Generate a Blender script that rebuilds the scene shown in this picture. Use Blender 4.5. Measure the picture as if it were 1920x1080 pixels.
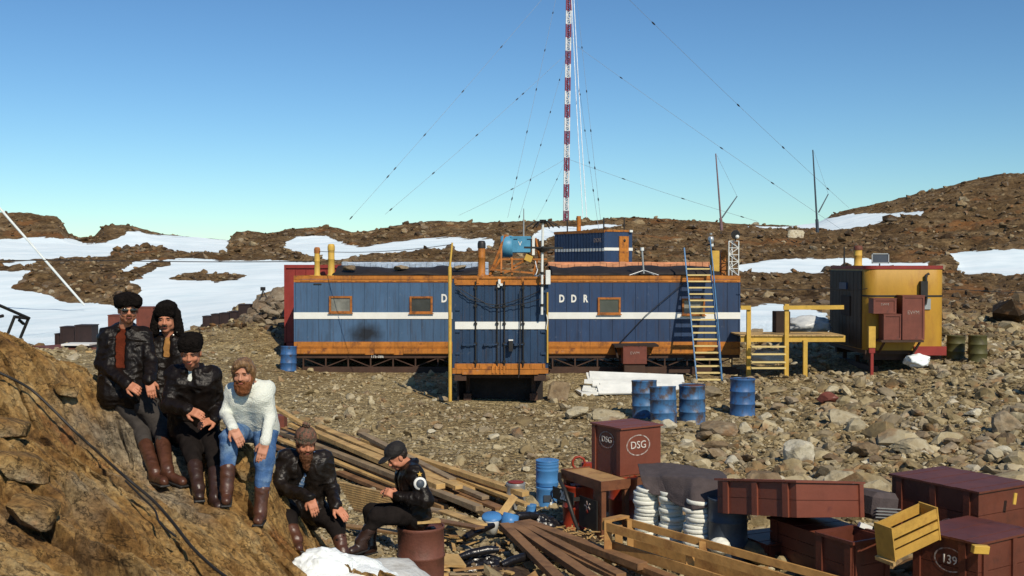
import bpy, bmesh, math, random
import numpy as np
from mathutils import Vector, Matrix, Quaternion, Euler
SC = bpy.context.scene
for o in list(bpy.data.objects): bpy.data.objects.remove(o)
# ------------------------------------------------------------------ camera
FPX = 2063.0                       # focal length in pixels of a 1920 wide frame
CAMZ = 3.6
PITCH = math.atan(43.0 / FPX)
cd = bpy.data.cameras.new('camera'); cam = bpy.data.objects.new('camera', cd)
SC.collection.objects.link(cam); SC.camera = cam
cam.location = (0, 0, CAMZ); cam.rotation_euler = (math.pi/2 - PITCH, 0, 0)
cd.sensor_width = 36; cd.lens = FPX/1920*36; cd.clip_start = .1; cd.clip_end = 6000
# ------------------------------------------------------------------ light
SUN_AZ, SUN_EL = math.radians(25), math.radians(41)      # azimuth: to the right of straight behind the camera
SDIR = Vector((math.sin(SUN_AZ)*math.cos(SUN_EL), -math.cos(SUN_AZ)*math.cos(SUN_EL), math.sin(SUN_EL)))
sl = bpy.data.lights.new('sun', 'SUN'); sun = bpy.data.objects.new('sun', sl)
SC.collection.objects.link(sun); sun.location = (20, -20, 30)
sun.rotation_euler = SDIR.to_track_quat('Z', 'Y').to_euler()
sl.energy = 4.2; sl.angle = math.radians(.5); sl.color = (1, .90, .74)
wd = bpy.data.worlds.new('World'); SC.world = wd; wd.use_nodes = True
wn = wd.node_tree; wn.nodes.clear()
w_out = wn.nodes.new('ShaderNodeOutputWorld'); w_bg = wn.nodes.new('ShaderNodeBackground')
sky = wn.nodes.new('ShaderNodeTexSky'); sky.sky_type = 'NISHITA'; sky.sun_disc = False
sky.sun_elevation = SUN_EL; sky.sun_rotation = math.atan2(SDIR.x, SDIR.y)
sky.altitude = 0; sky.air_density = 1.0; sky.dust_density = 0.0; sky.ozone_density = 1.0
w_gm = wn.nodes.new('ShaderNodeGamma'); w_gm.inputs[1].default_value = 1.25
w_mx = wn.nodes.new('ShaderNodeMix'); w_mx.data_type = 'RGBA'; w_mx.blend_type = 'MULTIPLY'
w_mx.inputs[0].default_value = 1; w_mx.inputs[7].default_value = (.40, .56, .675, 1)
wn.links.new(sky.outputs[0], w_gm.inputs[0]); wn.links.new(w_gm.outputs[0], w_mx.inputs[6])
wn.links.new(w_mx.outputs[2], w_bg.inputs[0]); wn.links.new(w_bg.outputs[0], w_out.inputs[0])
w_bg.inputs[1].default_value = .092
SC.view_settings.view_transform = 'Standard'; SC.view_settings.look = 'None'
SC.view_settings.exposure = 0; SC.view_settings.gamma = 1
SC.render.resolution_x = 1024; SC.render.resolution_y = 576
SC.render.engine = 'CYCLES'
SC.cycles.max_bounces = 5; SC.cycles.diffuse_bounces = 2; SC.cycles.glossy_bounces = 2
# ------------------------------------------------------------------ helpers
R = math.radians
_cp, _sp = math.cos(PITCH), math.sin(PITCH)
def ray(px, py):
    u = (px-960)/FPX; v = (540-py)/FPX
    y = _cp + _sp*v; z = -_sp + _cp*v
    return Vector((u/y, 1.0, z/y))
def W(px, py, D):
    d = ray(px, py); return Vector((d.x*D, D, CAMZ + d.z*D))
def pix(p):
    x, y, z = p[0], p[1], p[2]-CAMZ
    zc = y*_cp - z*_sp; yc = y*_sp + z*_cp
    return (960 + FPX*x/zc, 540 - FPX*yc/zc)

def hash3(xi, yi, zi, seed):
    h = (xi.astype(np.int64)*374761393 + yi.astype(np.int64)*668265263 + zi.astype(np.int64)*1440662683 + seed*974711) & 0xFFFFFFFF
    h = ((h ^ (h >> 13)) * 1274126177) & 0xFFFFFFFF
    h = ((h ^ (h >> 16)) * 2246822519) & 0xFFFFFFFF
    return ((h ^ (h >> 15)) & 0xFFFFFF).astype(np.float32)/float(0xFFFFFF)
def vnoise(x, y, z=None, seed=0):
    """value noise in -1..1"""
    x = np.asarray(x, dtype=np.float64); y = np.asarray(y, dtype=np.float64)
    z = np.zeros_like(x) if z is None else np.asarray(z, dtype=np.float64)
    xi, yi, zi = np.floor(x), np.floor(y), np.floor(z)
    f = [x-xi, y-yi, z-zi]; u = [t*t*(3-2*t) for t in f]
    xi, yi, zi = xi.astype(np.int64), yi.astype(np.int64), zi.astype(np.int64)
    r = 0
    for a in (0, 1):
        for b in (0, 1):
            for c in (0, 1):
                w = (u[0] if a else 1-u[0])*(u[1] if b else 1-u[1])*(u[2] if c else 1-u[2])
                r = r + w*hash3(xi+a, yi+b, zi+c, seed)
    return r*2-1
def fbm(x, y, z=None, seed=0, oct=4, gain=.5):
    r = 0; a = 1; t = 0; s = 1.0
    for i in range(oct):
        r = r + a*vnoise(x*s, y*s, None if z is None else z*s, seed+i*17); t += a; a *= gain; s *= 2.03
    return r/t

# ---- materials
def M(name, col, rough=.6, metal=0.0, var=.2, scale=3.0, bump=.15, bscale=40.0, col2=None, amt=.5, sc2=2.0, spec=.4, stretch=(1,1,1), coat=0.0, sharp=.12, streak=0.0):
    m = bpy.data.materials.new(name); m.use_nodes = True
    n = m.node_tree; N = n.nodes; L = n.links
    b = N['Principled BSDF']; b.inputs['Roughness'].default_value = rough; b.inputs['Metallic'].default_value = metal
    b.inputs['Specular IOR Level'].default_value = spec
    if coat: b.inputs['Coat Weight'].default_value = coat; b.inputs['Coat Roughness'].default_value = .25
    tc = N.new('ShaderNodeTexCoord'); mp = N.new('ShaderNodeMapping'); mp.inputs['Scale'].default_value = stretch
    L.new(tc.outputs['Object'], mp.inputs[0])
    n1 = N.new('ShaderNodeTexNoise'); n1.inputs['Scale'].default_value = scale; n1.inputs['Detail'].default_value = 6; n1.inputs['Roughness'].default_value = .62
    L.new(mp.outputs[0], n1.inputs[0])
    mr = N.new('ShaderNodeMapRange'); mr.inputs[1].default_value = .3; mr.inputs[2].default_value = .7
    mr.inputs[3].default_value = 1-var; mr.inputs[4].default_value = 1+var
    L.new(n1.outputs[0], mr.inputs[0])
    base = N.new('ShaderNodeRGB'); base.outputs[0].default_value = (*col, 1)
    cur = base.outputs[0]
    if col2 is not None:
        n2 = N.new('ShaderNodeTexNoise'); n2.inputs['Scale'].default_value = sc2; n2.inputs['Detail'].default_value = 8; n2.inputs['Roughness'].default_value = .7
        L.new(mp.outputs[0], n2.inputs[0])
        r2 = N.new('ShaderNodeMapRange'); r2.interpolation_type = 'SMOOTHSTEP'
        r2.inputs[1].default_value = 1-amt-sharp; r2.inputs[2].default_value = 1-amt+sharp
        L.new(n2.outputs[0], r2.inputs[0])
        mx = N.new('ShaderNodeMix'); mx.data_type = 'RGBA'; mx.inputs[7].default_value = (*col2, 1)
        L.new(r2.outputs[0], mx.inputs[0]); L.new(cur, mx.inputs[6]); cur = mx.outputs[2]
    if streak:
        ms = N.new('ShaderNodeMapping'); ms.inputs['Scale'].default_value = (7, 7, .45); L.new(tc.outputs['Object'], ms.inputs[0])
        ns = N.new('ShaderNodeTexNoise'); ns.inputs['Scale'].default_value = 2.2; ns.inputs['Detail'].default_value = 6; ns.inputs['Roughness'].default_value = .7; L.new(ms.outputs[0], ns.inputs[0])
        rs = N.new('ShaderNodeMapRange'); rs.inputs[1].default_value = .52; rs.inputs[2].default_value = .72; rs.inputs[3].default_value = 0; rs.inputs[4].default_value = streak; L.new(ns.outputs[0], rs.inputs[0])
        xs = N.new('ShaderNodeMix'); xs.data_type = 'RGBA'; xs.inputs[7].default_value = (.05, .028, .016, 1); L.new(rs.outputs[0], xs.inputs[0]); L.new(cur, xs.inputs[6]); cur = xs.outputs[2]
        nf = N.new('ShaderNodeTexNoise'); nf.inputs['Scale'].default_value = 5; nf.inputs['Detail'].default_value = 8; nf.inputs['Roughness'].default_value = .75; L.new(tc.outputs['Object'], nf.inputs[0])
        rf = N.new('ShaderNodeMapRange'); rf.inputs[1].default_value = .6; rf.inputs[2].default_value = .72; rf.inputs[3].default_value = 0; rf.inputs[4].default_value = .35; L.new(nf.outputs[0], rf.inputs[0])
        xf_ = N.new('ShaderNodeMix'); xf_.data_type = 'RGBA'; xf_.inputs[7].default_value = (.30, .31, .32, 1); L.new(rf.outputs[0], xf_.inputs[0]); L.new(cur, xf_.inputs[6]); cur = xf_.outputs[2]
    mm = N.new('ShaderNodeVectorMath'); mm.operation = 'SCALE'
    L.new(cur, mm.inputs[0]); L.new(mr.outputs[0], mm.inputs['Scale']); L.new(mm.outputs[0], b.inputs['Base Color'])
    if bump:
        n3 = N.new('ShaderNodeTexNoise'); n3.inputs['Scale'].default_value = bscale; n3.inputs['Detail'].default_value = 5
        L.new(mp.outputs[0], n3.inputs[0])
        bp = N.new('ShaderNodeBump'); bp.inputs['Strength'].default_value = bump; bp.inputs['Distance'].default_value = .02
        L.new(n3.outputs[0], bp.inputs['Height']); L.new(bp.outputs[0], b.inputs['Normal'])
    return m

# ---- objects
def link(o): SC.collection.objects.link(o); return o
def lm(o):
    return Matrix.LocRotScale(o.location, o.rotation_euler, o.scale)
def wm(o):
    return lm(o) if o.parent is None else wm(o.parent) @ lm(o)
def thing(name, label, cat, loc=(0, 0, 0), rot=(0, 0, 0), group=None):
    o = bpy.data.objects.new(name, None); link(o); o.empty_display_size = .1
    o.location = loc; o.rotation_euler = rot
    return tag(o, label, cat, group)
def tag(o, label=None, cat=None, group=None, kind=None):
    if label: o['label'] = label
    if cat: o['category'] = cat
    if group: o['group'] = group
    if kind: o['kind'] = kind
    return o
def npmesh(name, V, F, smooth=False, mat=None, attrs=None):
    """V n x 3, F m x k (k = 3 or 4) numpy arrays"""
    V = np.asarray(V, dtype=np.float32); F = np.asarray(F, dtype=np.int32)
    me = bpy.data.meshes.new(name); k = F.shape[1]
    me.vertices.add(len(V)); me.vertices.foreach_set('co', V.ravel())
    me.loops.add(F.size); me.loops.foreach_set('vertex_index', F.ravel())
    me.polygons.add(len(F)); me.polygons.foreach_set('loop_start', np.arange(0, F.size, k, dtype=np.int32))
    me.update(calc_edges=True)
    me.polygons.foreach_set('use_smooth', np.full(len(F), smooth, dtype=bool))
    if mat: me.materials.append(mat)
    for a, d in (attrs or {}).items():
        at = me.attributes.new(a, 'FLOAT', 'POINT'); at.data.foreach_set('value', np.asarray(d, dtype=np.float32).ravel())
    me.update(); return me
def npobj(name, V, F, mat, smooth=False, attrs=None, parent=None, world=True):
    if parent is not None and world:
        Mi = np.array(wm(parent).inverted()); V = np.asarray(V) @ Mi[:3, :3].T + Mi[:3, 3]
    o = bpy.data.objects.new(name, npmesh(name, V, F, smooth, mat, attrs)); link(o); o.parent = parent
    return o
class G:
    def __init__(s): s.v = []; s.f = []; s.sm = []
    def add(s, vs, fs, smooth=False):
        b = len(s.v); s.v += [Vector(p) for p in vs]; s.f += [[i+b for i in f] for f in fs]; s.sm += [smooth]*len(fs); return s
    def box(s, c, d, rot=None, taper=1.0):
        hx, hy, hz = d[0]/2, d[1]/2, d[2]/2; c = Vector(c)
        vs = [Vector((x*(taper if z > 0 else 1), y*(taper if z > 0 else 1), z)) for z in (-hz, hz) for x, y in ((-hx, -hy), (hx, -hy), (hx, hy), (-hx, hy))]
        if rot is not None:
            m = rot if isinstance(rot, Matrix) else Euler(rot).to_matrix(); vs = [m @ p for p in vs]
        return s.add([p+c for p in vs], [(3, 2, 1, 0), (4, 5, 6, 7), (0, 1, 5, 4), (1, 2, 6, 5), (2, 3, 7, 6), (3, 0, 4, 7)])
    def b2(s, x0, x1, y0, y1, z0, z1):
        return s.box(((x0+x1)/2, (y0+y1)/2, (z0+z1)/2), (x1-x0, y1-y0, z1-z0))
    def bar(s, a, b, w, h, up=(0, 0, 1)):
        a = Vector(a); b = Vector(b); d = (b-a); L = d.length; d = d.normalized(); up = Vector(up)
        x = d.cross(up)
        if x.length < 1e-4: x = d.cross(Vector((0, 1, 0)))
        x.normalize(); z = x.cross(d)
        m = Matrix((x, d, z)).transposed()
        return s.box((a+b)/2, (w, L, h), m)
    def tube(s, pts, r, n=8, cap=True):
        pts = [Vector(p) for p in pts]; rs = r if isinstance(r, (list, tuple)) else [r]*len(pts)
        rings = []; ref = None
        for i, p in enumerate(pts):
            t = (pts[min(i+1, len(pts)-1)] - pts[max(i-1, 0)]).normalized()
            if ref is None: ref = Vector((0, 0, 1)) if abs(t.z) < .9 else Vector((1, 0, 0))
            x = t.cross(ref).normalized(); y = x.cross(t); ref = y
            rings.append([p + (x*math.cos(2*math.pi*k/n) + y*math.sin(2*math.pi*k/n))*rs[i] for k in range(n)])
        vs = [q for rg in rings for q in rg]; fs = []
        for i in range(len(pts)-1):
            for k in range(n):
                k2 = (k+1) % n; fs.append((i*n+k, i*n+k2, (i+1)*n+k2, (i+1)*n+k))
        s.add(vs, fs, True)
        if cap: s.add(rings[0], [tuple(range(n))]); s.add(rings[-1], [tuple(reversed(range(n)))])
        return s
    def lathe(s, prof, c=(0, 0, 0), n=24, smooth=True):
        """prof: list of (r, z)"""
        c = Vector(c); vs = []; fs = []
        for r, z in prof:
            for k in range(n):
                a = 2*math.pi*k/n; vs.append(c + Vector((r*math.cos(a), r*math.sin(a), z)))
        for i in range(len(prof)-1):
            for k in range(n):
                k2 = (k+1) % n; fs.append((i*n+k, i*n+k2, (i+1)*n+k2, (i+1)*n+k))
        s.add(vs, fs, smooth)
        if prof[0][0] > 1e-3: s.add(vs[:n], [tuple(reversed(range(n)))])
        if prof[-1][0] > 1e-3: s.add(vs[-n:], [tuple(range(n))])
        return s
    def xf(s, m):
        s.v = [m @ p for p in s.v]; return s
    def build(s, name, mat, parent=None, label=None, world=False, bevel=0.0):
        me = bpy.data.meshes.new(name); vs = s.v
        if parent is not None and world:
            mi = wm(parent).inverted(); vs = [mi @ p for p in vs]
        me.from_pydata([tuple(p) for p in vs], [], s.f); me.update()
        me.polygons.foreach_set('use_smooth', s.sm)
        me.materials.append(mat)
        o = bpy.data.objects.new(name, me); link(o); o.parent = parent
        if label: o['label'] = label
        if bevel:
            b = o.modifiers.new('bevel', 'BEVEL'); b.width = bevel; b.segments = 1; b.limit_method = 'ANGLE'
        return o
def text_obj(body, size, mat, parent, loc, rot, name='lettering', depth=.004, sx=1.0, bold=0.0):
    cu = bpy.data.curves.new('t', 'FONT'); cu.body = body; cu.size = size; cu.extrude = depth; cu.align_x = 'CENTER'; cu.align_y = 'CENTER'
    cu.resolution_u = 3; cu.offset = bold
    t = bpy.data.objects.new('t', cu); link(t)
    dg = bpy.context.evaluated_depsgraph_get(); me = bpy.data.meshes.new_from_object(t.evaluated_get(dg))
    bpy.data.objects.remove(t); me.materials.clear(); me.materials.append(mat); me.name = name
    me.transform(Matrix.Diagonal((sx, 1, 1, 1)))
    o = bpy.data.objects.new(name, me); link(o); o.parent = parent; o.location = loc; o.rotation_euler = rot
    return o
def copy_tree(o, parent=None):
    c = o.copy(); link(c); c.parent = parent
    for ch in [x for x in o.children]: copy_tree(ch, c)
    return c
def arr(v): return np.array([v[0], v[1], v[2]], float)
# ------------------------------------------------------------------ terrain
def sil(px):
    X = [-1200, -300, 0, 60, 110, 130, 150, 178, 195, 240, 300, 350, 430, 440, 470, 500, 520, 545, 620, 660, 700, 760, 830, 900, 960, 1050, 1120, 1170, 1230, 1300, 1400, 1480, 1530, 1560, 1600, 1700, 1800, 1850, 1880, 1920, 2100, 2600, 3200]
    Y = [380, 392, 400, 402, 408, 440, 447, 445, 425, 421, 438, 443, 450, 436, 433, 440, 436, 430, 428, 437, 434, 420, 416, 420, 418, 416, 415, 408, 410, 416, 422, 424, 418, 404, 392, 370, 345, 333, 326, 325, 300, 290, 330]
    return np.interp(px, X, Y)
def ypt(X, Y):
    return lambda px: np.interp(px, X, Y)
def py_to_z(py, D, px=960):
    v = (540-py)/FPX
    return CAMZ + D*(-_sp + _cp*v)/(_cp + _sp*v)
ROWS = []       # (distance, function px -> z)
def zrow(D, X, Z): ROWS.append((D, lambda px, X=X, Z=Z: np.interp(px, X, Z)))
def prow(D, X, Y): ROWS.append((D, lambda px, X=X, Y=Y, D=D: py_to_z(np.interp(px, X, Y), D)))
zrow(2.0, [-3000, 0, 1500, 4000], [1.6, 1.7, 1.5, .6])
zrow(6.0, [-2000, 0, 400, 900, 1500, 2600], [1.5, 1.3, 1.2, .9, .35, .2])
zrow(8.0, [-1500, 400, 600, 750, 900, 1100, 1500], [1.2, 1.15, 1.05, .82, .55, .25, .1])
zrow(10., [-1000, 450, 560, 650, 700, 800, 950, 1100], [1.0, 1.1, .95, .80, .66, .36, .12, .0])
zrow(12., [-1000, 400, 560, 700, 900, 1100], [1.0, .8, .5, .22, .04, .0])
zrow(15., [-900, 300, 600, 900], [1.0, .55, .12, .02])
zrow(20., [-800, 200, 600, 1200, 2400], [1.2, .6, .1, .05, .3])
zrow(27., [-800, 200, 500, 1000, 1500, 1900, 2600], [1.3, .8, .25, .02, .12, .45, .8])
zrow(33., [-800, 100, 450, 600, 1380, 1600, 1800, 2600], [1.3, 1.0, .62, .28, .2, .45, .84, 1.3])
prow(41., [-800, 0, 200, 380, 480, 560, 1380, 1560, 1780, 1920, 2600], [660, 655, 646, 615, 600, 625, 640, 626, 622, 630, 640])
prow(60., [-800, 0, 250, 480, 1000, 1390, 1550, 1900, 2600], [585, 590, 580, 560, 560, 570, 572, 560, 560])
prow(80., [-800, 0, 480, 1000, 1390, 1800, 1920, 2600], [515, 515, 512, 505, 508, 512, 508, 490])
prow(105., [-800, 0, 250, 500, 900, 1390, 1640, 1800, 1920, 2600], [470, 474, 474, 476, 466, 470, 455, 440, 425, 390])
prow(130., [-800, 0, 150, 430, 900, 1390, 1530, 1640, 1800, 1920, 2600], [455, 452, 462, 466, 440, 440, 434, 414, 380, 365, 350])
ROWS.append((152., lambda px: py_to_z(sil(px), 152.)))
ROWS.append((172., lambda px: py_to_z(sil(px), 152.) - .3))
ROWS.append((230., lambda px: py_to_z(sil(px), 152.)*.45+3))
ROWS.append((450., lambda px: px*0 + 3.))
ROWS.append((5000., lambda px: px*0 + 3.))
RD = np.log(np.array([r[0] for r in ROWS]))
def base_z(px, D):
    """px, D arrays of the same shape"""
    Z = np.stack([r[1](px) for r in ROWS]); t = np.log(np.clip(D, 2.0, 5000.))
    i = np.clip(np.searchsorted(RD, t) - 1, 0, len(ROWS)-2)
    u = (t-RD[i])/(RD[i+1]-RD[i]); us = u*u*(3-2*u)*.5 + u*.5
    idx = np.indices(px.shape)
    a = Z[(i, *idx)]; b = Z[(i+1, *idx)]
    return a*(1-us) + b*us
SNOW = [
 [(-900, 452), (0, 451), (70, 446), (140, 448), (160, 458), (200, 456), (222, 446), (240, 433), (262, 434), (300, 441), (430, 450), (424, 474), (360, 474), (312, 470), (296, 463), (250, 463), (215, 468), (205, 482), (140, 481), (100, 487), (0, 487), (-900, 490)],
 [(-900, 494), (0, 495), (66, 492), (50, 499), (0, 501), (-900, 505)],
 [(-900, 508), (0, 508), (58, 507), (44, 520), (22, 540), (45, 546), (90, 556), (130, 569), (160, 566), (205, 557), (228, 566), (268, 548), (262, 536), (244, 530), (262, 520), (284, 505), (290, 497), (262, 503), (240, 511), (228, 510), (250, 492), (270, 486), (330, 485), (430, 487), (580, 490), (600, 500), (560, 545), (535, 553), (505, 556), (492, 566), (470, 572), (440, 580), (380, 612), (345, 622), (300, 640), (200, 665), (100, 655), (0, 640), (-900, 640)],
 [(530, 466), (545, 448), (580, 441), (612, 442), (645, 458), (680, 463), (760, 451), (830, 446), (925, 447), (926, 460), (910, 468), (870, 472), (800, 469), (720, 474), (690, 479), (650, 491), (620, 488), (560, 474)],
 [(990, 458), (1000, 440), (1022, 427), (1060, 423), (1165, 422), (1168, 426), (1110, 430), (1048, 440), (1020, 450)],
 [(1380, 426), (1480, 427), (1532, 412), (1600, 403), (1665, 399), (1732, 397), (1728, 406), (1680, 411), (1640, 419), (1600, 428), (1555, 433), (1525, 430), (1480, 429)],
 [(1385, 497), (1440, 488), (1520, 485), (1600, 487), (1690, 491), (1745, 492), (1740, 500), (1640, 503), (1560, 506), (1540, 511), (1500, 512), (1385, 510)],
 [(1380, 575), (1450, 572), (1505, 577), (1552, 588), (1560, 625), (1500, 630), (1380, 634)],
 [(1774, 474), (1830, 470), (2300, 468), (2300, 505), (1925, 512), (1885, 516), (1850, 511), (1812, 514), (1795, 505), (1800, 492), (1785, 484)],
]
ISL = [
 [(316, 522), (335, 516), (370, 512), (420, 515), (461, 518), (440, 526), (400, 532), (395, 526), (350, 525)],
 [(228, 515), (262, 502), (290, 492), (322, 490), (318, 497), (290, 505), (262, 522), (240, 524)],
 [(150, 560), (195, 548), (215, 540), (250, 545), (250, 560), (225, 574), (200, 572)],
]
def poly_sd(P, x, y):
    """signed distance to polygon, positive inside"""
    d = np.full(x.shape, 1e9); ins = np.zeros(x.shape, bool)
    n = len(P)
    for i in range(n):
        x1, y1 = P[i]; x2, y2 = P[(i+1) % n]; ex, ey = x2-x1, y2-y1
        t = np.clip(((x-x1)*ex + (y-y1)*ey)/(ex*ex+ey*ey), 0, 1)
        d = np.minimum(d, np.hypot(x-x1-t*ex, y-y1-t*ey))
        c = ((y1 > y) != (y2 > y)) & (x < (x2-x1)*(y-y1)/((y2-y1) if y2 != y1 else 1e-9) + x1)
        ins ^= c
    return np.where(ins, d, -d)
def terrain(px, D):
    """returns world X, Y, Z, snow signed value (px units), for column px (at horizon) and distance D"""
    X = (px-960)/FPX*D; Y = D
    Z = base_z(px, D)
    spx = px; spy = 497 + FPX*(CAMZ-Z)/D
    s = np.full(px.shape, -1e9)
    far = (D > 36) & (D < 175)
    if far.any():
        fx, fy = spx[far], spy[far]; sf = np.full(fx.shape, -1e9)
        for P in SNOW: sf = np.maximum(sf, poly_sd(P, fx, fy))
        for P in ISL: sf = np.minimum(sf, -poly_sd(P, fx, fy))
        s[far] = sf
    sc = 60./np.maximum(D, 1)
    s = s + vnoise(X*.5, Y*.35, seed=3)*2.2 + vnoise(X*1.7, Y*1.2, seed=4)*1.6
    s = np.where(D >= 175, 5, s)
    rock = np.clip(-s/4, 0, 1)
    # relief
    amp_far = np.interp(D, [2, 14, 30, 45, 80, 150, 300], [.05, .05, .09, .22, .5, .75, .5])
    r1 = fbm(X*.16, Y*.13, seed=11, oct=3)
    r2 = 1-2*np.abs(fbm(X*.5+r1*2, Y*.4, seed=21, oct=3))
    r3 = fbm(X*2.1, Y*1.8, seed=31, oct=3)
    fade = np.where(D < 150, 1, np.clip((200-D)/50, 0, 1))
    rel = amp_far*(r1*.55 + (r2-.4)*.75 + r3*.35)
    keep = np.interp(D, [120, 150], [1, .55])
    flat = np.where((D > 28) & (D < 38) & (px > 530) & (px < 1400), .3, 1)
    Z = Z + rel*rock*fade*keep*flat + (1-rock)*.06*fbm(X*.4, Y*.3, seed=41, oct=2)*np.clip(D/40, 0, 2)*fade
    return X, Y, Z, s
pxs = np.concatenate([np.arange(-1300, -60, 24), np.arange(-60, 1980, 7), np.arange(1980, 3300, 24)]).astype(float)
Ds = [1.5]
while Ds[-1] < 5000:
    d = Ds[-1]
    Ds.append(d*(1.006 if d < 40 else 1.0042 if d < 175 else 1.04))
Ds = np.array(Ds)
PX, DD = np.meshgrid(pxs, Ds)
tX, tY, tZ, tS = terrain(PX, DD)
nr, nc = PX.shape
ii = (np.arange(nr-1)[:, None]*nc + np.arange(nc-1)[None, :]).ravel()
tF = np.stack([ii, ii+1, ii+nc+1, ii+nc], 1)
def tz(x, y):
    """terrain height at world x, y"""
    y = max(y, 1.6); x = np.array([[float(x)]]); yy = np.array([[float(y)]])
    return float(terrain(960+x/yy*FPX, yy)[2][0, 0])
# ground material
def ground_mat():
    m = bpy.data.materials.new('stony_ground_and_snow'); m.use_nodes = True; n = m.node_tree; N = n.nodes; L = n.links
    b = N['Principled BSDF']; tc = N.new('ShaderNodeTexCoord')
    def noise(sc, det=6, ro=.6, st=None):
        t = N.new('ShaderNodeTexNoise'); t.inputs['Scale'].default_value = sc; t.inputs['Detail'].default_value = det; t.inputs['Roughness'].default_value = ro
        if st:
            mp = N.new('ShaderNodeMapping'); mp.inputs['Scale'].default_value = st; L.new(tc.outputs['Object'], mp.inputs[0]); L.new(mp.outputs[0], t.inputs[0])
        else: L.new(tc.outputs['Object'], t.inputs[0])
        return t.outputs[0]
    def ramp(src, stops):
        r = N.new('ShaderNodeValToRGB'); e = r.color_ramp.elements
        while len(e) < len(stops): e.new(.5)
        for k, (p, c) in enumerate(stops): e[k].position = p; e[k].color = (*c, 1)
        L.new(src, r.inputs[0]); return r.outputs[0]
    def mix(f, a, c, bt='MIX'):
        x = N.new('ShaderNodeMix'); x.data_type = 'RGBA'; x.blend_type = bt
        if isinstance(f, float): x.inputs[0].default_value = f
        else: L.new(f, x.inputs[0])
        L.new(a, x.inputs[6])
        if isinstance(c, tuple): x.inputs[7].default_value = (*c, 1)
        else: L.new(c, x.inputs[7])
        return x.outputs[2]
    def mr(src, a, c, lo=0., hi=1., sm=True):
        x = N.new('ShaderNodeMapRange'); x.interpolation_type = 'SMOOTHSTEP' if sm else 'LINEAR'
        for k, v in enumerate((a, c, lo, hi)): x.inputs[k+1].default_value = v
        L.new(src, x.inputs[0]); return x.outputs[0]
    near = ramp(noise(2.2, 8, .7), [(.3, (.27, .21, .105)), (.48, (.44, .36, .195)), (.6, (.54, .455, .265)), (.75, (.62, .55, .36))])
    pat = ramp(noise(.22, 5, .6), [(.35, (.62, .55, .48)), (.6, (1, 1, 1))])
    near = mix(.8, near, pat, 'MULTIPLY')
    near = mix(.75, near, ramp(noise(17, 4, .75), [(.36, (.35, .3, .26)), (.5, (.95, .93, .9)), (.68, (1.5, 1.45, 1.35))]), 'MULTIPLY')
    def vor(sc, feat='F1'):
        t = N.new('ShaderNodeTexVoronoi'); t.inputs['Scale'].default_value = sc; t.feature = feat
        wv_ = N.new('ShaderNodeVectorMath'); wv_.operation = 'ADD'; nz_ = N.new('ShaderNodeTexNoise'); nz_.inputs['Scale'].default_value = sc*1.5; L.new(tc.outputs['Object'], nz_.inputs[0])
        sc_ = N.new('ShaderNodeVectorMath'); sc_.operation = 'SCALE'; sc_.inputs['Scale'].default_value = .6/sc; L.new(nz_.outputs[1], sc_.inputs[0]); L.new(tc.outputs['Object'], wv_.inputs[0]); L.new(sc_.outputs[0], wv_.inputs[1]); L.new(wv_.outputs[0], t.inputs[0]); return t
    v1 = vor(13.0); v2 = vor(5.5)
    sepc = N.new('ShaderNodeSeparateColor'); L.new(v1.outputs['Color'], sepc.inputs[0])
    near = mix(.8, near, ramp(sepc.outputs[0], [(0, (.62, .58, .54)), (.6, (1, 1, 1)), (1, (1.35, 1.32, 1.25))]), 'MULTIPLY')
    sepd = N.new('ShaderNodeSeparateColor'); L.new(v2.outputs['Color'], sepd.inputs[0])
    near = mix(.6, near, ramp(sepd.outputs[0], [(0, (.65, .6, .55)), (.6, (1, 1, 1)), (1, (1.3, 1.3, 1.25))]), 'MULTIPLY')
    gaps = ramp(v1.outputs['Distance'], [(.3, (1, 1, 1)), (.75, (.45, .4, .36))]); near = mix(.45, near, gaps, 'MULTIPLY')
    far = ramp(noise(.35, 9, .72), [(.32, (.055, .032, .014)), (.46, (.135, .085, .037)), (.58, (.22, .15, .075)), (.72, (.32, .24, .135))])
    far = mix(.85, far, ramp(noise(2.6, 5, .8), [(.38, (.30, .27, .25)), (.52, (.95, .93, .9)), (.7, (1.5, 1.4, 1.3))]), 'MULTIPLY')
    far = mix(mr(noise(.12, 5, .6), .55, .66, 0., .6), far, (.24, .10, .03))
    sep = N.new('ShaderNodeSeparateXYZ'); L.new(tc.outputs['Object'], sep.inputs[0])
    col = mix(mr(sep.outputs[1], 34, 62), near, far)
    sn = N.new('ShaderNodeAttribute'); sn.attribute_name = 'snow'
    ad = N.new('ShaderNodeMath'); ad.operation = 'MULTIPLY_ADD'; L.new(noise(1.3, 6, .7), ad.inputs[0]); ad.inputs[1].default_value = 5.0
    L.new(sn.outputs['Fac'], ad.inputs[2])
    mask = mr(ad.outputs[0], 2.2, 2.8)
    snow = ramp(noise(.5, 6, .6, (.4, 1, 1)), [(.3, (.66, .79, .84)), (.55, (.80, .90, .93)), (.7, (.84, .93, .95))])
    col = mix(mask, col, snow)
    L.new(col, b.inputs['Base Color']); b.inputs['Roughness'].default_value = .85; b.inputs['Specular IOR Level'].default_value = .15
    bp = N.new('ShaderNodeBump'); bp.inputs['Strength'].default_value = .8; bp.inputs['Distance'].default_value = .06
    L.new(mix(mask, noise(9, 8, .75), (.5, .5, .5)), bp.inputs['Height'])
    bv = N.new('ShaderNodeBump'); bv.invert = True; bv.inputs['Distance'].default_value = .06; L.new(mr(sep.outputs[1], 30, 50, .9, 0.), bv.inputs['Strength']); L.new(v1.outputs['Distance'], bv.inputs['Height']); L.new(bp.outputs[0], bv.inputs['Normal'])
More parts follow.
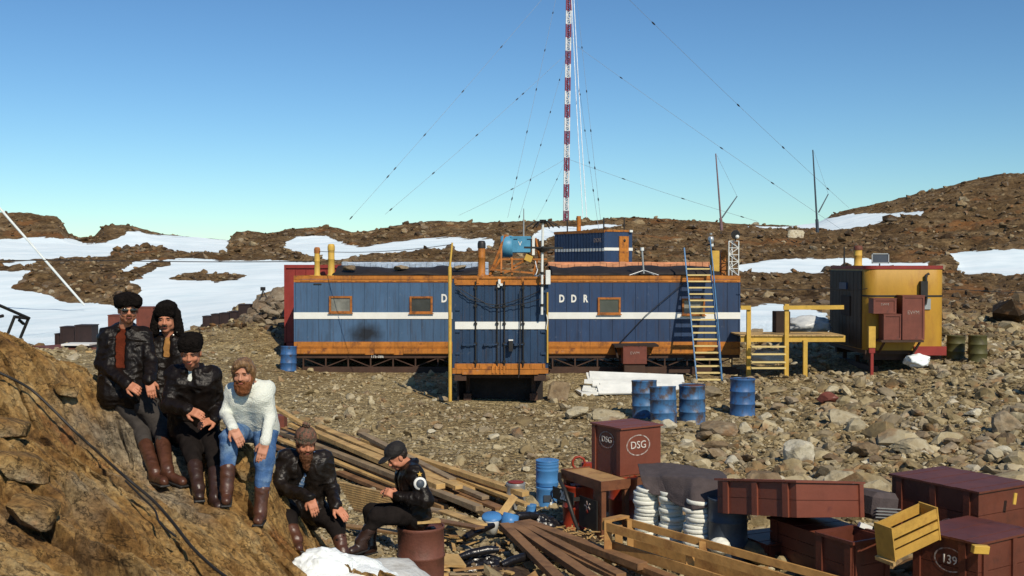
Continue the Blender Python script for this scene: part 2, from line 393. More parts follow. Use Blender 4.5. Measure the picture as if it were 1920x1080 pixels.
    bw = N.new('ShaderNodeBump'); bw.invert = True; bw.inputs['Distance'].default_value = .10; L.new(mr(sep.outputs[1], 34, 60, .8, 0.), bw.inputs['Strength']); L.new(v2.outputs['Distance'], bw.inputs['Height']); L.new(bv.outputs[0], bw.inputs['Normal'])
    bq = N.new('ShaderNodeBump'); bq.inputs['Distance'].default_value = .5
    L.new(mr(sep.outputs[1], 40, 70, 0., .8), bq.inputs['Strength'])
    L.new(mix(mask, noise(.8, 8, .75), (.5, .5, .5)), bq.inputs['Height']); L.new(bw.outputs[0], bq.inputs['Normal'])
    L.new(bq.outputs[0], b.inputs['Normal'])
    return m
ground = npobj('ground', np.stack([tX, tY, tZ], -1).reshape(-1, 3), tF, ground_mat(), smooth=True, attrs={'snow': tS.ravel()})
tag(ground, 'stony brown ground rising to rocky hills with patches of snow', None, None, 'structure')

# ---- rocks
def ico(sub):
    bm = bmesh.new(); bmesh.ops.create_icosphere(bm, subdivisions=sub, radius=1)
    V = np.array([v.co[:] for v in bm.verts]); F = np.array([[v.index for v in f.verts] for f in bm.faces]); bm.free(); return V, F
def rock_shape(sub, seed, planes=9, rough=.06, dlo=.45, dhi=.85):
    rg = np.random.RandomState(seed); V, F = ico(sub); U = V/np.linalg.norm(V, axis=1)[:, None]
    r = np.ones(len(U))
    for k in range(planes):
        n = rg.normal(size=3); n /= np.linalg.norm(n); d = rg.uniform(dlo, dhi)
        c = U @ n; r = np.minimum(r, np.where(c > .05, d/np.maximum(c, .05), 9))
    P = U*r[:, None]
    nz = vnoise(P[:, 0]*3+seed, P[:, 1]*3, P[:, 2]*3, seed); P = P*(1+rough*nz)[:, None]
    if sub >= 3: P = P*(1+.05*vnoise(P[:, 0]*7+seed, P[:, 1]*9, P[:, 2]*9, seed+5))[:, None]
    return P, F
def rand_rot(rg, tilt=.35):
    a = rg.uniform(0, 6.28); e = Euler((rg.normal()*tilt, rg.normal()*tilt, a)); return np.array(e.to_matrix())
def slab_shape(sub, seed):
    rg = np.random.RandomState(seed); V, F = ico(sub); p = rg.uniform(5, 9); U = V/(np.sum(np.abs(V)**p, axis=1)**(1/p))[:, None]
    for k in range(6):
        n = rg.normal(size=3); n /= np.linalg.norm(n); d = rg.uniform(.75, 1.1); c = U @ n; over = c > d; U = np.where(over[:, None], U-(c-d)[:, None]*n, U)
    U = U*(1+.05*vnoise(U[:, 0]*2.5+seed, U[:, 1]*2.5, U[:, 2]*2.5, seed)+.02*vnoise(U[:, 0]*8+seed, U[:, 1]*8, U[:, 2]*8, seed+3))[:, None]
    return U, F
T1 = [rock_shape(1, 100+i, 7, .08) for i in range(10)]
T15 = [rock_shape(2, 150+i, 9, .05, .28, .62) for i in range(10)]
T2 = [rock_shape(3, 200+i, 10, .05, .28, .62) if i % 3 else slab_shape(3, 200+i) for i in range(10)]
def rock_mat(name, ramp_cols, bump=.5, attr=True):
    m = bpy.data.materials.new(name); m.use_nodes = True; n = m.node_tree; N = n.nodes; L = n.links
    b = N['Principled BSDF']; tc = N.new('ShaderNodeTexCoord')
    r = N.new('ShaderNodeValToRGB'); e = r.color_ramp.elements
    while len(e) < len(ramp_cols): e.new(.5)
    for k, (p, c) in enumerate(ramp_cols): e[k].position = p; e[k].color = (*c, 1)
    n1 = N.new('ShaderNodeTexNoise'); n1.inputs['Scale'].default_value = 4; n1.inputs['Detail'].default_value = 8; n1.inputs['Roughness'].default_value = .7
    L.new(tc.outputs['Object'], n1.inputs[0])
    if attr:
        a = N.new('ShaderNodeAttribute'); a.attribute_name = 'tint'
        ma = N.new('ShaderNodeMath'); ma.operation = 'MULTIPLY_ADD'; L.new(n1.outputs[0], ma.inputs[0]); ma.inputs[1].default_value = .8; L.new(a.outputs['Fac'], ma.inputs[2])
        ms = N.new('ShaderNodeMath'); ms.operation = 'SUBTRACT'; L.new(ma.outputs[0], ms.inputs[0]); ms.inputs[1].default_value = .4
        L.new(ms.outputs[0], r.inputs[0])
    else:
        oi = N.new('ShaderNodeObjectInfo')
        ma = N.new('ShaderNodeMath'); ma.operation = 'MULTIPLY_ADD'; L.new(oi.outputs['Random'], ma.inputs[0]); ma.inputs[1].default_value = .35; L.new(n1.outputs[0], ma.inputs[2])
        ms = N.new('ShaderNodeMath'); ms.operation = 'SUBTRACT'; L.new(ma.outputs[0], ms.inputs[0]); ms.inputs[1].default_value = .17
        L.new(ms.outputs[0], r.inputs[0])
    cur = r.outputs[0]
    for sc_, c_, lo_, am_ in ((.9, (.24, .21, .17), .52, .38), (1.7, (.26, .13, .05), .57, .6), (6.0, (.10, .085, .06), .56, .5)):
        nn_ = N.new('ShaderNodeTexNoise'); nn_.inputs['Scale'].default_value = sc_; nn_.inputs['Detail'].default_value = 5; L.new(tc.outputs['Object'], nn_.inputs[0])
        rr_ = N.new('ShaderNodeMapRange'); rr_.inputs[1].default_value = lo_; rr_.inputs[2].default_value = lo_+.08; rr_.inputs[4].default_value = am_; L.new(nn_.outputs[0], rr_.inputs[0])
        xx_ = N.new('ShaderNodeMix'); xx_.data_type = 'RGBA'; xx_.inputs[7].default_value = (*c_, 1); L.new(rr_.outputs[0], xx_.inputs[0]); L.new(cur, xx_.inputs[6]); cur = xx_.outputs[2]
    L.new(cur, b.inputs['Base Color']); b.inputs['Roughness'].default_value = .85; b.inputs['Specular IOR Level'].default_value = .2
    n2 = N.new('ShaderNodeTexNoise'); n2.inputs['Scale'].default_value = 14; n2.inputs['Detail'].default_value = 8; n2.inputs['Roughness'].default_value = .75
    L.new(tc.outputs['Object'], n2.inputs[0])
    bp = N.new('ShaderNodeBump'); bp.inputs['Strength'].default_value = bump; bp.inputs['Distance'].default_value = .04
    L.new(n2.outputs[0], bp.inputs['Height']); L.new(bp.outputs[0], b.inputs['Normal'])
    return m
STONE = [(.0, (.10, .07, .034)), (.3, (.24, .182, .092)), (.5, (.36, .288, .16)), (.7, (.46, .39, .245)), (1, (.58, .53, .40))]
M_rub = rock_mat('rubble_stone', STONE)
M_hill = rock_mat('hill_stone', [(.0, (.035, .02, .009)), (.3, (.10, .06, .027)), (.55, (.19, .128, .064)), (.8, (.30, .23, .13)), (1, (.42, .35, .24))])
def avoid(x, y):
    """where no loose stone may stand"""
    if 10.2 < x < 12.8 and 31.8 < y < 36: return True
    if -6.8 < x < 7.1 and 33.5 < y < 42: return True
    if -1.6 < x < 1.0 and 27.5 < y < 34: return True
    return False
def scatter(name, n, sampler, templates, mat, label, seed, snow_ok=False, sink=.55):
    rg = np.random.RandomState(seed); px, D, size, tint = sampler(rg, n)
    X, Y, Z, S = terrain(px[None, :], D[None, :]); X, Y, Z, S = X[0], Y[0], Z[0], S[0]
    VV = []; FF = []; TT = []; base = 0
    for i in range(n):
        if (not snow_ok and S[i] > -1.2) or avoid(X[i], Y[i]): continue
        V, F = (T15 if (templates is T1 and size[i]*35/D[i] > .085 and D[i] < 40) else templates)[rg.randint(10)]
        s = size[i]*np.array([rg.uniform(.7, 1.4), rg.uniform(.7, 1.2), rg.uniform(.35, .8)])
        P = (V*s) @ rand_rot(rg).T + np.array([X[i], Y[i], Z[i] + s[2]*(1-sink)*.5])
        VV.append(P); FF.append(F+base); base += len(V); TT.append(np.full(len(V), tint[i]))
    o = npobj(name, np.concatenate(VV), np.concatenate(FF), mat, smooth=False, attrs={'tint': np.concatenate(TT)})
    return tag(o, label, None, None, 'stuff')
def near_s(rg, n):
    # uniform in picture area between 12 and 40 m, denser and larger on the right
    py = rg.uniform(640, 1120, n); D = np.clip(3.55*FPX/(py-497), 10.5, 46); px = rg.uniform(-60, 1980, n)
    right = np.clip((px-1150)/500, 0, 1)
    size = np.exp(rg.normal(0, .65, n))*(.030+.030*right)*np.interp(D, [12, 40], [.8, 1.5])
    tint = np.clip(rg.normal(.50, .15, n) - .10*right + rg.normal(0, .10, n)*right, 0, 1)
    return px, D, size, tint
scatter('loose_rubble', 40000, near_s, T1, M_rub, 'loose broken stones covering the open ground', 1)
def big_s(rg, n):
    py = rg.uniform(640, 960, n); D = np.clip(3.55*FPX/(py-497), 12, 46); px = np.where(rg.rand(n) < .72, rg.uniform(1230, 2050, n), rg.uniform(350, 1250, n))
    size = np.clip(np.exp(rg.normal(0, .45, n)), .3, 1.7)*.085*np.interp(D, [12, 40], [.8, 1.3])
    tint = np.clip(rg.normal(.40, .2, n), 0, 1)
    return px, D, size, tint
scatter('loose_rubble', 1300, big_s, T2, M_rub, 'heaps of larger angular stones, thickest on the right of the site', 2)
def hill_s(rg, n):
    D = 38*np.exp(rg.uniform(0, 1.38, n)); px = rg.uniform(-500, 2450, n)
    size = np.exp(rg.normal(0, .5, n))*np.interp(D, [38, 150], [.12, .28])
    tint = np.clip(rg.normal(.4, .22, n), 0, 1)
    return px, D, size, tint
scatter('hillside_boulders', 15000, hill_s, T1, M_hill, 'weathered boulders and blocks strewn over the hillsides', 3, sink=.55)
# ------------------------------------------------------------------ rock outcrop in the left foreground
CT = [(-500, 540, 9.2), (-250, 575, 9.4), (0, 624, 9.7), (90, 657, 9.9), (175, 692, 10.1), (232, 752, 10.05), (300, 800, 10.1), (350, 812, 9.85), (405, 838, 9.95), (470, 838, 9.7), (515, 885, 10.1), (560, 962, 10.35), (600, 1000, 10.5),
      (-300, 800, 7.6), (0, 830, 7.8), (120, 850, 7.9), (200, 880, 8.2), (305, 914, 9.35), (340, 912, 9.25), (372, 934, 9.1), (408, 954, 9.05), (428, 948, 8.95), (487, 982, 9.0), (558, 1032, 9.6), (600, 1055, 9.7),
      (-500, 1080, 5.2), (0, 1090, 5.6), (200, 1085, 6.1), (350, 1085, 6.8), (450, 1085, 7.5), (520, 1078, 8.2), (200, 990, 7.2), (400, 1010, 8.0), (60, 970, 6.8),
      (256, 842, 9.75), (285, 872, 9.6), (352, 872, 9.55), (440, 905, 9.45), (330, 860, 9.7),
      (-200, 1500, 3.2), (300, 1500, 3.6), (600, 1400, 4.6)]
cp_ = np.array([list(W(*c)) for c in CT])
# the back falls away behind the crest, the right flank dips under the ground
extra = [(-6.5, 11.5, 1.6), (-4.4, 11.6, 1.3), (-3.4, 11.7, 1.0), (-2.6, 11.5, .75), (-1.9, 11.4, .45), (-1.3, 11.3, .2), (-.7, 10.9, .0), (-.9, 9.2, .9), (-.55, 8.2, .85), (-.4, 7, .8), (-.2, 5.5, .8), (-.2, 4, .8), (0, 9.5, .2), (.3, 8, .2), (-8, 8, 3.0), (-8, 5, 2.3), (-5.5, 3, 1.9), (-2, 2.5, 1.6)]
cp_ = np.concatenate([cp_, np.array(extra)])
def tps_fit(P, z, lam=.02):
    n = len(P); d = np.linalg.norm(P[:, None]-P[None], axis=2); K = np.where(d > 0, d*d*np.log(d+1e-12), 0) + lam*np.eye(n)
    A = np.zeros((n+3, n+3)); A[:n, :n] = K; A[:n, n] = 1; A[:n, n+1:] = P; A[n, :n] = 1; A[n+1:, :n] = P.T
    return np.linalg.solve(A, np.concatenate([z, np.zeros(3)]))
_w = tps_fit(cp_[:, :2], cp_[:, 2])
def rock_base(x, y):
    sh = x.shape; x = x.ravel(); y = y.ravel(); out = np.zeros(len(x)); P = cp_[:, :2]
    for s in range(0, len(x), 20000):
        q = np.stack([x[s:s+20000], y[s:s+20000]], 1); d = np.linalg.norm(q[:, None]-P[None], axis=2)
        out[s:s+20000] = np.where(d > 0, d*d*np.log(d+1e-12), 0) @ _w[:len(P)] + _w[len(P)] + q @ _w[len(P)+1:]
    return out.reshape(sh)
def saw(t, sharp=.18):
    f = t-np.floor(t); return np.where(f < 1-sharp, f/(1-sharp), (1-f)/sharp)
su = np.array([.80, -.60]); sn = np.array([.60, .80])        # bedding direction and its normal (plan)
def outcrop_disp(x, y):
    """up and sideways shifts that make broken bedded rock"""
    u = x*su[0]+y*su[1]; v = x*sn[0]+y*sn[1]
    wv = v + .22*fbm(u*.55, v*.9, seed=51, oct=4) + .05*fbm(u*2.5, v*3, seed=52, oct=3)
    big = saw(-wv*1.15+.35); jl = np.floor(-wv*1.15+.35)
    mid = saw(-wv*3.7); fine = saw(-wv*11.0 + .6*vnoise(u*1.3, v*2, seed=58), .3)
    gate = np.clip(.55+1.3*vnoise(u*.6+jl*3.3, jl*7.1, seed=53), 0, 1)
    gate2 = np.clip(.5+1.5*vnoise(u*1.3, v*1.7, seed=54), 0, 1)
    # cross joints
    cu = u*1.05 + jl*.37 + .12*vnoise(u*2, v*2, seed=55); jc = np.exp(-((cu-np.round(cu))/.022)**2)*np.clip(vnoise(np.round(cu)*3.7, jl*2.9, seed=56)*2, 0, 1)
    up = .19*big*gate + .085*mid*gate2 + .022*fine + .05*fbm(x*2.2, y*2.2, seed=57, oct=4) + .016*fbm(x*14, y*14, seed=59, oct=3) - .02*np.abs(vnoise(x*6, y*6, seed=63)) - .10*jc
    side = .13*big*gate + .06*mid*gate2
    fb_ = (-wv*1.15+.35); f = fb_-np.floor(fb_); f = np.minimum(f, 1-f)/1.15; up = up - .20*np.exp(-(f/.022)**2)*np.clip(gate*1.3-.2, 0, 1)
    fm = (-wv*3.7); f = fm-np.floor(fm); f = np.minimum(f, 1-f)/3.7; up = up - .13*np.exp(-(f/.017)**2)*np.clip(gate2*2.2-.2, 0, 1)
    f2 = (-wv*7.3+.3*vnoise(u*.9, v, seed=66)); f2 = f2-np.floor(f2); f2 = np.minimum(f2, 1-f2)/7.3; up = up - .07*np.exp(-(f2/.011)**2)*np.clip(vnoise(u*.8, v*2.1, seed=67)*3, 0, 1)
    # wavy broken joints across the beds
    cj = np.abs(vnoise(u*1.4+jl*5.1, v*4.0, seed=60)); up = up - .05*np.exp(-(cj/.03)**2)
    # blocky plates: stepped plateaus of random height
    for fu, fv, am, gd, gw, sd0 in ((1.25, 3.7, .10, .10, .014, 5), (3.1, 11.0, .030, .035, .010, 9)):
        uu = u*fu+.45*vnoise(v*2*fu, u*fu, seed=61+sd0)+np.floor(-wv*fv)*.61; ci = np.floor(uu); cj_ = np.floor(-wv*fv); lu = uu-ci; o_ = np.zeros_like(u)
        h1 = hash3(ci, cj_, o_, sd0); h2 = hash3(ci, cj_, o_, sd0+1)
        up = up + am*(h1-.5) + am*1.1*(h2-.5)*(lu-.5); f = np.minimum(lu, 1-lu)/fu; up = up - gd*np.exp(-(f/gw)**2)*(hash3(ci+(lu > .5), cj_, o_, sd0+2) > .45)
    return up, side
nu, nv = 800, 860
gx = np.linspace(-8.2, .5, nu); gy = np.concatenate([np.linspace(2.2, 5.0, 60), np.linspace(5.01, 11.9, nv-60)])
GX, GY = np.meshgrid(gx, gy)
GZ = rock_base(GX, GY); up, side = outcrop_disp(GX, GY)
damp = np.ones_like(GX)
for c in CT[9:12]+CT[17:25]:
    p = W(*c); damp = np.minimum(damp, np.clip(np.hypot(GX-p.x, GY-p.y)/.35, .18, 1))
GZ2 = GZ + (up-.09)*damp
for (hx, hy, hd, rx_, ry_, dep_) in ((215, 990, 7.25, .42, .13, .34), (100, 905, 7.6, .22, .08, .16), (130, 1040, 6.2, .25, .07, .15)):
    p = W(hx, hy, hd); du = (GX-p.x)*su[0]+(GY-p.y)*su[1]; dv = (GX-p.x)*sn[0]+(GY-p.y)*sn[1]
    GZ2 = GZ2 - dep_*np.clip(1.25-((du/rx_)**2+((dv+.05*vnoise(du*6, dv*6, seed=62))/ry_)**2)**2, 0, 1)
OX = GX - side*damp*sn[0]*1.0; OY = GY - side*damp*sn[1]*1.0
edge = np.minimum(np.minimum((GX+8.2)/.3, (.5-GX)/.4), np.minimum((GY-2.2)/.3, (11.9-GY)/.4)); GZ2 = GZ2 - np.clip(1-edge, 0, 1)*1.2
ii = (np.arange(nv-1)[:, None]*nu + np.arange(nu-1)[None, :]).ravel()
def outcrop_mat():
    m = bpy.data.materials.new('bedded_ochre_rock'); m.use_nodes = True; n = m.node_tree; N = n.nodes; L = n.links
    b = N['Principled BSDF']; tc = N.new('ShaderNodeTexCoord')
    mp = N.new('ShaderNodeMapping'); mp.inputs['Rotation'].default_value = (0, 0, R(36.9)); mp.inputs['Scale'].default_value = (.45, 2.6, 3.0); L.new(tc.outputs['Object'], mp.inputs[0])
    # Mapping rotates after scaling in TEXTURE mode; use a rotated vector first
    rt = N.new('ShaderNodeVectorRotate'); rt.rotation_type = 'Z_AXIS'; rt.inputs['Angle'].default_value = R(36.9); L.new(tc.outputs['Object'], rt.inputs[0])
    mp2 = N.new('ShaderNodeMapping'); mp2.inputs['Scale'].default_value = (.9, 2.1, 2.3); L.new(rt.outputs[0], mp2.inputs[0])
    mp3 = N.new('ShaderNodeMapping'); mp3.inputs['Scale'].default_value = (.8, 5.5, 5.5); L.new(rt.outputs[0], mp3.inputs[0])
    def noise(sc, det=7, ro=.65, v=mp2.outputs[0], dist=0.):
        t = N.new('ShaderNodeTexNoise'); t.inputs['Scale'].default_value = sc; t.inputs['Detail'].default_value = det; t.inputs['Roughness'].default_value = ro; t.inputs['Distortion'].default_value = dist; L.new(v, t.inputs[0]); return t.outputs[0]
    def ramp(src, st):
        r = N.new('ShaderNodeValToRGB'); e = r.color_ramp.elements
        while len(e) < len(st): e.new(.5)
        for k, (p, c) in enumerate(st): e[k].position = p; e[k].color = (*c, 1)
        L.new(src, r.inputs[0]); return r.outputs[0]
    def mix(f, a, c, bt='MIX'):
        x = N.new('ShaderNodeMix'); x.data_type = 'RGBA'; x.blend_type = bt
        if isinstance(f, float): x.inputs[0].default_value = f
        else: L.new(f, x.inputs[0])
        L.new(a, x.inputs[6])
        if isinstance(c, tuple): x.inputs[7].default_value = (*c, 1)
        else: L.new(c, x.inputs[7])
        return x.outputs[2]
    def mr(src, a, c, lo=0., hi=1.):
        x = N.new('ShaderNodeMapRange'); x.interpolation_type = 'SMOOTHSTEP'
        for k, v in enumerate((a, c, lo, hi)): x.inputs[k+1].default_value = v
        L.new(src, x.inputs[0]); return x.outputs[0]
    o = tc.outputs['Object']
    c = ramp(noise(1.3, 9, .7), [(.3, (.13, .065, .022)), (.44, (.30, .165, .052)), (.55, (.44, .275, .10)), (.7, (.56, .42, .21))])
    grey = ramp(noise(2.0, 9, .75), [(.35, (.17, .15, .11)), (.55, (.36, .32, .235)), (.7, (.50, .46, .36))])
    # paler and greyer weathered rock on some beds
    c = mix(mr(noise(.55, 5, .6, o), .48, .64, 0., .8), c, grey)
    c = mix(mr(noise(.9, 6, .7, o), .56, .66, 0., .75), c, (.30, .12, .035))
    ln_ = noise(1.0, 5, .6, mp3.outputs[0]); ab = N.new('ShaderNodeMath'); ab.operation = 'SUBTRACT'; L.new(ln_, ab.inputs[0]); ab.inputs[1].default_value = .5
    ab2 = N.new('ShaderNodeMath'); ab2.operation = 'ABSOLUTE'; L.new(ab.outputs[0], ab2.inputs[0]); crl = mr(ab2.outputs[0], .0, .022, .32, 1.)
    c = mix(1.0, c, ramp(crl, [(0, (0, 0, 0)), (1, (1, 1, 1))]), 'MULTIPLY')  # dark crack lines along the beds, with undercut shade painted in
    c = mix(.7, c, ramp(noise(14, 5, .8, o), [(.40, (.34, .3, .27)), (.49, (.92, .9, .87)), (.62, (1.45, 1.4, 1.33))]), 'MULTIPLY')
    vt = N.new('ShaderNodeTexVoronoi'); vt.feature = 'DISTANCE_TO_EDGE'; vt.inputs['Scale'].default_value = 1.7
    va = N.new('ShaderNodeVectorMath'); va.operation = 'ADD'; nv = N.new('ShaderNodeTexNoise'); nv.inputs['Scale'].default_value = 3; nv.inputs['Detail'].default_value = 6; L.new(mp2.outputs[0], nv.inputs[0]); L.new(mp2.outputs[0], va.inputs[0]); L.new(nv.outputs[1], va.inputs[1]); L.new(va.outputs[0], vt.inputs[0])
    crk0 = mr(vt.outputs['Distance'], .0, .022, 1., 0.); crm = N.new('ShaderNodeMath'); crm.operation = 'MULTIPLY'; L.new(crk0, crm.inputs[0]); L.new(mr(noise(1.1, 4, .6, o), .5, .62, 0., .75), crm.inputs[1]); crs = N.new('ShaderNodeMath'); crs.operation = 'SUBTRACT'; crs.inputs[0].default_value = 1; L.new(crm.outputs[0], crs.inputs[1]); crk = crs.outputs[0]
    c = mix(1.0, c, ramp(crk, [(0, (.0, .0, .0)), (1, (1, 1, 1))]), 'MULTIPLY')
    L.new(c, b.inputs['Base Color']); b.inputs['Roughness'].default_value = .8; b.inputs['Specular IOR Level'].default_value = .25
    b1 = N.new('ShaderNodeBump'); b1.inputs['Strength'].default_value = 1.; b1.inputs['Distance'].default_value = .045; L.new(noise(9, 8, .75), b1.inputs['Height'])
    b2 = N.new('ShaderNodeBump'); b2.inputs['Strength'].default_value = .8; b2.inputs['Distance'].default_value = .015; L.new(noise(45, 5, .7, o), b2.inputs['Height']); L.new(b1.outputs[0], b2.inputs['Normal'])
    b3 = N.new('ShaderNodeBump'); b3.inputs['Strength'].default_value = .5; b3.inputs['Distance'].default_value = .05; L.new(crk, b3.inputs['Height']); L.new(b2.outputs[0], b3.inputs['Normal'])
    L.new(b3.outputs[0], b.inputs['Normal']); return m
M_out = outcrop_mat()
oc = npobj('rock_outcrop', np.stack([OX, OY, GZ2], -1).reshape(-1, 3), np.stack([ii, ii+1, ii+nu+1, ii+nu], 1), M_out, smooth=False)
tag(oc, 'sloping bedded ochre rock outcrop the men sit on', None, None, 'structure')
def oz(x, y):
    """outcrop height near x, y (nearest shifted vertex)"""
    d = (OX-x)**2 + (OY-y)**2; k = np.argsort(d.ravel())[:6]; return float(GZ2.ravel()[k].max())
# ------------------------------------------------------------------ materials of the station
M_blue = M('blue_paint', (.062, .122, .215), .5, var=.22, scale=1.2, bump=.08, bscale=60, col2=(.03, .05, .08), amt=.3, sc2=1.6, sharp=.2, stretch=(1, 1, .35), streak=.55)
M_blued = M('dark_blue_paint', (.026, .054, .122), .5, var=.2, scale=1.3, bump=.08, bscale=60, col2=(.015, .028, .06), amt=.3, sc2=1.5, sharp=.2, stretch=(1, 1, .35), streak=.5)
M_bluef = M('door_blue_paint', (.020, .048, .100), .48, var=.25, scale=1.6, bump=.1, bscale=60, col2=(.012, .02, .035), amt=.33, sc2=1.8, sharp=.2, stretch=(1, 1, .3), streak=.6)
M_or = M('orange_paint', (.46, .165, .022), .6, var=.25, scale=3, bump=.1, col2=(.16, .055, .02), amt=.40, sc2=3.5, sharp=.1, streak=.5)
M_ord = M('dull_orange_paint', (.38, .13, .02), .6, var=.3, scale=4, bump=.15, col2=(.12, .05, .02), amt=.42, sc2=6)
M_wh = M('white_paint', (.80, .80, .74), .5, var=.06, scale=3, bump=.05, col2=(.5, .46, .38), amt=.27, sc2=5)
M_let = M('white_lettering', (.78, .77, .70), .6, var=.1, bump=0)
M_letd = M('worn_lettering', (.42, .36, .32), .7, var=.4, scale=20, bump=0, col2=(.2, .09, .06), amt=.48, sc2=22)
M_brs = M('brown_steel', (.060, .030, .018), .7, var=.3, scale=4, bump=.2)
M_dk = M('dark_rubber_sheet', (.018, .013, .011), .75, var=.4, scale=4, bump=.4, bscale=12)
M_red = M('red_paint', (.26, .030, .022), .55, var=.2, bump=.1)
M_gl = M('window_glass', (.06, .065, .06), .12, var=.3, scale=2, bump=0, spec=.8)
M_glc = M('window_curtain', (.20, .20, .17), .3, var=.35, scale=4, bump=0, spec=.6)
M_yel = M('yellow_paint', (.58, .36, .06), .6, var=.15, scale=5, bump=.1, col2=(.30, .18, .04), amt=.32, sc2=7)
M_yelc = M('yellow_cabin_paint', (.44, .235, .022), .55, var=.15, scale=2, bump=.15, bscale=30, col2=(.36, .17, .02), amt=.4, sc2=3, stretch=(1, 1, .3))
M_wood = M('pale_timber', (.50, .33, .13), .75, var=.25, scale=3, bump=.3, bscale=20, stretch=(1, 1, 1), col2=(.32, .19, .07), amt=.4, sc2=5)
M_mar = M('maroon_crate_paint', (.120, .034, .019), .5, var=.2, scale=3, bump=.15, bscale=25, col2=(.055, .02, .014), amt=.36, sc2=4)
M_mar2 = M('brown_crate_paint', (.17, .050, .032), .55, var=.2, scale=3, bump=.15, bscale=25, col2=(.11, .04, .03), amt=.36, sc2=4)
M_steel = M('grey_steel', (.42, .43, .42), .4, .5, var=.15, bump=.05)
M_whm = M('white_metal', (.72, .74, .70), .45, var=.1, bump=.05)
M_ltb = M('light_blue_paint', (.075, .27, .42), .45, var=.2, scale=3, bump=.08, col2=(.05, .15, .25), amt=.3, sc2=4)
M_dkm = M('dark_metal', (.03, .028, .026), .5, .3, var=.3, bump=.1)
M_silv = M('silver_foil', (.62, .66, .74), .35, .6, var=.2, scale=5, bump=.5, bscale=8)
M_copp = M('orange_brown_sheet', (.62, .27, .13), .6, var=.3, scale=3, bump=.4, bscale=8, col2=(.7, .5, .35), amt=.3, sc2=4, stretch=(1, 4, 4))
M_ladb = M('blue_ladder_paint', (.05, .17, .34), .5, var=.2, bump=.05)
M_lady = M('pale_yellow_tread', (.66, .52, .22), .65, var=.15, bump=.1)
M_barb = M('blue_drum_paint', (.035, .115, .28), .5, var=.25, scale=3, bump=.1, col2=(.06, .045, .04), amt=.40, sc2=4, sharp=.08, streak=.5)
M_barg = M('green_drum_paint', (.075, .070, .020), .6, var=.25, scale=4, bump=.1, col2=(.05, .035, .02), amt=.4, sc2=5)
M_rust = M('rusty_brown_paint', (.14, .045, .028), .65, var=.25, scale=5, bump=.25, col2=(.20, .08, .03), amt=.4, sc2=6)
M_grb = M('dark_grey_steel', (.05, .065, .085), .5, var=.25, bump=.1)
M_canv = M('grey_canvas', (.075, .058, .056), .95, var=.2, scale=8, bump=.4, bscale=60)
M_dead = M('shade_dark_panel', (.050, .036, .022), .7, var=.3, scale=2, bump=.15, stretch=(2, 2, .5))
def add_soot(m, c, r):
    # a soot stain of its own outline round the local point c
    n = m.node_tree; N = n.nodes; L = n.links; b = N['Principled BSDF']; src = b.inputs['Base Color'].links[0].from_socket
    tc = N.new('ShaderNodeTexCoord'); mp = N.new('ShaderNodeMapping'); mp.vector_type = 'POINT'
    sb = N.new('ShaderNodeVectorMath'); sb.operation = 'SUBTRACT'; L.new(tc.outputs['Object'], sb.inputs[0]); sb.inputs[1].default_value = c
    dv = N.new('ShaderNodeVectorMath'); dv.operation = 'DIVIDE'; L.new(sb.outputs[0], dv.inputs[0]); dv.inputs[1].default_value = r
    ln = N.new('ShaderNodeVectorMath'); ln.operation = 'LENGTH'; L.new(dv.outputs[0], ln.inputs[0])
    nz = N.new('ShaderNodeTexNoise'); nz.inputs['Scale'].default_value = 3.5; nz.inputs['Detail'].default_value = 6; L.new(tc.outputs['Object'], nz.inputs[0])
    ma = N.new('ShaderNodeMath'); ma.operation = 'MULTIPLY_ADD'; L.new(nz.outputs[0], ma.inputs[0]); ma.inputs[1].default_value = .9; L.new(ln.outputs['Value'], ma.inputs[2])
    mr = N.new('ShaderNodeMapRange'); mr.inputs[1].default_value = .75; mr.inputs[2].default_value = 1.5; mr.inputs[3].default_value = .93; mr.inputs[4].default_value = 0; L.new(ma.outputs[0], mr.inputs[0])
    mx = N.new('ShaderNodeMix'); mx.data_type = 'RGBA'; mx.inputs[7].default_value = (.012, .012, .014, 1); L.new(mr.outputs[0], mx.inputs[0]); L.new(src, mx.inputs[6]); L.new(mx.outputs[2], b.inputs['Base Color'])
add_soot(M_blue, (2.2, 0, .62), (.62, 5, .42))

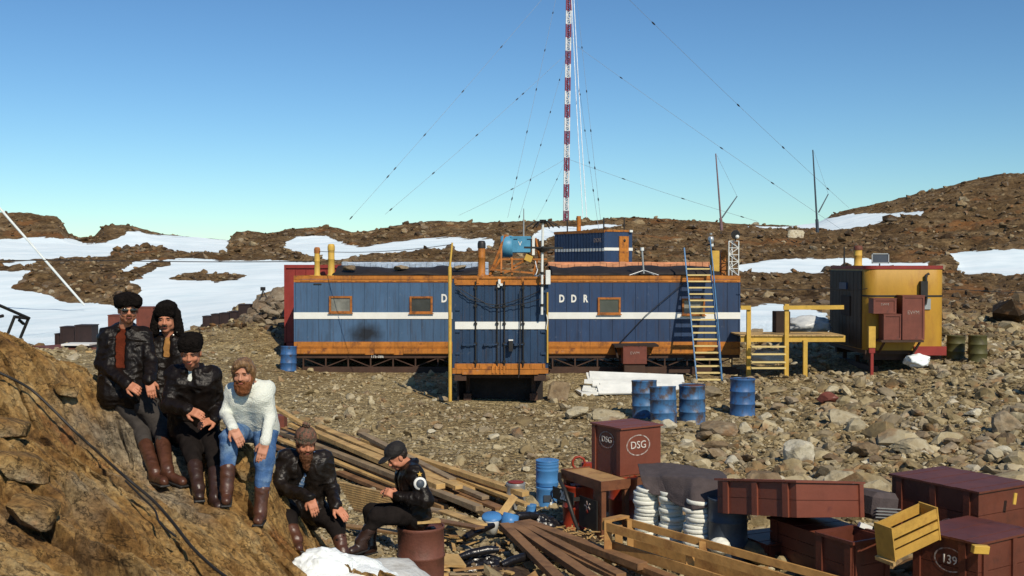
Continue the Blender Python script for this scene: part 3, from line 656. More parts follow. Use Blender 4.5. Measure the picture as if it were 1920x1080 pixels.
def container(name, label, x0, y0, z0, L, dep, H, wall, parts, drum=None):
    """long side faces the camera: local x along the length, y away, z up, origin at front lower left"""
    t = thing(name, label, 'container', (x0, y0, z0))
    g = G(); g.b2(.03, L-.03, .03, dep-.03, .12, H-.12); 
    n = round((L-.1)/.352); w = (L-.1)/n; bot, top = .40, H-.22
    for side in (0, 1):
        for k in range(n):
            y = (0.012, .03) if side == 0 else (dep-.03, dep-.012)
            g.b2(.05+k*w+.008, .05+(k+1)*w-.008, y[0], y[1], bot, top)
    for e in (0, 1):
        for k in range(6):
            ww = (dep-.1)/6; xa = (.012, .03) if e == 0 else (L-.03, L-.012)
            g.b2(xa[0], xa[1], .05+k*ww+.008, .05+(k+1)*ww-.008, bot, top)
    g.build('wall_panels', wall, t)
    g = G()
    g.b2(0, L, 0, .05, H-.10, H); g.b2(0, L, 0.006, .05, H-.20, H-.115); g.b2(0, L, dep-.05, dep, H-.2, H)
    for k in range(int(L/.42)): g.b2(.2+k*.42, .2+k*.42+.3, -.008, .006, H-.165, H-.145)
    g.b2(0, .05, .05, dep-.05, H-.2, H); g.b2(L-.05, L, .05, dep-.05, H-.2, H)
    g.build('top_rail', M_or, t)
    g = G()
    g.b2(0, L, .0, .05, .22, .40); g.b2(.2, L-.2, -.006, .0, .26, .285)
    g.b2(0, L*.36, -.025, .05, .04, .20); g.b2(L*.36+.28, L*.36+.28+L*.10, -.025, .05, .04, .20); g.b2(L*.46+.56, L, -.025, .05, .04, .20)
    g.b2(0, L, .02, .06, 0, .22); g.b2(0, .05, .05, dep, .0, .4); g.b2(L-.05, L, .05, dep, 0, .4); g.b2(0, L, dep-.05, dep, 0, .4)
    g.build('bottom_rail', M_or, t)
    g = G()
    for x in (0, L-.05): g.b2(x, x+.05, -.004, .05, .40, H-.2); g.b2(x, x+.05, dep-.05, dep+.004, .40, H-.2)
    g.build('corner_post', wall, t)
    g = G(); g.b2(.0, L, -.008, .012, 1.10, 1.30); g.b2(-.008, .012, .012, dep, 1.10, 1.30); g.b2(L-.012, L+.008, .012, dep, 1.10, 1.30); g.build('white_stripe', M_wh, t)
    for (cx, cz, glm) in parts:
        f = G(); w2, h2, b = .35, .26, .06
        f.b2(cx-w2, cx+w2, -.05, .012, cz+h2-b, cz+h2); f.b2(cx-w2, cx+w2, -.05, .012, cz-h2, cz-h2+b)
        f.b2(cx-w2, cx-w2+b, -.05, .012, cz-h2+b, cz+h2-b); f.b2(cx+w2-b, cx+w2, -.05, .012, cz-h2+b, cz+h2-b)
        fr = f.build('window', M_ord, t)
        f = G(); f.b2(cx-w2+b, cx+w2-b, -.016, .013, cz-h2+b, cz+h2-b); f.build('pane', glm, fr)
        f = G(); f.b2(cx-w2-.03, cx+w2+.03, -.075, -.05, cz-h2-.02, cz-h2+.012); f.build('sill', M_ord, fr)
    return t
def sledge(x0, x1, y0, dep, zt, zb, label, text=None, skip=None):
    t = thing('steel_sledge', label, 'sledge', ((x0+x1)/2, y0, zb))
    for nm, yy in (('truss', y0+.06), ('truss', y0+dep-.15)):
        g = G(); g.b2(x0, x1, yy, yy+.08, zt-.10, zt); g.b2(x0+.25, x1-.1, yy, yy+.08, zb+.05, zb+.12)
        n = int((x1-x0-.5)/.62); w = (x1-x0-.5)/n
        for k in range(n+1): g.b2(x0+.25+k*w, x0+.29+k*w, yy+.01, yy+.06, zb+.12, zt-.1)
        for k in range(n):
            a, b = x0+.27+k*w, x0+.27+(k+1)*w
            if k % 2: a, b = b, a
            g.bar((a, yy+.035, zt-.1), (b, yy+.035, zb+.12), .03, .03)
        g.build(nm, M_brs, t, world=True)
    g = G()
    for k in range(6):
        x = x0+.3+k*(x1-x0-.6)/5; g.b2(x, x+.1, y0+.14, y0+dep-.15, zt-.12, zt-.02)
    g.build('crossbeam', M_brs, t, world=True)
    g = G()
    for yy in (y0+.02, y0+dep-.2):
        g.b2(x0+.15, x1, yy, yy+.16, zb-.10, zb+.05)
        g.bar((x0+.18, yy+.08, zb-.02), (x0-.15, yy+.08, zb+.28), .16, .06)
    g.build('runner', M_brs, t, world=True)
    if text:
        text_obj(text[0], .12, M_let, t, (text[1]-t.location.x, .05, zt-.055-zb), (R(90), 0, 0))
    return t
YB = 33.6
xl = W(551, 590, YB).x; xr = W(1388, 590, YB).x; zc0 = .855
cl = container('blue_container', 'long blue container with two small windows, left of the end on container', xl, YB, zc0, 6.06, 2.44, 2.42, M_blue, [((639-551)/61.4, (665-570.5)/61.4, M_glc), ((790-551)/61.4, (665-571)/61.4, M_gl)])
text_obj('D', .34, M_let, cl, ((833-551)/61.4, .006, (665-559.5)/61.4), (R(90), 0, 0), sx=.72, bold=.012)
cr = container('blue_container', 'long dark blue container with letters DDR and a ladder leaning on its right end', xr-6.06, YB, zc0, 6.06, 2.44, 2.42, M_blued, [((1142-1388)/61.4+6.06, (665-573)/61.4, M_gl), ((1300-1388)/61.4+6.06, (665-575)/61.4, M_glc)])
for ch, px in (('D', 1053), ('D', 1075.5), ('R', 1097.5)):
    text_obj(ch, .31, M_let, cr, ((px-1388)/61.4+6.06, .006, (665-560)/61.4), (R(90), 0, 0), sx=.72, bold=.012)
sledge(xl, xl+6.0, YB, 2.44, zc0-.005, .36, 'brown steel truss sledge under the left blue container', ('175-086', W(707, 665, YB).x))
sledge(xr-6.0, xr, YB, 2.44, zc0-.005, .36, 'brown steel truss sledge under the right blue container')
# small tag plate on left wall
g = G(); g.b2((588-551)/61.4, (603-551)/61.4, -.004, .012, (665-533.5)/61.4, (665-531)/61.4); g.build('name_plate', M_dkm, cl)
# ---- front container, end on
YF = 27.5; fx0 = W(848, 600, YF).x; fx1 = W(1028, 600, YF).x; fz0 = W(900, 702, YF).z; FH = 2.45; FW = fx1-fx0
cf = thing('blue_container', 'end on blue container with double doors, standing before the long ones', 'container', (fx0, YF, fz0))
g = G(); g.b2(.03, FW-.03, .06, 3.5, .1, FH-.12)
for k in range(9):
    for xs in ((.012, .03), (FW-.03, FW-.012)): g.b2(xs[0], xs[1], .1+k*.37, .1+(k+1)*.37-.016, .28, FH-.2)
g.build('wall_panels', M_bluef, cf)
for s in (0, 1):
    g = G(); xa = .07 if s == 0 else FW/2+.012; xb = FW/2-.012 if s == 0 else FW-.07
    g.b2(xa, xb, .03, .06, .27, FH-.21)
    n = 12; w = (xb-xa)/n
    for k in range(n):
        if k % 2 == 0: g.b2(xa+k*w, xa+(k+1)*w, .012, .03, .30, FH-.24)
    d = g.build('door', M_bluef, cf)
    for fxr in ((.46, .94) if s == 0 else (.08, .50)):
        q = G(); x = xa+(xb-xa)*fxr; q.tube([(x, -.03, .2), (x, -.03, FH-.12)], .019, 8)
        for zz in (.30, .75, 1.25, 1.7, 2.15): q.b2(x-.04, x+.04, -.045, .012, zz, zz+.05)
        q.build('lock_rod', M_dkm, d)
        q = G(); hx = -.34 if fxr > .3 else .34
        q.b2(min(x, x+hx), max(x, x+hx), -.062, -.045, .74, .772); q.b2(x+hx*.85-.04, x+hx*.85+.04, -.07, -.0, .72, .79); q.build('door_handle', M_bluef, d)
    for zz in (.5, 1.05, 1.6, 2.05):
        hx = .07 if s == 0 else FW-.19
        q = G(); q.b2(hx, hx+.12, -.02, .03, zz, zz+.06); q.build('hinge', M_bluef, d)
    q = G(); q.b2(xa, xb, -.004, .0115, (702-617)/75., (702-603)/75.)
    for k in range(n):
        pass
    q.build('white_stripe', M_wh, d)
g = G(); g.b2(0, .07, -.01, .1, .0, FH); g.b2(FW-.07, FW, -.01, .1, 0, FH)
g.build('corner_post', M_bluef, cf)
g = G(); g.b2(.07, FW-.07, -.012, .06, FH-.21, FH-.17); g.b2(.0, FW, -.03, .06, FH-.05, FH)
g.b2(.07, FW-.07, .0, .06, FH-.17, FH-.05)
for k in range(5): g.b2(.05+k*(FW-.16)/4, .11+k*(FW-.16)/4, -.028, .0, FH-.17, FH-.05)
for xs in ((0, .05), (FW-.05, FW)): g.b2(xs[0], xs[1], .1, 3.5, FH-.2, FH)
g.build('top_rail', M_or, cf)
g = G(); g.b2(.04, FW-.04, .0, .06, .16, .27); g.b2(0, FW, -.02, .06, .13, .16); g.b2(.25, FW-.25, -.03, .06, .0, .12)
for k in range(8): g.b2(.06+k*(FW-.2)/7, .12+k*(FW-.2)/7, -.028, .0, .16, .27)
for k in (.42, .46, .5, .54): g.b2(FW*k-.02, FW*k+.02, -.05, .0, .03, .22)
g.b2(.0, .30, -.012, .06, .02, .13); g.b2(FW-.30, FW, -.012, .06, .02, .13)
for xs in ((0, .05), (FW-.05, FW)): g.b2(xs[0], xs[1], .1, 3.5, .0, .2)
g.build('bottom_rail', M_or, cf)
g = G()
for s in (.05, FW-.35): g.b2(s, s+.3, .02, .3, -.16, .0)
g.b2(.2, FW-.2, .25, .35, -.12, -.0)
g.build('corner_bracket', M_brs, cf)
g = G(); g.box((FW*.5-.02, -.04, FH-.12), (.06, .05, .1)); g.box((FW*.5+.01, -.05, FH-.2), (.1, .06, .06)); g.box((FW*.5-.04, -.05, FH-.23), (.05, .06, .08)); g.build('lamp_fitting', M_whm, cf)
g = G(); g.box(((958-848)/75., -.09, (702-648)/75.), (.10, .14, .26)); q = g.build('lock_box', M_dkm, cf)
g = G(); g.box(((958-848)/75., -.09, (702-637)/75.), (.11, .15, .025)); g.build('lock_cover', M_wh, q)
# sledge under it
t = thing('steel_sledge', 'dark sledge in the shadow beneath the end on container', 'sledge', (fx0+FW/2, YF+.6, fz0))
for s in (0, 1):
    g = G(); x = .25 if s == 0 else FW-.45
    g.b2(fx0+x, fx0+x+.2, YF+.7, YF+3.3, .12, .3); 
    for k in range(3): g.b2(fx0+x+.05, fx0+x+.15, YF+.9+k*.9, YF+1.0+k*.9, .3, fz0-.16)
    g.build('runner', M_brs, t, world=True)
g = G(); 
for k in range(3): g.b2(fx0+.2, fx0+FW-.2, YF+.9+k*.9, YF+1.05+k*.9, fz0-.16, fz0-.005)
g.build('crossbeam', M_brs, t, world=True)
g = G(); g.b2(fx0+.1, fx0+FW-.1, YF+1.1, YF+1.14, .02, fz0-.17); g.build('added_dark_board', M_dk, t, world=True)  # dark boards added here and at the left so the underside reads black
g = G(); g.b2(fx0+.1, fx0+.14, YF+.5, YF+3.4, .02, fz0-.01); g.build('added_dark_board', M_dk, t, world=True)
# ---- red container behind left
rx0 = W(533, 550, 36.2).x
t = thing('red_container', 'dark red container showing behind the left end of the blue station', 'container', (rx0, 36.2, .95))
g = G(); g.b2(.02, 5.9, .03, 2.4, .1, 2.55)
for k in range(17): g.b2(.03+k*.345, .36+k*.345, .0, .03, .12, 2.5)
for k in range(7): g.b2(-.0, .02, .03+k*.34, .35+k*.34, .12, 2.5)
g.build('wall_panels', M_red, t)
g = G(); g.b2(0, 5.95, -.02, 2.45, 2.55, 2.66); g.b2(0, .06, -.02, .06, .0, 2.55); g.b2(0, 5.95, -.02, 2.45, -.02, .1); g.build('frame', M_red, t)
g = G(); g.b2(.1, 5.9, .1, .3, -.75, -.02); g.b2(.1, 5.9, 2.1, 2.3, -.75, -.02); g.build('support', M_brs, t)
# ---- roof covers between container rows
def roof_cover(name, label, px0, px1, m1, m2, seed, tz0, strip_mat, lab2):
    xa = W(px0, 500, 34.6).x; xb = W(px1, 500, 34.6).x; n = 70; rows = []
    V = []; F = []
    prof = [(34.05, 3.30), (34.15, 3.36), (34.5, 3.44), (34.9, 3.50), (35.4, 3.53), (35.9, 3.535), (35.95, 3.31)]
    for i in range(n+1):
        x = xa+(xb-xa)*i/n
        for k, (y, z) in enumerate(prof):
            w = .0 if k in (0, len(prof)-1) else 1
            V.append((x + .03*math.sin(i*1.7+k), y + .05*float(vnoise([x*2], [k*.7], seed=seed)[0]), z + w*.07*float(vnoise([x*1.8], [k*.5], seed=seed+1)[0])))
    m = len(prof)
    for i in range(n):
        for k in range(m-1): a = i*m+k; F.append((a, a+m, a+m+1, a+1))
    o = npobj(name, V, F, m1, smooth=True); s = o.modifiers.new('s', 'SOLIDIFY'); s.thickness = .02
    tag(o, label, 'tarpaulin')
    g = G(); g.b2(xa-.02, xb+.2, 36.1, 36.2, 3.28, tz0)
    nn = 26
    for i in range(nn):
        x = xa + (xb+.2-xa)*i/nn; hh = tz0-.03+.05*float(vnoise([i*.9], [0.], seed=seed+3)[0])
        g.b2(x+.01, x+(xb+.2-xa)/nn-.005, 36.06, 36.1, 3.5, hh)
    o2 = g.build('roof_board', strip_mat); tag(o2, lab2, 'board')
roof_cover('roof_tarpaulin', 'dark tarpaulin lying along the roof of the left blue container', 628, 902, M_dk, None, 60, 3.70, M_silv, 'silver grey board edge along the roof of the left container')
roof_cover('roof_tarpaulin', 'dark tarpaulin lying along the roof of the right blue container', 1032, 1345, M_dk, None, 70, 3.70, M_copp, 'weathered orange board edge along the roof of the right container')
RK3 = [rock_shape(3, 300+i, 11, .05, .30, .68) if i % 4 else slab_shape(3, 300+i) for i in range(8)]
def boulder(px, py, D, w, h, k, mat, label, group=None, name='boulder', rotz=None, cat='rock', base=None, deep=None):
    """boulder whose foot shows at px, py when it stands D metres away; w, h in metres"""
    V, F = RK3[k % 8]; p = W(px, py, D)
    if base is None: p.z = tz(p.x, p.y) - .12*h
    else: p.z = base
    P = V.copy(); P = P @ np.array(Euler((.2*k, .15*k, k*1.3)).to_matrix()).T
    P = (P-P.min(0))/(P.max(0)-P.min(0)); P[:, :2] -= .5
    P = P*np.array([w, deep or w*.8, h]) 
    me = npmesh(name, P, F, False, mat); o = bpy.data.objects.new(name, me); link(o); o.location = p
    if rotz is not None: o.rotation_euler = (0, 0, rotz)
    return tag(o, label, cat, group)
M_pale = rock_mat('pale_boulder_stone', [(.25, (.30, .24, .14)), (.5, (.44, .385, .26)), (.75, (.60, .56, .44))], .5, False)
M_ston = rock_mat('grey_brown_boulder_stone', [(.25, (.12, .08, .045)), (.5, (.25, .185, .11)), (.75, (.40, .33, .225))], .5, False)
for i, px in enumerate((655, 752, 862)):
    boulder(px, 512, 34.45, .40+.1*(i == 1), .17, i, M_ston, 'grey stone holding down the dark tarpaulin on the left container roof', 'stones on the roof tarpaulin', 'stone', base=3.43)
# ---- chimneys and roof fittings
def stovepipe(px, top, D, r, mat, label, capmat=None, base=None, name='stove_pipe'):
    p = W(px, top, D); zb = base if base is not None else 3.26; h = p.z-zb
    t = thing(name, label, 'chimney', (p.x, D, zb))
    g = G(); g.lathe([(r*1.25, 0), (r*1.25, .04), (r, .05), (r, h*.5), (r*1.06, h*.5+.01), (r*1.06, h*.5+.04), (r, h*.5+.05), (r, h*.82)], n=16); g.build('pipe', mat, t)
    g = G(); g.lathe([(r*1.12, h*.80), (r*1.12, h*.93), (r*.9, h), (r*.5, h+.01)], n=16); g.build('cap', capmat or mat, t)
    return t
stovepipe(594.5, 464, 33.75, .085, M_yel, 'leftmost pale yellow stove pipe on the left container roof', M_ord)
stovepipe(621, 458, 35.2, .105, M_yel, 'second yellow stove pipe from the left, with a flap on its cap', M_yel)
stovepipe(903, 452, 28.6, .095, M_or, 'orange stove pipe with a black sooty cap on the end on container', M_dkm, base=3.31)
# ---- orange lattice stand and blue drum shaped unit
bx = W(968, 480, 30.0)
st = thing('lattice_stand', 'orange angle iron stand carrying the light blue unit on the roof', 'stand', (bx.x, 29.6, 3.32))
def PX(px, py, D): return W(px, py, D)
g = G()
q = [((918, 517, 28.9), (948, 440, 29.7)), ((940, 517, 29.0), (940, 455, 29.6)), ((948, 440, 29.7), (1003, 486, 29.9)), ((938, 486, 29.3), (1025, 486, 29.9)), ((918, 505, 28.9), (1000, 512, 29.0)),
     ((960, 517, 28.9), (960, 484, 29.4)), ((975, 500, 29.2), (945, 512, 29.1)), ((920, 515, 30.6), (950, 470, 30.3)), ((1000, 512, 29.0), (1008, 486, 29.9)), ((960, 500, 29.2), (990, 486, 29.6)), ((918, 515, 28.9), (920, 512, 30.6)), ((1000, 514, 29.0), (1003, 512, 30.6)), ((1003, 512, 30.6), (1006, 486, 30.4)), ((925, 508, 29.0), (938, 486, 29.3))]
for a, b in q: g.bar(PX(*a), PX(*b), .045, .045)
g.build('lattice', M_ord, st, world=True)
un = thing('blue_winch_unit', 'light blue drum shaped unit with a boxy housing on the orange stand', 'machine', (PX(970, 476, 29.8).x, 29.8, PX(970, 476, 29.8).z))
c = PX(950, 462, 29.8); g = G(); g.lathe([(.0, -.16), (.26, -.16), (.29, -.13), (.29, .13), (.26, .16), (0, .16)], n=24); g.xf(Matrix.Translation(c) @ Matrix.Rotation(R(90), 4, 'Y') @ Matrix.Rotation(R(0), 4, 'X')); g.build('drum', M_ltb, un, world=True)
g = G(); a = PX(957, 474, 29.6); b = PX(996, 443, 29.6); g.b2(a.x, b.x, 29.6, 30.1, a.z, b.z); h = g.build('housing', M_ltb, un, world=True, bevel=.02)
g = G(); a = PX(963, 449, 29.6); g.b2(a.x, a.x+.1, 29.585, 29.6, a.z, a.z+.015); g.b2(a.x+.36, a.x+.46, 29.585, 29.6, a.z, a.z+.015); g.build('vent_slot', M_dkm, h, world=True)
a = PX(975, 457, 29.6); text_obj('V', .17, M_let, h, (a.x-un.location.x, 29.595-un.location.y, a.z-un.location.z), (R(90), 0, 0), name='marking')
g = G(); a = PX(1000, 461, 29.7); g.box(a, (.07, .4, .5)); g.build('side_plate', M_whm, un, world=True)
g = G(); g.lathe([(.0, 0), (.27, 0), (.29, .02), (.29, .05), (0, .05)], n=20); g.xf(Matrix.Translation(PX(1006, 466, 29.9)) @ Matrix.Rotation(R(80), 4, 'Y')); g.build('flange', M_ord, un, world=True)
g = G(); a = PX(991, 484, 29.5); g.box(a, (.2, .2, .17), (0, .4, 0)); tag(g.build('small_yellow_box', M_yel, None), 'small yellow box tucked under the light blue unit', 'box')
# whip antenna on unit
def whip(px, y0, y1, D, r, mat, label, name='whip_antenna', px1=None):
    g = G(); a = W(px, y0, D); b = W(px1 if px1 is not None else px, y1, D); g.tube([a, a.lerp(b, .5), b], [r, r*.85, r*.6], 6); o = g.build(name, mat); return tag(o, label, 'antenna')
whip(982, 443, 391, 29.8, .022, M_steel, 'slim grey whip antenna rising from the light blue unit')
# ---- white antenna mast with crossed arms on the door side
mp = W(1018, 500, 27.3)
t = thing('antenna_mast', 'white tubular mast with dark cross arms at the right edge of the end on container', 'antenna', (mp.x, 27.3, W(1018, 590, 27.3).z))
g = G(); g.tube([W(1016, 590, 27.3), W(1016.5, 500, 27.3), W(1018, 417, 27.3)], .032, 10); g.build('pole', M_whm, t, world=True)
g = G(); 
for py in (512, 535, 572): p = W(1016.5, py, 27.3); g.tube([p+Vector((0, 0, -.03)), p+Vector((0, 0, .03))], .05, 10); g.bar(p, p+Vector((.0, .22, 0)), .05, .04)
g.build('bracket', M_dkm, t, world=True)
g = G(); c = W(1018, 464, 27.3)
g.bar(W(983, 464, 27.2), W(1055, 465.5, 27.4), .07, .05); g.bar(c+Vector((0, -.5, 0)), c+Vector((0, .5, 0)), .05, .05); g.tube([c+Vector((0, 0, -.13)), c+Vector((0, 0, -.02))], [.04, .20], 12); g.build('cross_arm', M_dkm, t, world=True)
g = G(); c = W(1018, 415, 27.3)
for a in range(6):
    d = Vector((math.cos(a*1.047+.1), math.sin(a*1.047+.1), 0)); g.tube([c, c+d*.2+Vector((0, 0, -.01)), c+d*.42+Vector((0, 0, -.16))], .018, 6)
g.tube([c+Vector((0, 0, -.05)), c+Vector((0, 0, .04))], [.07, .09], 10); g.build('radial', M_dkm, t, world=True)
a = W(1027.5, 520, 27.42); g = G(); g.box(a, (.12, .1, .36)); tag(g.build('junction_box', M_whm, None, bevel=.01), 'white junction box beside the tubular antenna mast', 'box')
# thin pipe running down right door with hook
g = G(); g.tube([W(975, 545, 27.42), W(976, 600, 27.42), W(974, 700, 27.42), W(972, 708, 27.40)], .014, 6); tag(g.build('hanging_pipe', M_dkm, None), 'thin dark pipe hanging down the right door of the end on container', 'pipe')
# cables sagging over door
def cable(name, pts, r, mat, label, cat='cable', sag=None, n=24, grp=None):
    P = [Vector(p) for p in pts]; out = []
    for i in range(len(P)-1):
        for k in range(n):
            u = k/n; q = P[i].lerp(P[i+1], u)
            if sag: q.z -= sag*4*u*(1-u)
            out.append(q)
    out.append(P[-1]); g = G(); g.tube(out, r, 6); return tag(g.build(name, mat), label, cat, grp)
cable('sagging_cable', [W(856, 536, 27.40), W(906, 566, 27.40), W(925, 576, 27.40), W(960, 573, 27.40), W(1014, 560, 27.35)], .010, M_dkm, 'black cable sagging lowest across the doors of the end on container', n=6, sag=.02)
cable('sagging_cable', [W(856, 540, 27.43), W(880, 560, 27.43), W(930, 572, 27.43), W(975, 560, 27.43), W(1012, 545, 27.43)], .010, M_dkm, 'thinner black cable sagging higher across the doors of the end on container', n=6, sag=.02)
cable('white_wire_loop', [W(1004, 490, 28.6), W(1008, 505, 28.3), W(1002, 516, 28.0), W(1014, 512, 27.8), W(1017, 522, 27.4)], .012, M_whm, 'looped white wires hanging beneath the light blue unit', n=6, sag=.05)
cable('white_wire_loop', [W(1025, 590, 27.45), W(1027, 600, 27.42), W(1024, 618, 27.44)], .012, M_whm, 'short white wire end at the right edge of the end on container', n=6)
# yellow pole at left edge
g = G(); a = W(844, 745, 27.25); b = W(843.5, 500, 27.35); c = W(848, 455, 27.4); a.z -= .1; g.tube([a, b], .045, 10); g.tube([b, c], [.03, .022], 8)
tag(g.build('yellow_pole', M_yel), 'tall yellow pole standing at the left corner of the end on container', 'pole')
g = G(); a = W(1026.5, 548, 27.46); b = W(1026.5, 680, 27.46); g.tube([a, b], .022, 8); tag(g.build('yellow_pipe', M_yel, None), 'thin yellow pipe down the right corner of the end on container', 'pipe')
# ---- roof right: small antenna on tripod, yellow box, lattice mast with lamp, pole with device
t = thing('tripod_antenna', 'small blue grey antenna post on four feet on the right roof', 'antenna', (W(1205, 512, 33.9).x, 33.9, 3.28))
g = G(); a = W(1207, 513, 33.9); b = W(1204, 470, 33.9); g.tube([a, b], .03, 8); g.build('post', M_steel, t, world=True)
g = G(); p = a+Vector((0, 0, .1))
for dx, dy in ((-.45, -.2), (.45, -.15), (-.3, .4), (.35, .4)): g.tube([p, (a.x+dx, a.y+dy*.5, 3.29)], .02, 6)
g.build('foot', M_steel, t, world=True)
g = G(); g.tube([b, b+Vector((0, 0, .1))], .06, 8); g.build('cap', M_whm, t, world=True)
g = G(); a = W(1335, 505, 34.3); b = W(1349, 470, 34.3); g.b2(a.x, b.x, 34.3, 34.7, 3.28, b.z); tag(g.build('yellow_cabinet', M_yel, None, bevel=.01), 'upright yellow cabinet on the right end of the roof', 'cabinet')
g = G(); a = W(1353, 505, 34.4); b = W(1364, 472, 34.4); g.b2(a.x, b.x, 34.4, 34.7, 3.28, b.z); g.b2(a.x+.02, b.x-.02, 34.42, 34.68, b.z, b.z+.05); tag(g.build('orange_cabinet', M_ord, None), 'narrow orange brown cabinet beside the white lattice mast', 'cabinet')
t = thing('lattice_mast', 'short white lattice mast at the right end of the roof', 'mast', (W(1378, 515, 33.9).x, 33.9, 3.28))
g = G(); xa = W(1368.5, 0, 33.9).x; xb = W(1387, 0, 33.9).x; z1 = W(1378, 452, 33.9).z
for x, y in ((xa, 33.9), (xb, 33.9), ((xa+xb)/2, 34.15)): g.tube([(x, y, 3.28), (x, y, z1)], .018, 6)
nn = 5
for k in range(nn):
    za = 3.28+(z1-3.28)*k/nn; zb = 3.28+(z1-3.28)*(k+1)/nn
    l, r_ = (xa, xb) if k % 2 else (xb, xa)
    g.tube([(l, 33.9, za), (r_, 33.9, zb)], .012, 6); g.tube([(l, 33.9, za), ((xa+xb)/2, 34.15, zb)], .010, 6); g.tube([(xa, 33.9, zb), (xb, 33.9, zb)], .012, 6)
g.build('lattice', M_whm, t, world=True)
t2 = thing('floodlight', 'dark round floodlight with a white lens on top of the white lattice mast', 'lamp', (W(1380, 452, 33.9).x, 33.9, z1))
g = G(); c = W(1379, 440, 33.9); g.lathe([(.02, -.13), (.12, -.08), (.14, .02), (.13, .06)], n=16); g.xf(Matrix.Translation(c) @ Matrix.Rotation(R(95), 4, 'X')); g.tube([(c.x, 33.9, z1), c], .02, 6); g.build('housing', M_dkm, t2, world=True)
g = G(); c = W(1382.5, 444, 33.74); g.lathe([(.0, .03), (.05, .02), (.06, 0)], n=12); g.xf(Matrix.Translation(c) @ Matrix.Rotation(R(95), 4, 'X')); g.build('lens', M_whm, t2, world=True)
t = thing('instrument_pole', 'pole with a round instrument beside the top of the ladder', 'pole', (W(1333, 505, 33.8).x, 33.8, 3.28))
g = G(); a = W(1334, 515, 33.8); b = W(1333, 446, 33.8); g.tube([a, b], .022, 8); g.build('post', M_dkm, t, world=True)
g = G(); g.lathe([(.03, -.1), (.08, -.08), (.10, 0), (.08, .08), (.03, .1)], W(1333, 449, 33.8), 12); g.tube([W(1333, 440, 33.8), W(1333, 437, 33.8)], .04, 8); g.build('instrument', M_steel, t, world=True)
g = G(); g.tube([W(1335, 462, 33.74), W(1335, 457, 33.74)], .05, 8); g.build('sensor', M_whm, t, world=True)
# ---- ladder
t = thing('ladder', 'tall ladder with blue rails and pale yellow rungs leaning on the right blue container', 'ladder', (W(1330, 712, 31.9).x, 31.9, W(1330, 712, 31.9).z))
def lp(side, u):
    a = W((1306.5, 1353)[side], 714, 31.8); b = W((1286, 1331)[side], 498, 33.45); return a.lerp(b, u)
for s in (0, 1):
    g = G(); g.bar(lp(s, -.0), lp(s, (1.16, 1.0)[s]), .035, .075, (0, 1, .5)); g.build('rail', M_ladb, t, world=True)
g = G(); g.tube([W(1354, 712, 31.7), W(1349, 640, 32.2), W(1337, 500, 33.2), W(1331, 446, 33.5)], .018, 6)
for u in (.12, .5, .85): g.tube([lp(1, u), W(1353-18*u*.8, 712-214*u-6, 31.6+1.65*u)], .012, 6)
g.build('handrail', M_ladb, t, world=True)
for k in range(18):
    u = .01+k*.0565; g = G(); a = lp(0, u); b = lp(1, u); g.box((a+b)/2, (b.x-a.x-.02, .13, .042)); g.build('rung', M_lady, t, world=True)
# ---- brown box and awning at the right container
zq = W(1190, 683, 32.9).z
M_awn = M('dark_brown_board', (.028, .016, .010), .8, bump=.2)
g = G(); a = W(1150, 648, 33.1); b = W(1232, 642, 33.1); g.bar((a.x, 33.15, a.z), (b.x, 33.15, a.z+.02), .9, .06); g.bar((a.x+.1, 32.72, a.z-.35), (a.x+.05, 33.15, a.z-.02), .05, .05); tag(g.build('awning', M_awn), 'dark flat board projecting over the brown box under the right container', 'board')
g = G(); a = W(1168, 683, 32.7); b = W(1213, 648, 32.7); g.b2(a.x, b.x, 32.7, 33.25, a.z, b.z); bb = g.build('brown_box', M_mar2, None, bevel=.012); tag(bb, 'plain brown painted box under the awning of the right container', 'box')
text_obj('EWM', .12, M_letd, bb, ((a.x+b.x)/2, 32.694, a.z+.33), (R(90), 0, 0))
g = G(); g.b2(a.x+.05, b.x-.05, 32.75, 33.2, tz(a.x+.3, 33)-.15, a.z); g.build('plinth', M_brs, bb)
# ---- diagonal cable on right container
cable('slanting_cable', [W(1283, 530, 33.5), W(1210, 592, 33.5), W(1160, 645, 33.5)], .012, M_dkm, 'thin dark cable slanting down the wall of the right container', n=4)
# ---- container with orange door on the rise behind
th = R(-32); c0 = W(1133, 499, 74.5)
t = thing('blue_container', 'dark blue container with orange door standing far back on the rise behind the roof', 'container', (c0.x, c0.y, c0.z-.1), (0, 0, 0))
ea = Vector((math.cos(-th), math.sin(-th), 0)); eb = Vector((-math.sin(-th), math.cos(-th), 0))
def corner(name, label, cat, loc, alpha, tilt=(0, 0)):
    """an Empty at a near corner: local x runs right and away, local y left and away"""
    return thing(name, label, cat, loc, (tilt[0], tilt[1], alpha))
t.rotation_euler = (0, 0, R(32)); HB = 2.52
g = G(); g.b2(.03, 2.41, .03, 6.03, .1, HB-.08)
for k in range(17): g.b2(.0, .03, .05+k*.352, .05+k*.352+.25, .14, HB-.14)
g.build('wall_panels', M_blued, t)
g = G(); g.b2(0, 2.44, -.01, 6.06, HB-.08, HB+.05); g.b2(-.015, .05, 0, 6.06, HB-.14, HB-.05); g.build('top_rail', M_or, t)
g = G(); g.b2(.0, 2.44, -.0, .03, 1.16, 1.36)
for k in range(17): g.b2(-.015, .0, .05+k*.352+.0, .05+k*.352+.22, 1.12, 1.32)
g.build('white_stripe', M_wh, t)
g = G(); g.b2(1.25, 2.05, -.05, .03, .2, 2.15); d = g.build('door', M_or, t)
g = G(); g.lathe([(.0, 0), (.10, 0), (.10, .02), (0, .02)], n=12); g.xf(Matrix.Translation((1.68, -.05, 1.85)) @ Matrix.Rotation(R(90), 4, 'X')); g.build('porthole', M_dkm, d)
text_obj('DDR', .42, M_letd, t, (-.03, .75, 1.85), (R(90), 0, R(-90)))
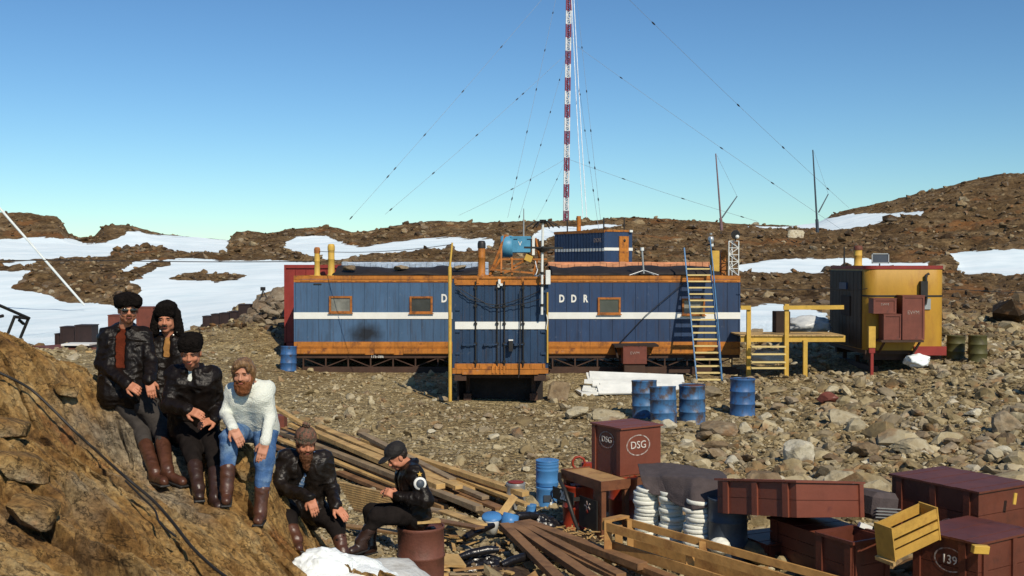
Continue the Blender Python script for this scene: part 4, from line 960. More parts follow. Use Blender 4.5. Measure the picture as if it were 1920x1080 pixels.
g = G(); g.tube([(.4, .6, HB), (.4, .6, HB+.9)], .05, 6); g.build('pipe', M_dkm, t)
g = G(); g.tube([(.3, 3.4, HB), (.3, 3.4, HB+1.1)], .16, 8); g.build('chimney', M_or, t)
g = G(); g.tube([(.3, 4.8, HB), (.3, 4.8, HB+.9)], .05, 6); g.build('pipe', M_dkm, t)
g = G(); g.box((2.2, -.1, HB-.02), (.25, .1, .15)); g.build('lamp', M_whm, t)
g = G(); g.tube([(2.0, .4, HB), (2.0, .4, HB+.9)], .04, 6); g.build('pipe', M_dkm, t)
# ---- yellow rounded cabin
yx0, yx1 = 10.3, W(1773, 600, 32).x; yz0, yz1 = W(1700, 657, 32).z, W(1700, 500, 32).z
t = thing('yellow_cabin', 'yellow sledge cabin with rounded corners and a brown shaded side, right of the timber platform', 'cabin', ((yx0+yx1)/2, 33.9, yz0))
def rrect(x0, x1, y0, y1, r, n=7, ins=0.):
    x0 += ins; x1 -= ins; y0 += ins; y1 -= ins; r = max(r-ins, .02); out = []
    for cx, cy, a0 in ((x1-r, y0+r, -90), (x1-r, y1-r, 0), (x0+r, y1-r, 90), (x0+r, y0+r, 180)):
        for k in range(n+1): a = R(a0+90*k/n); out.append((cx+r*math.cos(a), cy+r*math.sin(a)))
    return out
def loft(g, rings, smooth=True, caps=True):
    n = len(rings[0]); vs = [p for r_ in rings for p in r_]; fs = []
    for i in range(len(rings)-1):
        for k in range(n): k2 = (k+1) % n; fs.append((i*n+k, i*n+k2, (i+1)*n+k2, (i+1)*n+k))
    g.add(vs, fs, smooth)
    if caps: g.add(rings[-1], [tuple(range(n))]); g.add(rings[0], [tuple(reversed(range(n)))])
g = G(); hh = yz1-yz0
loft(g, [[(x, y, z+yz0) for x, y in rrect(yx0, yx1, 32.0, 35.8, .34, ins=i)] for z, i in ((0, 0), (hh*.35, 0), (hh*.7, 0), (hh-.02, 0), (hh, .02))])
g.build('shell', M_yelc, t, world=True)
g = G(); loft(g, [[(x, y, z) for x, y in rrect(yx0-.02, yx1+.02, 31.98, 35.82, .35)] for z in (yz1-.07, yz1+.03)]); g.build('roof_edge', M_red, t, world=True)
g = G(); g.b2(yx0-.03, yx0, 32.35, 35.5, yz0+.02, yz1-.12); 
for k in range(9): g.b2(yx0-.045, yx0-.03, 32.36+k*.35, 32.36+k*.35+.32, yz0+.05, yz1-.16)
pn = g.build('side_panel', M_dead, t, world=True)  # boards of the shaded side, the shade put into their dark colour
g = G(); g.b2(yx0-.08, yx0-.045, 33.3, 34.2, yz0+.95, yz0+1.55); g.build('shutter', M_awn, pn, world=True)
g = G(); g.b2(yx0-.10, yx0-.045, 33.6, 34.3, yz0+1.75, yz0+1.95); g.build('blue_plate', M_blued, pn, world=True)
g = G(); loft(g, [[(x, y, z) for x, y in rrect(yx0-.012, yx1+.012, 31.988, 35.812, .345)] for z in (yz0+hh*.64, yz0+hh*.66)]); g.build('cable_band', M_dkm, t, world=True)
for k in range(6):
    pass
g = G(); xx = W(1746, 0, 32).x; g.b2(W(1718, 0, 32).x, yx1+.01, 31.94, 32.0, yz0-.14, yz0+.12); g.build('red_skirt', M_red, t, world=True)
g = G(); g.b2(yx0+.02, yx1-.02, 32.1, 35.7, yz0-.12, yz0); g.build('chassis', M_brs, t, world=True)
g = G()
for y in (32.3, 35.2): g.b2(yx0+.1, yx1-.1, y, y+.2, yz0-.3, yz0-.12)
for x in (yx0+.3, yx1-.5):
    g.b2(x, x+.2, 32.4, 35.7, .45, .62)
    for y in (32.7, 34, 35.3): g.b2(x+.04, x+.16, y, y+.1, .6, yz0-.3)
g.build('sledge_frame', M_brs, t, world=True)
g = G(); p = W(1738, 540, 31.93); g.tube([W(1742, 513, 31.93), W(1736, 516, 31.93), W(1737, 560, 31.93), W(1735, 571, 31.93)], .04, 8); g.b2(p.x-.2, p.x-.0, 31.85, 31.985, p.z-.25, p.z+.2); g.build('exhaust_pipe', M_dkm, t, world=True)
g = G(); a = W(1732, 580, 31.97); b = W(1745, 560, 31.97); g.b2(a.x, b.x, 31.96, 31.99, a.z, b.z); g.build('grey_plate', M_steel, t, world=True)
stv = stovepipe(1609, 461, 34, .12, M_yel, 'yellow stove pipe with a rusty cap on the yellow cabin roof', M_rust, base=yz1)
whip(1583, 500, 463, 33.5, .03, M_dkm, 'dark post standing on the left of the yellow cabin roof', 'roof_post')
g = G(); a = W(1636, 494, 33.0); b = W(1665, 475, 33.0); g.b2(a.x, b.x, 33, 33.04, a.z, b.z); g.tube([((a.x+b.x)/2, 33.06, yz1), ((a.x+b.x)/2, 33.06, b.z-.1)], .02, 6); o = g.build('mesh_panel', M_grb, None); tag(o, 'grey rectangular mesh panel on the yellow cabin roof', 'panel')
g = G(); g.b2(a.x-.03, b.x+.03, 32.98, 33.0, b.z-.03, b.z); g.b2(a.x-.03, b.x+.03, 32.98, 33.0, a.z, a.z+.03); g.b2(a.x-.03, a.x, 32.98, 33.0, a.z, b.z); g.b2(b.x, b.x+.03, 32.98, 33.0, a.z, b.z); g.build('frame', M_steel, o)
def post(px0, px1, y0, y1, D, mat, dep=.1):
    a = W(px0, y1, D); b = W(px1, y0, D); return (a.x, b.x, D, D+dep, a.z, b.z)
g = G(); g.b2(*post(1629, 1642, 612, 652, 31.6, None)); o = g.build('yellow_post', M_yel, None); tag(o, 'short yellow post with a red foot under the left corner of the yellow cabin', 'post')
g = G(); g.b2(*post(1630, 1641, 652, 662, 31.62, None)); p = W(1635, 662, 31.65); g.b2(p.x-.04, p.x+.04, 31.63, 31.7, tz(p.x, 31.65)-.1, p.z); g.build('foot', M_red, o)
# shelf and three brown crates on the cabin front
ssz = W(1700, 637.5, 31.5).z
g = G(); a = W(1655, 0, 31.5).x; b = W(1735, 0, 31.5).x; g.b2(a, b, 31.4, 31.995, ssz-.06, ssz); g.bar((a+.1, 31.45, ssz-.06), (a+.1, 31.95, ssz-.4), .05, .05); g.bar((b-.1, 31.45, ssz-.06), (b-.1, 31.95, ssz-.4), .05, .05); tag(g.build('wall_shelf', M_brs), 'brown bracket shelf carrying crates on the front of the yellow cabin', 'shelf')
def plaincrate(px0, px1, y0, y1, D, dep, label, mat=M_mar2, txt=None, grp=None):
    a = W(px0, y1, D); b = W(px1, y0, D); w, h = b.x-a.x, b.z-a.z
    t = thing('brown_crate', label, 'crate', (a.x, D, a.z), group=grp)
    g = G(); g.b2(0, w, 0, dep, 0, h); g.build('body', mat, t)
    g = G(); g.b2(-.008, .05, -.02, .0, .05, h-.05); g.b2(w-.05, w+.008, -.02, 0, .05, h-.05); g.b2(-.008, w+.008, -.022, 0, 0, .05); g.b2(-.008, w+.008, -.022, 0, h-.05, h); g.build('batten', mat, t)
    g = G(); g.b2(-.02, w+.02, -.03, dep, h, h+.02); g.build('lid', mat, t)
    if txt: text_obj(txt, h*.12 if h > .8 else .1, M_letd, t, (w/2, -.004, h*.62), (R(90), 0, 0))
    return t
k1 = plaincrate(1657, 1690, 590, 637, 31.5, .45, 'lower left brown crate on the shelf at the yellow cabin')
plaincrate(1638, 1680, 560.5, 588, 31.5, .45, 'small brown crate set highest and furthest left on the yellow cabin front', txt='EWM')
plaincrate(1692, 1733, 555, 637, 31.45, .5, 'tall double brown crate on the shelf at the yellow cabin', txt='EWM')
# ---- timber platform
pt = thing('timber_platform', 'yellow painted timber walkway with handrail between the blue container and the yellow cabin', 'platform', (W(1480, 640, 32.5).x, 32.5, W(1480, 690, 32.5).z))
g = G(); g.b2(*post(1389, 1585, 629, 641, 32.2, None, .08)); g.b2(*post(1389, 1585, 629, 640, 33.6, None, .08)); g.build('beam', M_yel, pt, world=True)
g = G(); z = W(1400, 627, 32.3).z
for k in range(22):
    x = W(1389+k*8.9, 0, 32.3).x; g.b2(x, x+.13, 32.15, 33.7, z-.045, z-.01)
g.build('deck', M_wood, pt, world=True)
for px, y0, y1 in ((1403, 573, 712), (1474, 570, 692), (1509, 638, 694)):
    g = G(); a = W(px, y1, 32.15); g.b2(a.x-.06, a.x+.06, 32.08, 32.19, min(a.z, tz(a.x, 32.1))-.1, W(px, y0, 32.15).z); g.build('post', M_yel, pt, world=True)
for a, b in (((1469, 577, 32.05), (1582, 576, 32.05)), ((1389, 577, 32.05), (1408, 577, 32.05))):
    g = G(); g.bar(W(*a), W(*b), .05, .12); g.build('handrail', M_yel, pt, world=True)
for k, py in enumerate((650, 664, 679, 690)):
    g = G(); a = W(1408, py, 31.9-.1*k); b = W(1472, py, 31.9-.1*k); g.bar(a, b, .2, .04); g.build('step', M_lady, pt, world=True)
# things around the platform
g = G(); a = W(1455, 626, 33.2); b = W(1482, 584, 33.2); g.b2(a.x, b.x, 33.2, 33.7, a.z, b.z); tag(g.build('dark_crate', M_awn, None, bevel=.01), 'dark upright crate standing on the timber platform', 'crate')
V, F = RK3[2]
def lump(name, px, py, D, w, d, h, mat, label, cat, seed=2, smooth=True, base=None, amp=.12):
    V, F = ico(4); P = V*np.array([w/2, d/2, h/2]); nz = fbm(V[:, 0]*2+seed, V[:, 1]*2, V[:, 2]*2, seed, 4); P = P*(1+amp*2*nz)[:, None]
    c = W(px, py, D); P = P+np.array([c.x, c.y, c.z])
    o = npobj(name, P, F, mat, smooth); return tag(o, label, cat)
M_plas = M('pale_crumpled_plastic', (.50, .52, .52), .35, var=.2, scale=4, bump=.9, bscale=7)
lump('plastic_bundle', 1515, 610, 34.6, 1.5, .8, .65, M_plas, 'crumpled pale plastic bundle lying behind the timber platform', 'bundle', 4, amp=.2)
M_snow2 = M('snow', (.80, .86, .86), .7, var=.06, bump=.4, bscale=12)
lump('white_sack', 1440, 668, 33.3, 1.1, .5, .5, M_plas, 'pale sheeting stuffed under the timber platform', 'sheeting', 6, amp=.2)
lump('snow_lump', 1720, 676, 31.9, .75, .5, .4, M_snow2, 'small lump of snow lying under the yellow cabin', 'snow', 8, amp=.25)
# white planks heap
M_wpl = M('whitewashed_plank', (.74, .75, .70), .7, var=.12, scale=2, bump=.3, bscale=10, col2=(.45, .36, .24), amt=.28, sc2=3)
rg = random.Random(4)
for k in range(15):
    y = rg.uniform(29.2, 30.6); cx = rg.uniform(1165, 1215); L = rg.uniform(1.9, 2.7); c = W(cx, 700, y); zb = tz(c.x, c.y)
    z = zb + .06 + .24*max(0, (y-29.1)/1.5) + rg.uniform(-.03, .05); a = rg.uniform(-.16, .12); tl = rg.uniform(-.05, .03)-.02
    d = Vector((math.cos(a), math.sin(a), tl)); g = G(); g.bar(Vector((c.x, c.y, z))-d*L/2, Vector((c.x, c.y, z))+d*L/2, rg.uniform(.28, .5), .035, (rg.uniform(-.05,.05), rg.uniform(-.5, -.1), 1))
    tag(g.build('white_plank', M_wpl), 'whitewashed plank in the heap in front of the right blue container', 'plank', 'heap of white planks')
g = G(); c = W(1150, 716, 29.1); zb = tz(c.x, c.y); g.bar((c.x-.9, 29.6, zb+.05), (c.x+1.3, 29.9, zb+.12), .9, .08); tag(g.build('white_board', M_wpl), 'broad white board lying under the heap of white planks', 'board')
# ---- drums
def drum(label, px, pyb, D, r, h, mat, tilt=(0, 0), group=None, lidm=None, zbase=None, name='oil_drum', ribs=2):
    p = W(px, pyb, D); zb = tz(p.x, D) if zbase is None else zbase
    t = thing(name, label, 'drum', (p.x, D, zb-.02 if zbase is None else zb), (tilt[0], tilt[1], px*.7), group)
    pr = [(0, 0), (r*.97, 0), (r*1.02, .008), (r*1.02, .03), (r, .035)]
    for k in range(1, ribs+1):
        z = h*k/(ribs+1); pr += [(r, z-.022), (r*1.035, z-.012), (r*1.045, z), (r*1.035, z+.012), (r, z+.022)]
    pr += [(r, h-.035), (r*1.02, h-.03), (r*1.03, h-.01), (r*1.02, h), (r*.97, h), (r*.965, h-.02), (r*.96, h-.024)]
    g = G(); g.lathe(pr, n=32); P_ = np.array([v[:] for v in g.v]); ag = np.arctan2(P_[:, 1], P_[:, 0]); ds = 1+.022*vnoise(np.cos(ag)*1.6+px, np.sin(ag)*1.6, P_[:, 2]*4, seed=int(px))*np.clip(np.sin(P_[:, 2]/h*math.pi)*2, 0, 1)
    g.v = [Vector((v.x*d_, v.y*d_, v.z)) for v, d_ in zip(g.v, ds)]; g.build('body', mat, t)
    g = G(); g.lathe([(r*.962, h-.03), (r*.962, h-.018), (0, h-.016)], n=32); l = g.build('lid', lidm or mat, t)
    g = G(); g.lathe([(.03, h-.018), (.035, h-.005), (.0, h-.004)], (r*.6, 0, 0), 10); g.build('bung', M_dkm, l)
    return t
M_barb2 = M('faded_blue_drum_paint', (.050, .150, .31), .5, var=.3, scale=3, bump=.12, col2=(.07, .045, .035), amt=.45, sc2=4, sharp=.1, streak=.7)
drum('blue drum standing at the back left of the group of drums, top dented and grey', 1209, 770, 25.6, .29, .88, M_barb2, (R(2), R(-3)), lidm=M_steel)
drum('tilted blue drum nearest the camera in the middle of the group of drums', 1245, 793, 24.3, .29, .88, M_barb2, (R(3), R(-5)))
drum('rust stained blue drum at the right of the group of three', 1298, 788, 24.6, .29, .88, M_barb2, (0, R(1)), lidm=M_rust)
drum('blue drum standing alone to the right of the other drums', 1392, 780, 25.9, .29, .88, M_barb, (0, 0))
drum('small blue drum at the left end of the blue station', 540.5, 692, 33.0, .235, .76, M_barb, (0, R(4)))
drum('olive green drum close beside the yellow cabin', 1791, 668, 33.0, .26, .72, M_barg, (0, R(-2)))
drum('olive green drum further from the yellow cabin, with a dent', 1833, 677, 32.2, .26, .80, M_barg, (0, R(2)))
g = G(); c = W(1580, 650, 37); 
# ---- far left: dark crates by the snow
def gcrate(name, px0, px1, y0, y1, D, dep, mat, label, group=None, cat='crate', rot=0, ground=False):
    a = W(px0, y1, D); b = W(px1, y0, D); w, h = b.x-a.x, b.z-a.z; c = Vector(((a.x+b.x)/2, D+dep/2, a.z)); zlow = 0
    if ground: zlow = min(0, tz(c.x, D)-a.z) - .06
    t = thing(name, label, cat, c, (0, 0, rot), group)
    g = G(); g.b2(-w/2, w/2, -dep/2, dep/2, zlow, h); g.build('body', mat, t)
    g = G(); g.b2(-w/2-.02, w/2+.02, -dep/2-.02, dep/2+.02, h, h+.03); g.build('lid', mat, t)
    g = G()
    for x in (-w/2, w/2-.06): g.b2(x, x+.06, -dep/2-.02, -dep/2, zlow, h-.01)
    g.build('batten', mat, t); return t
M_dbc = M('black_brown_crate', (.030, .016, .014), .6, var=.3, bump=.2)
for i, (a, b, c, d) in enumerate([(380, 396, 594, 611), (396, 412, 590, 609), (412, 431, 588, 607), (431, 447, 585, 603), (447, 469, 572, 600)]):
    gcrate('dark_crate', a, b, c, d, 42-.1*i, .6, M_dbc, 'tallest dark crate, at the right end of the row beyond the snow' if i == 4 else 'low dark crate in the row standing at the edge of the snow', None if i == 4 else 'row of dark crates by the snow', ground=True)
for i, (a, b, c, d, l) in enumerate([(103, 117, 627, 646, 'smallest dark brown crate, left of the stack behind the rock'), (113, 140, 614, 645, 'dark brown crate in the middle behind the rock'), (141, 172, 611, 640, 'dark brown crate at the right behind the rock, beside the man in sunglasses'), (203, 226, 592, 640, 'brown box showing behind the left shoulder side of the man in sunglasses'), (256, 287, 577, 640, 'brown box showing between the man in sunglasses and his neighbour')]):
    gcrate('dark_crate', a, b, c, d, 38-.3*i, .6, M_dbc if i < 3 else M_mar2, l, ground=True)
g = G(); a = W(98, 650, 36); b = W(176, 662, 34.5); g.bar(a, b, 1.3, .12); g.bar(a+Vector((0, -.4, -.12)), b+Vector((0, -.4, -.15)), .05, .22); o = g.build('wooden_board', M_rust, None); tag(o, 'red brown wooden crate lid lying below the dark crates', 'lid')
g = G(); g.box(W(150, 645, 35.5), (.9, .8, .05)); tag(g.build('white_sheet', M_wh), 'small white sheet lying beneath the dark crates', 'sheet')
g = G(); g.bar(W(158, 684, 33), W(168, 660, 33.8), .2, .08); tag(g.build('short_plank', M_wood), 'short pale plank propped below the dark crates', 'plank')
# metal frame far left
t = thing('metal_frame', 'black angled tubular metal frame at the left edge behind the rock', 'frame', W(20, 620, 12.5))
g = G()
for a, b in (((-30, 560, 12), (55, 597, 12.6)), ((53, 598, 12.6), (38, 634, 12.6)), ((28, 592, 12.4), (15, 625, 12.4)), ((-10, 592, 12.2), (-25, 640, 12.2)), ((28, 594, 12.4), (53, 597, 12.6)), ((-30, 600, 12.0), (6, 592, 12.2)), ((36, 600, 12.5), (44, 607, 12.6))): g.tube([W(*a), W(*b)], .018, 8)
g.build('tubing', M_dkm, t, world=True)
# rope line from the left
cable('white_rope', [W(-40, 345, 57), W(158, 572, 60)], .062, M_whm, 'taut white rope running down from the upper left edge to the ground', 'rope', n=6)
cable('overhead_cable', [W(-120, 484, 40), W(130, 487, 45), W(590, 490, 45)], .02, M_dkm, 'thin dark cable strung across the left snowfield', n=10, sag=.05)
cable('overhead_cable', [W(595, 471, 33.8), W(848, 458, 27.6)], .009, M_dkm, 'thin dark cable from the first stove pipe to the yellow pole', n=16, sag=.10)
cable('overhead_cable', [W(1389, 540, 33.4), W(1553, 541, 33.0), W(1626, 541, 31.95)], .012, M_dkm, 'thin dark cable from the blue container to the yellow cabin', n=10, sag=.05)
cable('overhead_cable', [W(1773, 541, 32), W(2200, 548, 34)], .012, M_dkm, 'thin dark cable leading off right from the yellow cabin', n=10, sag=.1)
# tripod on the heap of stones
t = thing('tripod', 'small dark tripod on the stone heap left of the blue station', 'tripod', W(493, 562, 42))
g = G(); c = W(493, 545, 42)
for a in range(3): g.tube([c, W(493, 562, 42)+Vector((.22*math.cos(a*2.1), .22*math.sin(a*2.1), -.05))], .02, 6)
g.build('leg', M_dkm, t, world=True); g = G(); g.box(c+Vector((0, 0, .07)), (.16, .16, .14)); g.build('head', M_dkm, t, world=True)
rg = random.Random(8)
M_heap = rock_mat('heap_stone', [(.2, (.08, .055, .035)), (.5, (.20, .15, .10)), (.8, (.34, .29, .21))], .5, False)
def heapz(px): return np.interp(px, [455, 490, 510, 535], [600, 566, 556, 548])
for k in range(44):
    px = rg.uniform(458, 533); top = heapz(px); py = rg.uniform(top+8, 612); u = (py-top)/60
    D = 41.5 - u*2.2 + rg.uniform(-.3, .3); s = rg.uniform(.25, .55)
    boulder(px, py, D, s, s*.7, k, M_heap, 'grey brown stone in the heap at the left end of the station', 'stones in the heap by the left end of the station', base=W(px, py, D).z)
# the heap's body
V, F = ico(4); P = V*np.array([1.25, 1.3, 1.5]); P *= (1+.18*fbm(V[:, 0]*3, V[:, 1]*3, V[:, 2]*3, 9, 4))[:, None]; c = W(520, 612, 42); P = P+np.array([c.x+.2, c.y+.6, c.z])
hp = npobj('stone_heap', P, F, M_heap, False); tag(hp, 'heap of broken stones banked up behind the left end of the station', 'heap')
# ---- named boulders
for (px, py, D, w, h, k, mt, lab, dp) in [
  (1497, 858, 19.3, .50, .46, 0, M_pale, 'bright white pointed boulder standing among the rubble', None),
  (1640, 912, 16.0, .62, .50, 1, M_pale, 'big yellowish boulder behind the open crate', None),
  (1568, 890, 16.8, .50, .40, 2, M_pale, 'pale cracked boulder just left of the big yellowish one', None),
  (1430, 890, 17.0, .62, .40, 3, M_ston, 'grey boulder with a white streak behind the long maroon crate', None),
  (1583, 770, 24.0, .75, .36, 5, M_pale, 'flat pale boulder to the right of the lone blue drum', None),
  (1553, 737, 27.2, .55, .36, 4, M_mar2, 'reddish boulder right of the lone drum, below the platform', None),
  (1892, 800, 21.8, .70, .50, 6, M_ston, 'large grey boulder near the right edge', None),
  (1710, 830, 20.2, .75, .34, 7, M_pale, 'long pale boulder in the rubble above the right hand crates', None),
  (1620, 838, 20.0, .62, .34, 1, M_ston, 'rounded grey boulder between two pale ones', None),
  (1048, 706, 28.6, .62, .55, 3, M_ston, 'grey boulder beside the right corner of the end on container', None),
  (1140, 775, 25.0, .82, .28, 5, M_pale, 'flat yellowish slab left of the group of blue drums', None),
  (1081, 772, 25.2, .55, .32, 2, M_pale, 'grey white boulder left of the flat yellowish slab', None),
  (1252, 815, 23.2, .42, .30, 4, M_pale, 'pale boulder in front of the tilted blue drum', None),
  (1400, 812, 22.9, .34, .28, 6, M_pale, 'small pale boulder below the lone blue drum', None),
  (1347, 815, 22.8, .75, .30, 0, M_ston, 'long low boulder between the drums in the middle distance', None),
  (1492, 428, 118, 2.0, 1.1, 3, M_pale, 'pale round boulder on the ridge between the two thin masts', None),
  (1415, 585, 41, .6, .5, 2, M_ston, 'brown boulder behind the platform', None)]:
    boulder(px, py, D, w, h, k, mt, lab, deep=dp)
rg = random.Random(21)
for k in range(105):
    px = rg.uniform(1290, 1990) if k % 4 else rg.uniform(560, 1300); py = rg.uniform(690, 880); D = 3.5*FPX/(py-497)
    if avoid((px-960)/FPX*D, D): continue
    s = rg.uniform(.18, .40)*(1 if px > 1290 else .7)
    boulder(px, py, D, s*1.2, s*.6, k, M_pale if rg.random() < .35 else M_ston, 'rough broken boulder lying in the rubble right of the drums' if px > 1290 else 'pale low stone lying on the gravel before the station', 'boulders in the rubble on the right' if px > 1290 else 'low stones before the station', rotz=rg.uniform(0, 6))
# ---- tall mast and guys
mb = W(1061, 420, 149); mt_ = W(1068, -120, 149)
t = thing('radio_mast', 'very tall red and white lattice radio mast rising behind the station', 'mast', mb)
M_mr = M('mast_red', (.24, .06, .10), .5, bump=0); M_mw = M('mast_white', (.72, .72, .72), .5, bump=0)
nb = 22; ax = mt_-mb
zz0 = tz(mb.x, 149)
for k in range(-1, nb):
    u0 = k*25/540.; u1 = (k+1)*25/540.
    a = mb+ax*u0; b = mb+ax*u1; g = G(); hw = .29
    for dx, dy in ((-hw, -.2), (hw, -.2), (0, .35)): g.tube([a+Vector((dx, dy, 0)), b+Vector((dx, dy, 0))], .12, 5)
    for j in range(3):
        p, q_ = a.lerp(b, j/3), a.lerp(b, (j+1)/3); s = 1 if j % 2 else -1
        g.tube([p+Vector((s*hw, -.2, 0)), q_+Vector((-s*hw, -.2, 0))], .05, 4); g.tube([p+Vector((-s*hw, -.2, 0)), q_+Vector((0, .35, 0))], .05, 4); g.tube([p+Vector((-hw, -.2, 0)), p+Vector((hw, -.2, 0))], .06, 4)
    g.build('lattice_section', M_mr if k % 2 == 0 else M_mw, t, world=True)
M_wire = M('guy_wire', (.26, .30, .34), .5, bump=0); M_wirel = M('pale_wire', (.75, .8, .85), .5, bump=0); M_ins = M('insulator', (.03, .03, .035), .4, bump=0)
GW = [ # label, mast end (px, py), ground end (px, py, D), insulator positions (px)
 ('guy wire on the left reaching the ground furthest left', (1066, -60), (655, 412, 130), [(928, 75), (861, 162), (793, 247), (739, 312), (727, 329), (660, 409)]),
 ('second guy wire on the left, from high on the mast', (1063, 100), (722, 402, 128), [(980, 172), (967, 180), (894, 250), (813, 322), (732, 392)]),
 ('steep guy wire left of the mast with the most insulators', (1046, -20), (952, 408, 120), [(1040, 23), (1026, 92), (1010, 165), (992, 245), (973, 332), (963, 372)]),
 ('steep guy wire closest to the left of the mast', (1063, 100), (972, 412, 118), [(1049, 148), (1034, 207), (1016, 269), (996, 335), (973, 406)]),
 ('low shallow guy wire left of the mast', (1062, 297), (860, 404, 140), [(960, 351)]),
 ('short low guy wire left of the mast', (1062, 297), (1004, 415, 135), [(1044, 333), (1025, 373)]),
 ('steep guy wire furthest right of the mast', (1082, 0), (1126, 412, 118), [(1087, 87), (1097, 168), (1106, 242), (1114, 312), (1122, 373)]),
 ('steep guy wire closest to the right of the mast', (1072, 60), (1124, 440, 116), [(1079, 175), (1090, 242), (1101, 302), (1112, 354)]),
 ('long guy wire crossing to the first thin mast', (1066, 75), (1592, 440, 125), [(1157, 155), (1348, 281), (1448, 342)]),
 ('long guy wire on the right reaching past the second thin mast', (1150, -30), (1592, 390, 128), [(1219, 49), (1378, 200), (1465, 277), (1552, 352)]),
 ('low shallow guy wire right of the mast', (1062, 297), (1420, 415, 140), [(1168, 335), (1280, 372), (1391, 408)])]
for lab, m_, gr, ins in GW:
    D0 = 149
    a = W(m_[0], m_[1], D0 if lab.find('past') < 0 else 100); b = W(*gr)
    tt = thing('guy_wire', lab, 'wire', b); g = G(); g.tube([a.lerp(b, k/12)-Vector((0, 0, .25*4*(k/12)*(1-k/12))) for k in range(13)], .018, 4, cap=False); g.build('wire', M_wire, tt, world=True)
    pa = Vector(pix(a)); pb = Vector(pix(b))
    for (ix, iy) in ins:
        v = Vector((ix, iy))
        # parameter in picture -> parameter in space
        best = min(range(401), key=lambda k: (Vector(pix(a.lerp(b, k/400)))-v).length); u = best/400
        c = a.lerp(b, u)-Vector((0, 0, .25*4*u*(1-u))); d = (b-a).normalized()
        g = G(); g.tube([c-d*.28, c-d*.1, c+d*.1, c+d*.28], [.03, .075, .075, .03], 6); g.build('insulator', M_ins, tt, world=True)
for px0, px1, px2, lab in ((1070, 1081, 1093, 'left one of the pale twin feeder wires beside the tall mast'), (1074, 1087, 1100, 'right one of the pale twin feeder wires beside the tall mast')):
    cable('feeder_wire', [W(px0, -40, 140), W(px1, 200, 138), W(px2, 408, 136)], .055, M_wirel, lab, 'wire', n=6)
for k, (pb, pt_, be, bs, lab) in enumerate((((1353, 424), (1342, 288), (1382, 368), (1354, 408), 'left one of two thin distant masts on the ridge, with a slanting boom'), ((1533, 428), (1524, 281), (1553, 364), (1535, 398), 'right one of two thin distant masts, at the edge of the snow'))):
    Dm = 108; t = thing('thin_mast', lab, 'mast', W(pb[0], pb[1], Dm)); g = G(); a = W(pb[0], pb[1]+8, Dm); b = W(pt_[0], pt_[1], Dm); g.tube([a, a.lerp(b, .5), b], [.10, .085, .06], 6); 
    g.tube([a, a.lerp(b, .16)], .16, 6); g.build('pole', M_grb if k else M('mast_pink_grey', (.20, .12, .13), .6, bump=0), t, world=True)
    g = G(); g.tube([W(bs[0], bs[1], Dm), W(be[0], be[1], Dm+1)], [.07, .05], 6); g.build('boom', M_grb, t, world=True)
    g = G(); g.tube([W(be[0], be[1], Dm+1), W(pt_[0]+2, pt_[1]+3, Dm)], .014, 4); g.build('stay', M_wire, t, world=True)
# ------------------------------------------------------------------ foreground
# drum the man sits on
M_rustb = M('rust_brown_drum', (.135, .048, .030), .6, var=.25, scale=4, bump=.2, col2=(.09, .035, .02), amt=.4, sc2=5)
dz_ = W(788, 985, 10.75).z
drum('rusty brown drum the man in the cap is sitting on', 789, 985, 10.75, .228, .86, M_rustb, zbase=dz_-.86, lidm=M_rust, ribs=2)
g = G(); c = W(800, 978, 10.56); g.bar(c+Vector((-.1, .0, 0)), c+Vector((.12, .06, 0)), .12, .025); tag(g.build('wood_offcut', M_wood), 'pale wood offcut lying on top of the rusty drum', 'wood')
# snow heap at the bottom
V, F = ico(5); P = V*np.array([.72, .55, .34]); P = P*(1+.20*fbm(V[:, 0]*4, V[:, 1]*4, V[:, 2]*4, 77, 5))[:, None]; c = W(612, 1128, 9.0); P = P+np.array([c.x, c.y, c.z+.01])
P2 = V*np.array([.27, .22, .19]); P2 = P2*(1+.25*fbm(V[:, 0]*4+9, V[:, 1]*4, V[:, 2]*4, 78, 5))[:, None]; c = W(606, 1068, 8.95); 
M_sn = M('melting_snow', (.84, .88, .86), .6, var=.08, scale=6, bump=.7, bscale=25)
so = npobj('snow_heap', P, F, M_sn, True); tag(so, 'small heap of melting snow at the bottom below the seated man', 'snow')
P2 = P2+np.array([c.x, c.y, c.z-.02]); so2 = npobj('snow_heap', P2, F, M_sn, True); tag(so2, 'peak of snow piled in front of the brown boots', 'snow')
V, F = ico(4); P = V*np.array([.42, .50, .30]); P = P*(1+.15*fbm(V[:, 0]*3, V[:, 1]*3, V[:, 2]*3, 79, 4))[:, None]; c = W(726, 1106, 10.0); P = P+np.array([c.x, c.y, c.z-.02])
tag(npobj('grey_lump', P, F, M('mottled_grey', (.55, .56, .54), .5, var=.3, scale=4, bump=.8, bscale=14, col2=(.30, .29, .26), amt=.4, sc2=4), True), 'smooth grey lump between the snow and the rusty drum', 'ice')  # grey lump, mottled with a darker grey
